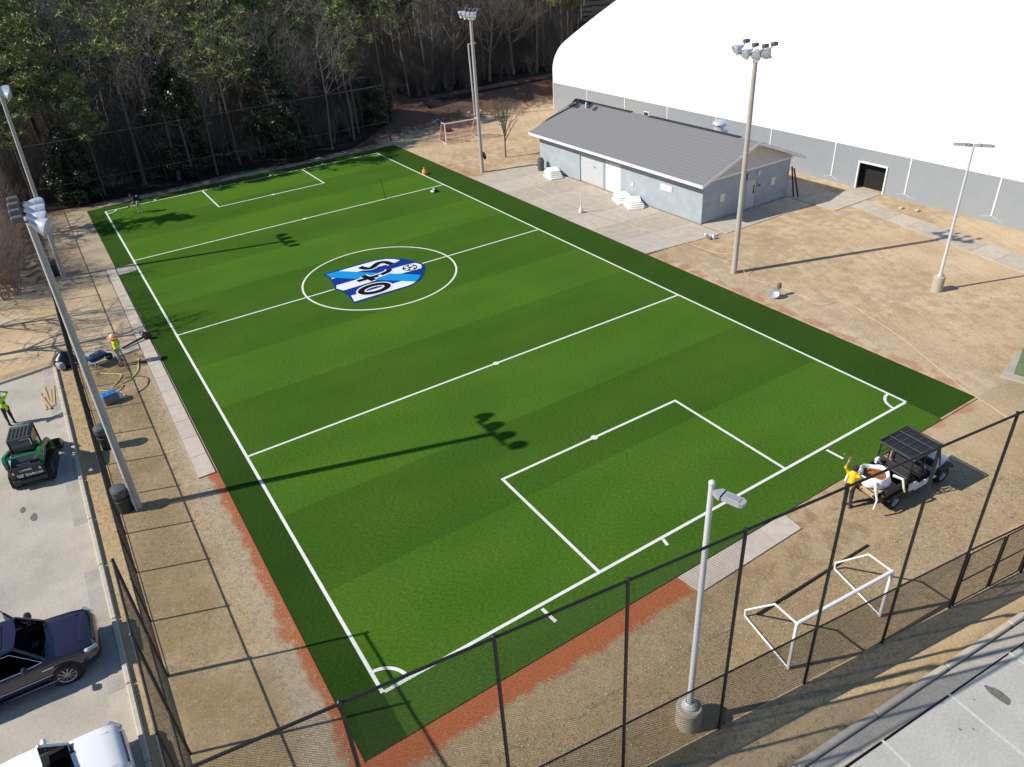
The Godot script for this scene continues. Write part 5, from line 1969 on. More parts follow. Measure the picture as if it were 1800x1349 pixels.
	# lift arms
	for z in [-1, 1]:
		var ar = MB.new()
		ar.prism([Vector2(-1.12, 1.05), Vector2(-1.16, 1.45), Vector2(-1.02, 1.62), Vector2(-0.82, 1.58), Vector2(0.75, 1.12), Vector2(1.32, 0.42), Vector2(1.30, 0.2), Vector2(1.14, 0.2), Vector2(0.65, 0.95), Vector2(-0.8, 1.36), Vector2(-0.86, 1.05)], 0.12, Transform3D(Basis.IDENTITY, Vector3(0, 0, z * 0.64)))
		obj(ar, "lift_arm", M.green_paint, t)
		var cy = MB.new()
		cy.tube(Vector3(-0.75, 0.85, z * 0.55), Vector3(0.2, 1.12, z * 0.55), 0.05, 0.035, 8)
		obj(cy, "hydraulic_ram", M.alu, t)
		var fd = MB.new()
		fd.box(Vector3(-0.35, 0.90, z * 0.52), Vector3(1.3, 0.34, 0.12), 0.03)
		obj(fd, "side_panel", M.green_paint, t)
	var xb = MB.new()
	xb.tube(Vector3(-1.02, 1.5, -0.64), Vector3(-1.02, 1.5, 0.64), 0.055, 0.055, 10)
	obj(xb, "cross_tube", M.green_paint, t)
	var bk = MB.new()
	var ring = func(w): return [Vector3(1.28, 0.62, w), Vector3(1.22, 0.3, w), Vector3(1.3, 0.08, w), Vector3(1.95, 0.02, w), Vector3(1.95, 0.05, w), Vector3(1.36, 0.13, w), Vector3(1.29, 0.32, w), Vector3(1.34, 0.62, w)]
	bk.loft([ring.call(-0.92), ring.call(0.92)])
	for z in [-0.92, 0.92]:
		bk.prism([Vector2(1.28, 0.62), Vector2(1.22, 0.3), Vector2(1.3, 0.08), Vector2(1.95, 0.02), Vector2(1.5, 0.5)], 0.03, Transform3D(Basis.IDENTITY, Vector3(0, 0, z)))
	obj(bk, "bucket", M.dark_plastic, t)

func build_utv():
	var y0 = 0.0
	var u = thing("utility_vehicle", "white and black utility vehicle with a roll cage and ribbed black roof", "utility vehicle", F(19.95, gh(19.95, -3.15), -3.15), deg_to_rad(-3.0))
	# local x forward (east), z right (towards the fence)
	for x in [-1.25, 1.45]:
		for z in [-1, 1]:
			var wn = node("wheel", u)
			var xf = Transform3D(Basis(Vector3(1, 0, 0), PI / 2 * z), Vector3(x, 0.33, z * 0.62))
			var ty = MB.new()
			ty.lathe([Vector2(0, -0.13), Vector2(0.26, -0.13), Vector2(0.33, -0.09), Vector2(0.33, 0.09), Vector2(0.27, 0.13), Vector2(0.19, 0.12)], 22, xf)
			for k in 22:
				var a = TAU * k / 22.0
				ty.box(Vector3(0.335, 0.0, 0), Vector3(0.03, 0.22, 0.035), 0.0, xf * Transform3D(Basis(Vector3.UP, a), Vector3.ZERO))
			obj(ty, "tyre", M.rubber, wn)
			var rm = MB.new()
			rm.lathe([Vector2(0.19, 0.12), Vector2(0.15, 0.05), Vector2(0, 0.07)], 16, xf)
			obj(rm, "rim", M.rim, wn)
			var fe = MB.new()
			fe.prism([Vector2(x - 0.46, 0.55), Vector2(x - 0.36, 0.74), Vector2(x + 0.36, 0.74), Vector2(x + 0.46, 0.55), Vector2(x + 0.40, 0.55), Vector2(x + 0.32, 0.68), Vector2(x - 0.32, 0.68), Vector2(x - 0.40, 0.55)], 0.26, Transform3D(Basis.IDENTITY, Vector3(0, 0, z * 0.66)))
			obj(fe, "fender", M.dark_plastic, u)
	var ch = MB.new()
	ch.box(Vector3(0.1, 0.42, 0), Vector3(3.3, 0.16, 1.1), 0.03)
	obj(ch, "chassis", M.dark_plastic, u)
	var fl = MB.new()
	fl.box(Vector3(0.45, 0.52, 0), Vector3(1.7, 0.05, 1.36), 0.01)
	obj(fl, "floor", M.dark_plastic, u)
	for z in [-1, 1]:
		var sp = MB.new()
		sp.prism([Vector2(-0.55, 0.46), Vector2(-0.6, 0.80), Vector2(-0.2, 0.80), Vector2(0.0, 0.60), Vector2(0.9, 0.58), Vector2(1.05, 0.46)], 0.06, Transform3D(Basis.IDENTITY, Vector3(0, 0, z * 0.70)))
		obj(sp, "side_panel", M.white_gloss, u)
		var dr = MB.new()
		dr.box(Vector3(0.1, 0.45, z * 0.735), Vector3(0.75, 0.1, 0.03), 0.01)
		obj(dr, "side_trim", M.paper, u)
	var nose = MB.new()
	nose.loft([[Vector3(1.0, 0.5, -0.66), Vector3(1.0, 0.98, -0.62), Vector3(1.0, 1.04, 0), Vector3(1.0, 0.98, 0.62), Vector3(1.0, 0.5, 0.66)], [Vector3(1.6, 0.5, -0.6), Vector3(1.6, 0.90, -0.56), Vector3(1.6, 0.97, 0), Vector3(1.6, 0.90, 0.56), Vector3(1.6, 0.5, 0.6)], [Vector3(2.0, 0.52, -0.5), Vector3(2.0, 0.74, -0.48), Vector3(2.02, 0.80, 0), Vector3(2.0, 0.74, 0.48), Vector3(2.0, 0.52, 0.5)]])
	for i in nose.n.size():
		if nose.n[i].dot(nose.v[i] - Vector3(1.4, 0.6, 0)) < 0: nose.n[i] = -nose.n[i]
	obj(nose, "hood", M.white_gloss, u)
	for z in [-0.38, 0.38]:
		var hl = MB.new()
		hl.box(Vector3(2.0, 0.7, z), Vector3(0.06, 0.09, 0.22), 0.02)
		obj(hl, "headlight", M.chrome, u)
	var bs = MB.new()
	bs.path([Vector3(1.95, 0.45, -0.4), Vector3(2.12, 0.5, -0.4), Vector3(2.12, 0.5, 0.4), Vector3(1.95, 0.45, 0.4)], 0.03, 6)
	obj(bs, "front_bar", M.dark_plastic, u)
	# benches
	for q in [[0.35, "seat"], [-0.32, "seat"]]:
		var se = MB.new()
		se.box(Vector3(q[0], 0.80, 0), Vector3(0.46, 0.16, 1.22), 0.05)
		se.box(Vector3(q[0] - 0.25, 1.08, 0), Vector3(0.12, 0.5, 1.22), 0.05)
		obj(se, q[1], M.seat, u)
	var da = MB.new()
	da.box(Vector3(0.95, 0.98, 0), Vector3(0.22, 0.28, 1.2), 0.05)
	obj(da, "dashboard", M.mid_plastic, u)
	var sw = MB.new()
	for k in 14:
		var a = TAU * k / 14.0
		var b = TAU * (k + 1) / 14.0
		sw.tube(Vector3(0.74 + 0.06 * sin(a), 1.1 + 0.15 * sin(a), -0.32 + 0.17 * cos(a)), Vector3(0.74 + 0.06 * sin(b), 1.1 + 0.15 * sin(b), -0.32 + 0.17 * cos(b)), 0.015, 0.015, 5)
	obj(sw, "steering_wheel", M.dark_plastic, u)
	var ws = MB.new()
	ws.quad(Vector3(1.12, 1.05, -0.6), Vector3(1.12, 1.05, 0.6), Vector3(0.86, 1.82, 0.6), Vector3(0.86, 1.82, -0.6))
	var gm = plain(0.5, 0.52, 0.55, 0.1)
	gm.transparency = BaseMaterial3D.TRANSPARENCY_ALPHA
	gm.albedo_color.a = 0.25
	obj(ws, "windscreen", gm, u)
	# roll cage
	for z in [-0.66, 0.66]:
		var cg = MB.new()
		cg.path([Vector3(1.15, 0.9, z), Vector3(0.85, 1.84, z), Vector3(-0.62, 1.84, z), Vector3(-0.72, 0.8, z)], 0.028, 7)
		cg.path([Vector3(0.05, 1.84, z), Vector3(0.0, 0.8, z)], 0.026, 7)
		cg.path([Vector3(-0.70, 1.45, z), Vector3(0.02, 1.42, z)], 0.02, 6)
		cg.path([Vector3(-0.71, 1.2, z), Vector3(0.02, 1.18, z)], 0.02, 6)
		obj(cg, "cage_hoop", M.black_steel, u)
	var rg = MB.new()
	for q in [[0.85, 1.84], [0.05, 1.84], [-0.62, 1.84], [-0.66, 1.5], [-0.68, 1.35], [-0.70, 1.2], [-0.71, 1.05], [-0.72, 0.9]]:
		rg.tube(Vector3(q[0], q[1], -0.66), Vector3(q[0], q[1], 0.66), 0.024 if q[1] > 1.8 else 0.017, -1.0, 7)
	obj(rg, "cage_bars", M.black_steel, u)
	# roof of two panels with raised ribs
	var rf = node("roof", u)
	var rp = MB.new()
	rp.box(Vector3(0.12, 1.895, 0), Vector3(1.6, 0.05, 1.46), 0.02)
	obj(rp, "panel", M.dark_plastic, rf)
	for k in 5:
		var rb = MB.new()
		rb.box(Vector3(0.12, 1.928, -0.56 + 0.28 * k), Vector3(1.5, 0.018, 0.05), 0.006)
		obj(rb, "rib", M.mid_plastic, rf)
	for x in [-0.68, -0.14, 0.42, 0.92]:
		var cr = MB.new()
		cr.tube(Vector3(x, 1.955, -0.76), Vector3(x, 1.955, 0.76), 0.03, 0.03, 6)
		obj(cr, "roof_bar", M.black_steel, rf)
	for z in [-0.6, 0.6]:
		var rb = MB.new()
		rb.tube(Vector3(-0.68, 1.95, z * 1.2), Vector3(0.92, 1.96, z * 1.24), 0.03, 0.03, 6)
		obj(rb, "roof_bar", M.black_steel, rf)
	# cargo bed with dropped tailgate
	var bd = MB.new()
	bd.box(Vector3(-1.35, 0.80, 0), Vector3(1.15, 0.05, 1.36), 0.01)
	bd.box(Vector3(-1.35, 0.95, -0.68), Vector3(1.15, 0.32, 0.05), 0.015)
	bd.box(Vector3(-1.35, 0.95, 0.68), Vector3(1.15, 0.32, 0.05), 0.015)
	bd.box(Vector3(-0.78, 0.98, 0), Vector3(0.05, 0.36, 1.36), 0.015)
	obj(bd, "cargo_bed", M.dark_plastic, u)
	var tg = MB.new()
	tg.box(Vector3(-2.05, 0.74, 0), Vector3(0.34, 0.04, 1.3), 0.01)
	obj(tg, "tailgate", M.dark_plastic, u)
	var lt = MB.new()
	lt.box(Vector3(-1.94, 0.62, 0.58), Vector3(0.05, 0.1, 0.14), 0.01)
	lt.box(Vector3(-1.94, 0.62, -0.58), Vector3(0.05, 0.1, 0.14), 0.01)
	obj(lt, "tail_light", plain(0.4, 0.02, 0.02, 0.3), u)
	# pallet on the bed
	var gy = gh(19.95, -3.15)
	var p = thing("wooden_pallet", "wooden pallet under the open bulk bag on the utility vehicle", "pallet", F(18.25, gy + 0.835, -3.05), deg_to_rad(-8.0))
	for k in 7:
		var s = MB.new()
		s.box(Vector3(-0.52 + 0.175 * k, 0.125, 0), Vector3(0.11, 0.02, 1.1), 0.004)
		obj(s, "deck_slat", M.plank, p)
	for z in [-0.5, 0, 0.5]:
		var s = MB.new()
		s.box(Vector3(0, 0.065, z), Vector3(1.16, 0.1, 0.05), 0.004)
		obj(s, "stringer", M.plank, p)
	for k in 3:
		var s = MB.new()
		s.box(Vector3(-0.5 + 0.5 * k, 0.008, 0), Vector3(0.1, 0.016, 1.1))
		obj(s, "bottom_slat", M.plank, p)
	# open bulk bag, slumped, half full of brown infill
	var g = thing("bulk_bag", "open white bulk bag half full of brown sand on the pallet", "bag", F(18.25, gy + 0.975, -3.05), deg_to_rad(-8.0))
	var rings = []
	var rn = RandomNumberGenerator.new()
	rn.seed = 12
	for lv in [[0.0, 0.46], [0.10, 0.56], [0.26, 0.58], [0.40, 0.53], [0.46, 0.49], [0.42, 0.44], [0.30, 0.42]]:
		var r = []
		for i in 24:
			var a = -TAU * i / 24.0
			var rr = lv[1] * (0.9 + 0.1 * pow(abs(cos(2.0 * a)), 0.5)) * (1.0 + 0.05 * sin(a * 5.0 + lv[0] * 9.0) + rn.randf_range(-0.015, 0.015))
			r.append(Vector3(cos(a) * rr, lv[0] + 0.03 * sin(a * 3.0 + 1.0) * (1.0 if lv[0] > 0.2 else 0.0), sin(a) * rr))
		rings.append(r)
	var mb = MB.new()
	mb.loft(rings, false)
	mb.smooth(70)
	obj(mb, "sack", M.sack, g)
	var inf = MB.new()
	for i in 24:
		var a = TAU * i / 24.0
		var b = TAU * (i + 1) / 24.0
		for q in [[0.0, 0.22], [0.22, 0.44]]:
			var hy = func(rr, an): return 0.33 - 0.10 * rr + 0.05 * cos(an - 0.5) + 0.02 * sin(an * 4.0)
			inf._out(Vector3(cos(a) * q[0], hy.call(q[0], a) if q[0] > 0.0 else 0.38, sin(a) * q[0]), Vector3(cos(b) * q[0], hy.call(q[0], b) if q[0] > 0.0 else 0.38, sin(b) * q[0]), Vector3(cos(b) * q[1], hy.call(q[1], b), sin(b) * q[1]), Vector3(cos(a) * q[1], hy.call(q[1], a), sin(a) * q[1]), Vector3(0, -1, 0))
	inf.smooth(60)
	obj(inf, "sand", M.infill, g)
	# limp lifting straps
	for q in [[[-0.40, 0.42, 0.40], [-0.60, 0.30, 0.62], [-0.55, -0.1, 0.74], [-0.60, -0.52, 0.72]], [[0.42, 0.42, 0.42], [0.62, 0.35, 0.70], [0.66, 0.0, 0.78], [0.74, -0.20, 0.80]], [[-0.45, 0.44, -0.38], [-0.72, 0.30, -0.50], [-0.86, 0.02, -0.46]], [[0.45, 0.44, -0.4], [0.7, 0.5, -0.5], [0.72, 0.32, -0.62]]]:
		var st = MB.new()
		for i in q.size() - 1:
			var a = Vector3(q[i][0], q[i][1], q[i][2])
			var b = Vector3(q[i + 1][0], q[i + 1][1], q[i + 1][2])
			st.tube(a, b, 0.055 - 0.008 * i, 0.047 - 0.008 * i, 6)
		obj(st, "strap", M.sack, g)
	var ct = thing("drink_can", "small red and white drink can on the utility vehicle's bench", "can", F(20.35, gy + 0.88, -3.7))
	mb = MB.new()
	mb.lathe([Vector2(0, 0), Vector2(0.045, 0.01), Vector2(0.045, 0.13), Vector2(0, 0.15)], 10)
	obj(mb, "shell", plain(0.45, 0.04, 0.05, 0.4), ct)
	mb = MB.new()
	mb.lathe([Vector2(0, 0.15), Vector2(0.04, 0.15), Vector2(0.04, 0.21), Vector2(0, 0.22)], 10)
	obj(mb, "lid", M.paper, ct)

func build_vehicles():
	M.headlamp = plain(0.55, 0.56, 0.58, 0.1, 0.4)
	make_car("parked_suv", "dark navy SUV with chrome trim and its driver's door open", F(-9.32, 0.01, 7.05), deg_to_rad(-2.5), 5.2, 2.06, 1.9, M.navy, true, true)
	make_car("parked_car", "white parked car beside the dark navy SUV", F(-9.0, 0.01, 1.85), deg_to_rad(3.0), 4.9, 1.98, 1.72, M.white_paint, false, false)
	build_loader()
	build_utv()

# ---------------------------------------------------------------- people: one smooth skin over a posed skeleton
func sdf_body(bones, cell):
	# bones: [a, b, ra, rb, colour]; smooth union, meshed as surface nets
	var lo = Vector3.ONE * 99
	var hi = -Vector3.ONE * 99
	for b in bones:
		for e in [[b[0], b[2]], [b[1], b[3]]]:
			lo = lo.min(e[0] - Vector3.ONE * (e[1] + 0.08))
			hi = hi.max(e[0] + Vector3.ONE * (e[1] + 0.08))
	var n = Vector3i(((hi - lo) / cell).ceil()) + Vector3i.ONE
	var val = PackedFloat32Array()
	val.resize(n.x * n.y * n.z)
	val.fill(9.0)
	var own = PackedInt32Array()
	own.resize(val.size())
	var best = PackedFloat32Array()
	best.resize(val.size())
	best.fill(9.0)
	var k = 0.045
	for bi in bones.size():
		var b = bones[bi]
		var m = max(b[2], b[3]) + 0.10
		var l3 = Vector3i(((b[0].min(b[1]) - Vector3.ONE * m - lo) / cell).floor()).clamp(Vector3i.ZERO, n - Vector3i.ONE)
		var h3 = Vector3i(((b[0].max(b[1]) + Vector3.ONE * m - lo) / cell).ceil()).clamp(Vector3i.ZERO, n - Vector3i.ONE)
		var ab = b[1] - b[0]
		var d2 = max(ab.length_squared(), 1e-6)
		for z in range(l3.z, h3.z + 1):
			for y in range(l3.y, h3.y + 1):
				for x in range(l3.x, h3.x + 1):
					var p = lo + Vector3(x, y, z) * cell
					var t = clampf((p - b[0]).dot(ab) / d2, 0, 1)
					var d = (p - b[0] - ab * t).length() - lerpf(b[2], b[3], t)
					var i = (z * n.y + y) * n.x + x
					if d < best[i]:
						best[i] = d
						own[i] = bi
					var o = val[i]
					var hh = max(k - abs(o - d), 0.0) / k
					val[i] = min(o, d) - hh * hh * k * 0.25
	var vid = {}
	var vs = []
	var cs = []
	for z in n.z - 1:
		for y in n.y - 1:
			for x in n.x - 1:
				var s = Vector3.ZERO
				var c = 0
				var base_i = (z * n.y + y) * n.x + x
				var neg = 0
				for q in 8:
					var i = base_i + (q & 1) + ((q >> 1) & 1) * n.x + ((q >> 2) & 1) * n.x * n.y
					if val[i] < 0: neg += 1
				if neg == 0 or neg == 8: continue
				for e in [[0, 1], [2, 3], [4, 5], [6, 7], [0, 2], [1, 3], [4, 6], [5, 7], [0, 4], [1, 5], [2, 6], [3, 7]]:
					var ia = base_i + (e[0] & 1) + ((e[0] >> 1) & 1) * n.x + ((e[0] >> 2) & 1) * n.x * n.y
					var ib = base_i + (e[1] & 1) + ((e[1] >> 1) & 1) * n.x + ((e[1] >> 2) & 1) * n.x * n.y
					if (val[ia] < 0) != (val[ib] < 0):
						var t = val[ia] / (val[ia] - val[ib])
						var pa = Vector3(e[0] & 1, (e[0] >> 1) & 1, (e[0] >> 2) & 1)
						var pb = Vector3(e[1] & 1, (e[1] >> 1) & 1, (e[1] >> 2) & 1)
						s += pa.lerp(pb, t)
						c += 1
				vid[base_i] = vs.size()
				vs.append(lo + (Vector3(x, y, z) + s / c) * cell)
				cs.append(bones[own[base_i]][4])
	var mb = MB.new()
	var sx = 1
	var sy = n.x
	var sz = n.x * n.y
	var face = func(a, b, c, d, flip):
		if vid.has(a) and vid.has(b) and vid.has(c) and vid.has(d):
			var q = [vid[a], vid[b], vid[c], vid[d]]
			if flip: q.reverse()
			for t in [[0, 1, 2], [0, 2, 3]]:
				var before = mb.v.size()
				mb.tri(vs[q[t[0]]], vs[q[t[1]]], vs[q[t[2]]])
				if mb.v.size() > before:
					for e in [t[0], t[2], t[1]]: mb.c.append(cs[q[e]])
	for z in range(1, n.z - 1):
		for y in range(1, n.y - 1):
			for x in range(1, n.x - 1):
				var i = (z * n.y + y) * n.x + x
				var a = val[i] < 0
				if a != (val[i + sx] < 0): face.call(i, i - sy, i - sy - sz, i - sz, a)
				if a != (val[i + sy] < 0): face.call(i, i - sz, i - sz - sx, i - sx, a)
				if a != (val[i + sz] < 0): face.call(i, i - sx, i - sx - sy, i - sy, a)
	# orient outwards by the field's gradient
	for i in range(0, mb.v.size(), 3):
		var ctr = (mb.v[i] + mb.v[i + 1] + mb.v[i + 2]) / 3.0
		var g = Vector3.ZERO
		var p0 = (ctr - lo) / cell
		var c0 = Vector3i(p0.round()).clamp(Vector3i.ONE, n - Vector3i.ONE * 2)
		var j = (c0.z * n.y + c0.y) * n.x + c0.x
		g = Vector3(val[j + 1] - val[j - 1], val[j + sy] - val[j - sy], val[j + sz] - val[j - sz])
		if mb.n[i].dot(g) < 0:
			for e in 3: mb.n[i + e] = -mb.n[i + e]
			var t = mb.v[i + 1]
			mb.v[i + 1] = mb.v[i + 2]
			mb.v[i + 2] = t
	mb.smooth(75)
	return mb

# joints in local metres: x forward, y up, z right
func person(label, at, turn, J, shirt, sleeves, trousers, skin, hair, shoes):
	var p = thing("person", label, "person", at, turn, "workers on the site")
	var bones = []
	var add = func(a, b, ra, rb, col): bones.append([J[a] if a is String else a, J[b] if b is String else b, ra, rb, col])
	var mid_sh = (J.sl + J.sr) * 0.5
	add.call("pelvis", mid_sh, 0.135, 0.14, shirt)
	add.call(J.pelvis + Vector3(0, 0, -0.07), J.pelvis + Vector3(0, 0, 0.07), 0.12, 0.12, trousers)
	add.call("sl", "sr", 0.075, 0.075, shirt)
	add.call(mid_sh, J.head - (J.head - mid_sh) * 0.3, 0.058, 0.055, skin)
	add.call(J.head + Vector3(-0.01, -0.04, 0), J.head + Vector3(0.0, 0.05, 0), 0.085, 0.095, skin)
	add.call(J.head + Vector3(0.09, -0.015, 0), J.head + Vector3(0.105, -0.03, 0), 0.018, 0.02, skin)
	for s in ["l", "r"]:
		add.call("s" + s, "e" + s, 0.062, 0.048, sleeves)
		add.call("e" + s, "w" + s, 0.045, 0.034, skin)
		add.call("h" + s, "k" + s, 0.092, 0.066, trousers)
		add.call("k" + s, "a" + s, 0.062, 0.045, trousers)
		add.call(J["a" + s] + Vector3(-0.04, -0.03, 0), J["a" + s] + Vector3(0.15, -0.045, 0), 0.045, 0.038, shoes)
	var mb = sdf_body(bones, 0.028)
	# palms and fingers
	mb.tint = skin
	for s in ["l", "r"]:
		var w = J["w" + s]
		var d = (w - J["e" + s]).normalized()
		var sd = d.cross(Vector3(1, 0.2, 0)).normalized()
		if sd.length() < 0.5: sd = Vector3(0, 0, 1)
		var nn = sd.cross(d).normalized()
		mb.box(Vector3.ZERO, Vector3(0.09, 0.03, 0.08), 0.01, Transform3D(Basis(d, nn, sd), w + d * 0.05))
		for k in 4:
			var b0 = w + d * 0.09 + sd * (0.03 - 0.02 * k)
			var l = [0.034, 0.04, 0.037, 0.028][k]
			mb.tube(b0, b0 + d * l, 0.009, 0.0085, 5)
			mb.tube(b0 + d * l, b0 + d * l * 1.6 + nn * l * 0.7, 0.0085, 0.007, 5)
		var t0 = w + d * 0.03 + sd * 0.04
		mb.tube(t0, t0 + sd * 0.03 + d * 0.03, 0.011, 0.009, 5)
		mb.tube(t0 + sd * 0.03 + d * 0.03, t0 + sd * 0.025 + d * 0.06, 0.009, 0.008, 5)
	# eyes, brows, mouth, ears
	mb.tint = Color(0.03, 0.02, 0.02)
	for z in [-0.034, 0.034]:
		mb.box(J.head + Vector3(0.088, 0.012, z), Vector3(0.012, 0.012, 0.024), 0.003)
		mb.box(J.head + Vector3(0.088, 0.035, z), Vector3(0.012, 0.008, 0.034), 0.002)
	mb.tint = Color(0.25, 0.09, 0.07)
	mb.box(J.head + Vector3(0.083, -0.065, 0), Vector3(0.012, 0.01, 0.045), 0.003)
	mb.tint = skin
	for z in [-0.098, 0.098]:
		mb.box(J.head + Vector3(-0.005, 0.0, z), Vector3(0.035, 0.055, 0.015), 0.006)
	obj(mb, "body", M.figure, p)
	if hair != null:
		var h = MB.new()
		h.lathe([Vector2(0.108, -0.03), Vector2(0.112, 0.03), Vector2(0.095, 0.085), Vector2(0.05, 0.12), Vector2(0, 0.128)], 16, Transform3D(Basis(Vector3(0, 0, 1), 0.25).scaled(Vector3(1.03, 1, 0.98)), J.head + Vector3(-0.012, 0.025, 0)))
		obj(h, "hair", plain(hair.r, hair.g, hair.b, 0.8), p)
	return p

func stand_joints(lean = 0.0):
	return {"pelvis": Vector3(0, 0.95, 0), "sl": Vector3(lean, 1.43, -0.18), "sr": Vector3(lean, 1.43, 0.18), "head": Vector3(lean * 1.3 + 0.03, 1.66, 0),
		"el": Vector3(lean, 1.14, -0.24), "er": Vector3(lean, 1.14, 0.24), "wl": Vector3(lean + 0.12, 0.92, -0.22), "wr": Vector3(lean + 0.12, 0.92, 0.22),
		"hl": Vector3(0, 0.92, -0.09), "hr": Vector3(0, 0.92, 0.09), "kl": Vector3(0.04, 0.50, -0.11), "kr": Vector3(0.02, 0.50, 0.11), "al": Vector3(0, 0.085, -0.12), "ar": Vector3(0, 0.085, 0.12)}

func build_people():
	var skin = Color(0.42, 0.24, 0.16)
	var navy = Color(0.02, 0.022, 0.03)
	# worker in yellow at the bag, one arm up with a pole, back to the fence
	var J = stand_joints(0.10)
	J.el = Vector3(0.02, 1.66, -0.30)
	J.wl = Vector3(0.10, 1.93, -0.26)
	J.er = Vector3(0.28, 1.22, 0.24)
	J.wr = Vector3(0.48, 1.18, 0.16)
	J.kl = Vector3(0.06, 0.5, -0.11)
	var gy = gh(17.35, -2.75)
	var p = person("worker in a yellow T-shirt and dark trousers raising a long stick", F(17.42, gy, -2.74), deg_to_rad(12.0), J, Color(0.80, 0.52, 0.01), Color(0.80, 0.52, 0.01), Color(0.035, 0.035, 0.04), skin, Color(0.03, 0.02, 0.015), Color(0.12, 0.09, 0.07))
	var st = thing("long_stick", "long thin wooden stick held up by the worker in yellow", "stick", Vector3.ZERO)
	var hand = p.transform * (J.wl + Vector3(0.02, 0.06, 0.0))
	var hand2 = p.transform * Vector3(0.75, 1.30, -0.05)
	var mb = MB.new()
	mb.tube(hand + (hand - hand2) * 0.55, hand2 + (hand2 - hand) * 0.2, 0.018, 0.018, 7)
	obj(mb, "shaft", M.plank, st)
	mb = MB.new()
	mb.tube(hand2 + (hand2 - hand) * 0.1, hand2 + (hand2 - hand) * 0.24, 0.024, 0.024, 7)
	obj(mb, "grip", M.dark_plastic, st)
	# worker in a lime vest and straw-and-orange hat, facing the edge path
	var K = stand_joints(-0.03)
	K.wl = Vector3(0.16, 1.0, -0.14)
	K.wr = Vector3(0.18, 1.02, 0.12)
	K.kr = Vector3(0.10, 0.50, 0.11)
	K.ar = Vector3(0.12, 0.085, 0.12)
	var q = person("worker in a lime vest and a wide orange-brimmed white hat on the strip", F(-3.16, 0, 26.85), deg_to_rad(165.0), K, Color(0.52, 0.85, 0.02), Color(0.52, 0.85, 0.02), Color(0.30, 0.27, 0.24), skin, Color(0.03, 0.02, 0.015), Color(0.10, 0.07, 0.05))
	mb = MB.new()
	mb.lathe([Vector2(0.285, -0.03), Vector2(0.28, -0.02), Vector2(0.0, 0.02)], 20, Transform3D(Basis(Vector3(0, 0, 1), 0.1), K.head + Vector3(0, 0.06, 0)))
	mb.lathe([Vector2(0.14, -0.16), Vector2(0.13, 0.02)], 16, Transform3D(Basis.IDENTITY, K.head + Vector3(-0.02, 0.02, 0)))
	obj(mb, "hat_brim", M.orange, q)
	mb = MB.new()
	mb.lathe([Vector2(0.135, 0.0), Vector2(0.13, 0.07), Vector2(0.08, 0.13), Vector2(0, 0.145)], 18, Transform3D(Basis.IDENTITY, K.head + Vector3(0, 0.07, 0)))
	obj(mb, "hard_hat", M.white_gloss, q)
	# worker in a lime shirt on the lot with both hands at his head
	var N = stand_joints(0.0)
	N.el = Vector3(0.05, 1.58, -0.42)
	N.wl = Vector3(0.10, 1.72, -0.18)
	N.er = Vector3(0.05, 1.58, 0.42)
	N.wr = Vector3(0.10, 1.74, 0.18)
	var r = person("worker in a lime shirt and dark trousers raising both hands to his white cap", F(-8.55, 0.01, 24.0), deg_to_rad(120.0), N, Color(0.50, 0.80, 0.02), Color(0.50, 0.80, 0.02), navy, skin, null, Color(0.03, 0.03, 0.03))
	mb = MB.new()
	mb.lathe([Vector2(0.118, -0.02), Vector2(0.122, 0.03), Vector2(0.10, 0.09), Vector2(0.05, 0.122), Vector2(0, 0.13)], 16, Transform3D(Basis.IDENTITY, N.head + Vector3(0, 0.03, 0)))
	mb.box(N.head + Vector3(0.16, 0.045, 0), Vector3(0.12, 0.015, 0.15), 0.006)
	obj(mb, "cap", M.white_gloss, r)
	mb = MB.new()
	mb.lathe([Vector2(0.07, 0), Vector2(0.0, 0.012)], 12, Transform3D(Basis(Vector3(0, 0, 1), PI / 2), Vector3(-0.155, 1.28, 0)))
	obj(mb, "shirt_print", plain(0.02, 0.12, 0.10, 0.8), r)
	# worker blowing infill at the far corner, stooped
	var O = stand_joints(0.22)
	O.sl.y = 1.36
	O.sr.y = 1.36
	O.head = Vector3(0.40, 1.52, 0)
	O.el = Vector3(0.22, 1.06, -0.26)
	O.er = Vector3(0.24, 1.06, 0.26)
	O.wl = Vector3(0.42, 0.90, -0.16)
	O.wr = Vector3(0.46, 0.92, 0.16)
	O.kl = Vector3(0.14, 0.50, -0.1)
	O.al = Vector3(0.12, 0.085, -0.12)
	O.ar = Vector3(-0.16, 0.085, 0.12)
	var s = person("stooping worker in a dark jacket and pale trousers at the far corner", F(2.45, 0.04, 54.3), deg_to_rad(160.0), O, navy, navy, Color(0.42, 0.36, 0.26), skin, Color(0.02, 0.014, 0.01), Color(0.25, 0.2, 0.14))
	var b = thing("backpack_blower", "dark backpack blower worn by the stooping worker at the far corner", "leaf blower", Vector3.ZERO)
	b.transform = s.transform
	mb = MB.new()
	mb.box(Vector3(-0.10, 1.22, 0), Vector3(0.26, 0.46, 0.38), 0.08, Transform3D(Basis(Vector3(0, 0, 1), -0.35), Vector3(-0.45, 0.12, 0)))
	obj(mb, "engine", M.dark_plastic, b)
	mb = MB.new()
	mb.path([Vector3(-0.05, 0.95, 0.28), Vector3(0.30, 0.90, 0.28), Vector3(0.55, 0.80, 0.22), Vector3(1.05, 0.42, 0.2)], 0.045, 8)
	obj(mb, "tube", M.dark_plastic, b)

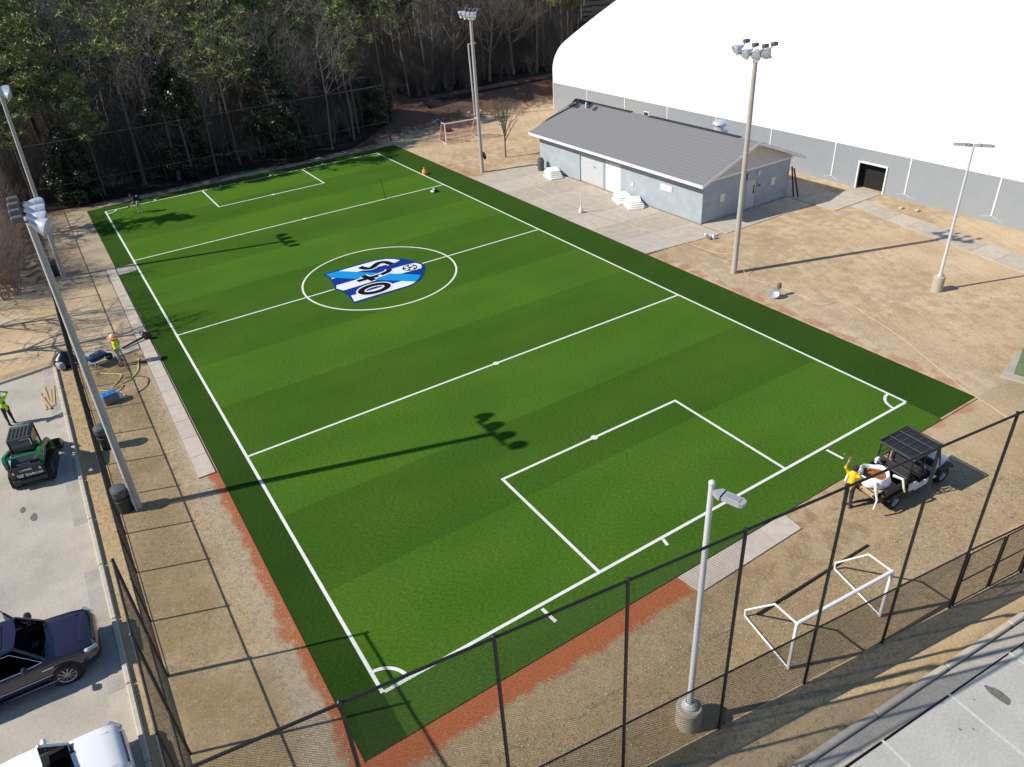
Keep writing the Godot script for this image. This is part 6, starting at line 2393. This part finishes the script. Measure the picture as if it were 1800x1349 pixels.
# ---------------------------------------------------------------- bins, bags, tools and other loose things
func bin_(label, at, turn, domed, group = ""):
	var t = thing("trash_bin", label, "trash bin", at, turn, group)
	var mb = MB.new()
	mb.lathe([Vector2(0, 0), Vector2(0.27, 0.0), Vector2(0.30, 0.80), Vector2(0.32, 0.82)], 20)
	obj(mb, "barrel", M.can_dark if domed else M.can, t)
	mb = MB.new()
	if domed:
		mb.lathe([Vector2(0.32, 0.82), Vector2(0.335, 0.86), Vector2(0.33, 1.05), Vector2(0.345, 1.07), Vector2(0.30, 1.14), Vector2(0.15, 1.19), Vector2(0, 1.20)], 20)
	else:
		mb.lathe([Vector2(0.32, 0.82), Vector2(0.33, 0.86), Vector2(0.24, 0.94), Vector2(0.22, 1.08), Vector2(0.12, 1.12), Vector2(0, 1.12)], 20)
	obj(mb, "lid", M.can, t)
	mb = MB.new()
	mb.lathe([Vector2(0.305, 0.60), Vector2(0.318, 0.62), Vector2(0.305, 0.64)], 20)
	obj(mb, "band", M.can, t)
	return t

func sack_pile(label, at, turn, seed_, n = 4):
	var t = thing("sack_pile", label, "folded sacks", at, turn, "piles of folded white bulk bags")
	var r = RandomNumberGenerator.new()
	r.seed = seed_
	for k in n:
		var w = 1.75 - 0.10 * k
		var d = 1.25 - 0.07 * k
		var y = 0.12 * k
		var rings = []
		for lv in [[0.0, 0.95], [0.02, 1.0], [0.10, 1.0], [0.125, 0.96]]:
			var ring = []
			for i in 28:
				var a = -TAU * i / 28.0
				var c = cos(a)
				var s = sin(a)
				var e = 0.22
				var px = sign(c) * pow(abs(c), e) * w * 0.5 * lv[1] * (1.0 + r.randf_range(-0.025, 0.025))
				var pz = sign(s) * pow(abs(s), e) * d * 0.5 * lv[1] * (1.0 + r.randf_range(-0.03, 0.03))
				ring.append(Vector3(px, y + lv[0] + r.randf_range(-0.008, 0.008) * (1.0 if lv[0] > 0.05 else 0.0), pz))
			rings.append(ring)
		var mb = MB.new()
		mb.loft(rings)
		mb.smooth(45)
		var o = obj(mb, "sack", M.sack, t)
		o.rotation.y = r.randf_range(-0.14, 0.14)
		o.position = Vector3(r.randf_range(-0.06, 0.06) + 0.05 * k, 0, r.randf_range(-0.06, 0.06))
	return t

func cord(called, label, category, pts, r, mat, group = ""):
	# a slack line over the ground: points [x, y, z], rounded off with a spline
	var c = Curve3D.new()
	for i in pts.size():
		var p = F(pts[i][0], pts[i][1], pts[i][2])
		var a = F(pts[max(i - 1, 0)][0], pts[max(i - 1, 0)][1], pts[max(i - 1, 0)][2])
		var b = F(pts[min(i + 1, pts.size() - 1)][0], pts[min(i + 1, pts.size() - 1)][1], pts[min(i + 1, pts.size() - 1)][2])
		var h = (b - a) / 6.0
		c.add_point(p, -h, h)
	c.bake_interval = 0.12
	var mb = MB.new()
	var bp = c.get_baked_points()
	for i in bp.size() - 1: mb.tube(bp[i], bp[i + 1], r, r, 5, false)
	return tag(obj(mb, called, mat), label, category, group)

func build_clutter():
	bin_("grey barrel bin with a bonnet lid beside the clubhouse corner", F(33.55, 0.04, 40.4), 0.0, false)
	bin_("dark bin with a domed lid at the foot of the wooden pole on the strip", F(-5.0, 0, 13.75), 0.0, true)
	bin_("dark bin with a domed lid standing by the low fence alone", F(-4.95, 0, 19.0), 0.0, true)
	bin_("dark bin under brush beside the pole at the thicket", F(-4.95, 0, 43.9), 0.0, true)
	sack_pile("large pile of folded white sacks on the apron by the grey bin", F(33.25, 0.04, 38.05), deg_to_rad(70.0), 31, 5)
	sack_pile("pile of folded white sacks in front of the white roll door", F(33.45, 0.04, 29.1), deg_to_rad(62.0), 32, 4)
	sack_pile("pile of folded white sacks against the blue front wall", F(33.35, 0.04, 27.7), deg_to_rad(58.0), 33, 4)
	# white post in a weighted foot on the apron
	var p = thing("barrier_post", "white post in a square weighted foot on the concrete apron", "post", F(29.46, 0.045, 29.2))
	var mb = MB.new()
	mb.box(Vector3(0, 0.14, 0), Vector3(0.30, 0.28, 0.30), 0.05)
	mb.lathe([Vector2(0.12, 0.28), Vector2(0.09, 0.38), Vector2(0.05, 0.5)], 12)
	obj(mb, "foot", M.white_gloss, p)
	mb = MB.new()
	mb.tube(Vector3(0, 0.4, 0), Vector3(0.0, 1.45, 0), 0.05, 0.03, 10)
	obj(mb, "upright", M.white_gloss, p)
	# fallen post with its foot
	var q = thing("fallen_post", "white post and weighted foot tipped over at the apron edge", "post", F(32.75, 0.17, 19.35), 0.3)
	mb = MB.new()
	mb.box(Vector3(0, 0, 0), Vector3(0.30, 0.30, 0.30), 0.05, Transform3D(Basis(Vector3(1, 0, 0), 0.3), Vector3.ZERO))
	mb.lathe([Vector2(0.15, 0.1), Vector2(0.12, 0.3), Vector2(0.06, 0.5), Vector2(0.0, 0.5)], 12, Transform3D(Basis(Vector3(0, 0, 1), 1.0), Vector3(-0.05, 0.0, -0.1)))
	obj(mb, "foot", M.white_gloss, q)
	mb = MB.new()
	mb.tube(Vector3(0.1, -0.1, 0.05), Vector3(0.75, -0.11, 0.15), 0.055, 0.055, 10)
	obj(mb, "upright", M.white_gloss, q)
	mb = MB.new()
	mb.lathe([Vector2(0.0, -0.08), Vector2(0.16, -0.08), Vector2(0.16, 0.05), Vector2(0, 0.06)], 12, Transform3D(Basis(Vector3(1, 0, 0), 1.2), Vector3(0.12, 0.0, 0.28)))
	obj(mb, "cap", M.white_gloss, q)
	# spare floodlight lying on the lawn
	var s = thing("spare_floodlight", "loose floodlight reflector lying on the east lawn", "floodlight", F(28.95, 0.0, 10.6))
	mb = MB.new()
	var xf = Transform3D(Basis(Vector3(0, 0, 1), 1.1), Vector3(0, 0.30, 0))
	mb.lathe([Vector2(0.31, 0.0), Vector2(0.30, 0.1), Vector2(0.22, 0.28), Vector2(0.12, 0.4), Vector2(0, 0.42)], 18, xf.rotated_local(Vector3(1, 0, 0), PI))
	obj(mb, "reflector", M.alu, s)
	mb = MB.new()
	mb.box(Vector3(0.40, 0.62, -0.05), Vector3(0.2, 0.34, 0.2), 0.03)
	mb.tube(Vector3(0.3, 0.35, -0.03), Vector3(0.40, 0.5, -0.05), 0.05, 0.05, 8)
	obj(mb, "ballast_box", plain(0.13, 0.15, 0.10, 0.6), s)
	# ropes strung between poles
	cord("rope", "tan rope strung from the far pole over the apron to the lawn pole", "rope", [[29.7, 1.45, 43.6], [30.6, 0.6, 41.6], [30.5, 0.10, 38.0], [30.0, 0.08, 33.0], [29.55, 0.30, 29.4], [30.3, 0.09, 25.0], [30.9, 0.07, 21.0], [30.4, 0.5, 16.6], [29.98, 1.25, 14.5]], 0.013, M.yellow_rope)
	cord("rope", "tan rope trailing from the lawn pole across the east lawn", "rope", [[29.95, 1.0, 14.35], [29.92, 0.1, 13.4], [30.1, 0.03, 12.0], [30.25, 0.03, 9.9], [30.05, 0.03, 8.5], [30.6, 0.03, 8.15], [31.1, 0.03, 8.1], [31.35, 0.03, 7.4], [31.0, 0.03, 6.2], [30.16, 0.03, 3.7], [29.0, 0.03, 1.2], [27.95, 0.03, -1.1], [27.5, 0.03, -2.6], [26.8, -0.1, -5.0]], 0.013, M.yellow_rope)
	# ground-mounted transformer
	var t = thing("transformer_box", "dark green transformer cabinet on a concrete pad", "transformer", F(31.5, 0, -2.05), deg_to_rad(14.0))
	mb = MB.new()
	mb.box(Vector3(0.35, 0.03, 0), Vector3(2.9, 0.10, 2.1), 0.02)
	obj(mb, "pad", M.concrete_grey, t)
	mb = MB.new()
	mb.box(Vector3(0.35, 0.40, 0), Vector3(1.9, 0.60, 1.3), 0.02)
	obj(mb, "cabinet", M.green_box, t)
	mb = MB.new()
	mb.box(Vector3(0.35, 1.06, 0.0), Vector3(1.86, 0.70, 1.26), 0.02)
	obj(mb, "hood", plain(0.12, 0.17, 0.085, 0.6), t)
	mb = MB.new()
	mb.box(Vector3(-0.62, 0.3, 0.3), Vector3(0.06, 0.1, 0.12), 0.01)
	obj(mb, "latch", M.alu, t)
	# things on the pitch
	var c = thing("marker_bag", "orange bag set down on the far touchline", "bag", F(25.4, 0.04, 46.9))
	mb = MB.new()
	mb.lathe([Vector2(0, 0), Vector2(0.22, 0.02), Vector2(0.25, 0.18), Vector2(0.17, 0.38), Vector2(0.06, 0.48), Vector2(0, 0.5)], 10, Transform3D(Basis(Vector3(0, 0, 1), 0.12).scaled(Vector3(1, 1, 1.2)), Vector3.ZERO))
	obj(mb, "sack", plain(0.80, 0.33, 0.06, 0.8), c)
	mb = MB.new()
	mb.tube(Vector3(-0.03, 0.45, 0), Vector3(-0.1, 0.58, 0.08), 0.04, 0.07, 7)
	obj(mb, "neck", M.orange, c)
	var f = thing("marker_flag", "thin dark marker rod standing on the far build-out line", "rod", F(19.75, 0.04, 43.1))
	mb = MB.new()
	mb.tube(Vector3.ZERO, Vector3(-0.15, 1.65, 0), 0.022, 0.016, 7)
	obj(mb, "rod", M.dark_plastic, f)
	mb = MB.new()
	mb.lathe([Vector2(0, 0.05), Vector2(0.07, 0.04), Vector2(0.16, 0.0)], 12, Transform3D(Basis.IDENTITY, Vector3.ZERO))
	obj(mb, "foot", M.rubber, f)
	var k = thing("tool_case", "small black tool case with grey rolls left on the far turf", "tool case", F(23.55, 0.04, 41.6), 0.3)
	mb = MB.new()
	mb.box(Vector3(0.1, 0.12, 0), Vector3(0.45, 0.22, 0.28), 0.04)
	obj(mb, "case", M.dark_plastic, k)
	mb = MB.new()
	mb.tube(Vector3(-0.18, 0.1, -0.16), Vector3(-0.18, 0.1, 0.16), 0.09, 0.09, 10)
	mb.tube(Vector3(-0.02, 0.26, -0.12), Vector3(-0.02, 0.26, 0.12), 0.05, 0.05, 8)
	obj(mb, "roll", M.paper, k)
	# blower on the edge path
	var b = thing("leaf_blower", "black handheld blower with red housing dropped on the edge path", "leaf blower", F(-1.75, 0.06, 29.3), deg_to_rad(-20.0))
	mb = MB.new()
	mb.box(Vector3(0.25, 0.2, 0), Vector3(0.36, 0.36, 0.34), 0.09)
	obj(mb, "housing", plain(0.10, 0.012, 0.012, 0.4), b)
	mb = MB.new()
	mb.box(Vector3(0.45, 0.14, 0.02), Vector3(0.2, 0.26, 0.3), 0.06)
	mb.path([Vector3(0.05, 0.3, 0.1), Vector3(0.0, 0.5, 0.1), Vector3(0.22, 0.56, 0.1), Vector3(0.3, 0.4, 0.1)], 0.025, 6)
	obj(mb, "handle", M.dark_plastic, b)
	mb = MB.new()
	mb.tube(Vector3(0.1, 0.14, 0.1), Vector3(-0.35, 0.1, 0.45), 0.07, 0.06, 10)
	mb.tube(Vector3(-0.35, 0.1, 0.45), Vector3(-0.85, 0.07, 0.95), 0.06, 0.05, 10)
	obj(mb, "tube", M.dark_plastic, b)
	# cooler
	var o = thing("cooler_box", "grey cooler with a blue lid on the strip beside yellow hoses", "cooler", F(-4.25, 0, 23.1), deg_to_rad(10.0))
	mb = MB.new()
	mb.box(Vector3(0, 0.24, 0), Vector3(0.66, 0.46, 0.46), 0.04)
	obj(mb, "tub", plain(0.16, 0.175, 0.19, 0.6), o)
	mb = MB.new()
	mb.box(Vector3(0, 0.51, 0), Vector3(0.70, 0.10, 0.50), 0.035)
	obj(mb, "lid", M.cooler_blue, o)
	mb = MB.new()
	for x in [-0.2, 0.05, 0.22]:
		mb.box(Vector3(x, 0.565, 0.05), Vector3(0.09, 0.012, 0.16), 0.004)
	obj(mb, "cup_recess", plain(0.015, 0.10, 0.3, 0.6), o)
	mb = MB.new()
	mb.box(Vector3(0.48, 0.2, 0.02), Vector3(0.24, 0.34, 0.2), 0.03)
	obj(mb, "side_pouch", M.paper, o)
	# wheelbarrow with a tray of tools
	var w = thing("wheelbarrow", "blue wheelbarrow carrying grey boxes beside the low fence", "wheelbarrow", F(-4.25, 0, 27.75), deg_to_rad(25.0))
	mb = MB.new()
	mb.loft([[Vector3(-0.35, 0.35, -0.22), Vector3(-0.35, 0.35, 0.22), Vector3(0.3, 0.35, 0.22), Vector3(0.3, 0.35, -0.22)], [Vector3(-0.55, 0.66, -0.34), Vector3(-0.55, 0.66, 0.34), Vector3(0.5, 0.62, 0.34), Vector3(0.5, 0.62, -0.34)]])
	for i in mb.n.size():
		if mb.n[i].dot(mb.v[i] - Vector3(0, 0.45, 0)) < 0: mb.n[i] = -mb.n[i]
	obj(mb, "tray", plain(0.015, 0.05, 0.14, 0.5), w)
	mb = MB.new()
	for z in [-0.25, 0.25]:
		mb.path([Vector3(0.65, 0.22, z * 0.3), Vector3(0.2, 0.33, z), Vector3(-0.5, 0.4, z * 1.1), Vector3(-1.15, 0.62, z * 1.25)], 0.02, 6)
		mb.path([Vector3(-0.2, 0.35, z), Vector3(-0.42, 0.02, z * 1.2), Vector3(-0.55, 0.38, z)], 0.016, 6)
	obj(mb, "frame", M.alu, w)
	mb = MB.new()
	mb.lathe([Vector2(0.05, -0.05), Vector2(0.2, -0.045), Vector2(0.2, 0.045), Vector2(0.05, 0.05)], 16, Transform3D(Basis(Vector3(1, 0, 0), PI / 2), Vector3(0.68, 0.2, 0)))
	obj(mb, "wheel", M.rubber, w)
	var x2 = thing("tool_box", "grey slatted tool box stacked in the blue wheelbarrow", "tool box", F(-4.35, 0.56, 27.8), deg_to_rad(25.0))
	mb = MB.new()
	mb.box(Vector3(0, 0.12, 0), Vector3(0.58, 0.22, 0.42), 0.03)
	obj(mb, "case", plain(0.28, 0.29, 0.30, 0.6), x2)
	mb = MB.new()
	for k2 in 4: mb.box(Vector3(-0.2 + 0.13 * k2, 0.24, 0), Vector3(0.07, 0.02, 0.36), 0.005)
	obj(mb, "rib", plain(0.45, 0.46, 0.47, 0.6), x2)
	var x3 = thing("waste_sack", "shiny black waste sack with a grey top outside the low fence", "sack", F(-5.72, 0, 29.0), 0.4)
	mb = MB.new()
	mb.lathe([Vector2(0, 0), Vector2(0.42, 0.0), Vector2(0.5, 0.22), Vector2(0.42, 0.5), Vector2(0.22, 0.68), Vector2(0.1, 0.76), Vector2(0, 0.78)], 12, Transform3D(Basis.from_scale(Vector3(1.2, 1, 1.4)), Vector3.ZERO))
	obj(mb, "bag", plain(0.008, 0.009, 0.011, 0.3), x3)
	mb = MB.new()
	mb.box(Vector3(-0.45, 0.25, 0.4), Vector3(0.3, 0.4, 0.5), 0.06)
	obj(mb, "tied_bundle", plain(0.3, 0.32, 0.33, 0.7), x3)
	# yellow hoses
	cord("hose", "yellow hose looped on the strip between cooler and wheelbarrow", "hose", [[-4.3, 0.05, 26.6], [-3.9, 0.04, 26.2], [-3.4, 0.04, 25.7], [-3.7, 0.04, 25.0], [-4.0, 0.04, 24.6], [-3.2, 0.04, 24.8], [-2.6, 0.04, 25.6], [-2.4, 0.05, 26.6], [-2.3, 0.05, 27.0]], 0.028, M.hose, "yellow hoses on the strip")
	cord("hose", "yellow hose running from the cooler along the strip", "hose", [[-4.55, 0.05, 24.6], [-4.1, 0.04, 24.3], [-3.5, 0.04, 24.5], [-3.9, 0.04, 23.9], [-4.4, 0.04, 24.0], [-3.8, 0.04, 23.6], [-3.55, 0.1, 23.2]], 0.028, M.hose, "yellow hoses on the strip")
	cord("hose", "thin dark cable curled on the strip near the cooler", "cable", [[-3.3, 0.03, 25.2], [-2.7, 0.03, 25.0], [-2.3, 0.03, 24.4], [-2.5, 0.03, 23.6], [-3.0, 0.03, 23.2]], 0.02, M.rubber)
	# planks on the lot edge
	for k3 in 5:
		var pl = MB.new()
		pl.box(Vector3.ZERO, Vector3(0.10 + 0.01 * (k3 % 2), 0.04, [2.0, 2.4, 1.9, 2.2, 1.6][k3]), 0.006)
		var ob = obj(pl, "timber_plank", M.plank)
		ob.position = F([-7.12, -6.92, -6.76, -6.62, -7.0][k3], 0.03 if k3 < 4 else 0.075, [25.4, 25.8, 25.5, 25.7, 25.1][k3])
		ob.rotation.y = [0.07, 0.05, -0.04, -0.06, 0.16][k3]
		tag(ob, "raw pine plank lying on the lot by the kerb", "plank", "pine planks on the lot")
	# black edging left on the near lawn
	var ed = MB.new()
	for i in 12:
		var t0 = i / 12.0
		var t1 = (i + 1) / 12.0
		ed.tube(F(lerpf(11.0, 16.3, t0), gh(13, -4.4) + 0.03, -4.32 - 0.12 * t0), F(lerpf(11.0, 16.3, t1), gh(13, -4.4) + 0.03, -4.32 - 0.12 * t1), 0.05, 0.05, 6, i == 0 or i == 11)
	tag(obj(ed, "drain_pipe", mottled(0.035, 0.028, 0.022, 0.2, 0.6, 97, 0.8, 0.2)), "long black pipe lying on the lawn behind the goal frame", "pipe")
	# pipes leaning at the clubhouse's back corner
	for e in 2:
		var lp = MB.new()
		lp.tube(F(43.35 + 0.1 * e, 0.04, 21.25 - 0.35 * e), F(43.06, 2.3 - 0.1 * e, 21.5 - 0.2 * e), 0.06, 0.06, 8)
		tag(obj(lp, "leaning_pipe", M.dark_plastic), "black pipe leaning against the back corner of the clubhouse", "pipe", "pipes leaning on the clubhouse")
	# weathered tyre on the red bank
	var ty = thing("old_tyre", "old black tyre at the foot of the red bank", "tyre", F(34.6, gh(34.6, 59.6) + 0.02, 59.6))
	mb = MB.new()
	mb.lathe([Vector2(0.24, 0.06), Vector2(0.36, 0.0), Vector2(0.48, 0.02), Vector2(0.5, 0.12), Vector2(0.47, 0.2), Vector2(0.34, 0.22), Vector2(0.24, 0.16), Vector2(0.24, 0.06)], 22)
	obj(mb, "tread", M.rubber, ty)
	# stones and rubble along the bank: a few one can point at
	var rr = RandomNumberGenerator.new()
	rr.seed = 88
	for i in 22:
		var mb2 = MB.new()
		var rs = rr.randf_range(0.10, 0.26)
		mb2.lathe([Vector2(0, -rs * 0.3), Vector2(rs * 0.9, -rs * 0.2), Vector2(rs, rs * 0.15), Vector2(rs * 0.6, rs * 0.5), Vector2(0, rs * 0.55)], 7, Transform3D(Basis(Vector3(rr.randf(), 1, rr.randf()).normalized(), rr.randf() * TAU).scaled(Vector3(1.3, 1, 0.8)), Vector3.ZERO))
		var so = obj(mb2, "field_stone", M.concrete_grey)
		var sx = rr.randf_range(29.5, 44.0)
		var sz = rr.randf_range(59.6, 62.5) + (sx - 30.0) * 0.12
		so.position = F(sx, gh(sx, sz), sz)
		tag(so, "pale stone among the litter at the foot of the red bank", "stone", "stones along the red bank")
	for qq in [[46.6, 14.6], [46.9, 13.6]]:
		var mb3 = MB.new()
		mb3.box(Vector3(0, 0.06, 0), Vector3(0.42, 0.14, 0.26), 0.05)
		var s3 = obj(mb3, "stepping_block", M.concrete_pale)
		s3.position = F(qq[0], 0, qq[1])
		tag(s3, "small pale block on the grass along the hall wall", "block", "blocks by the hall wall")
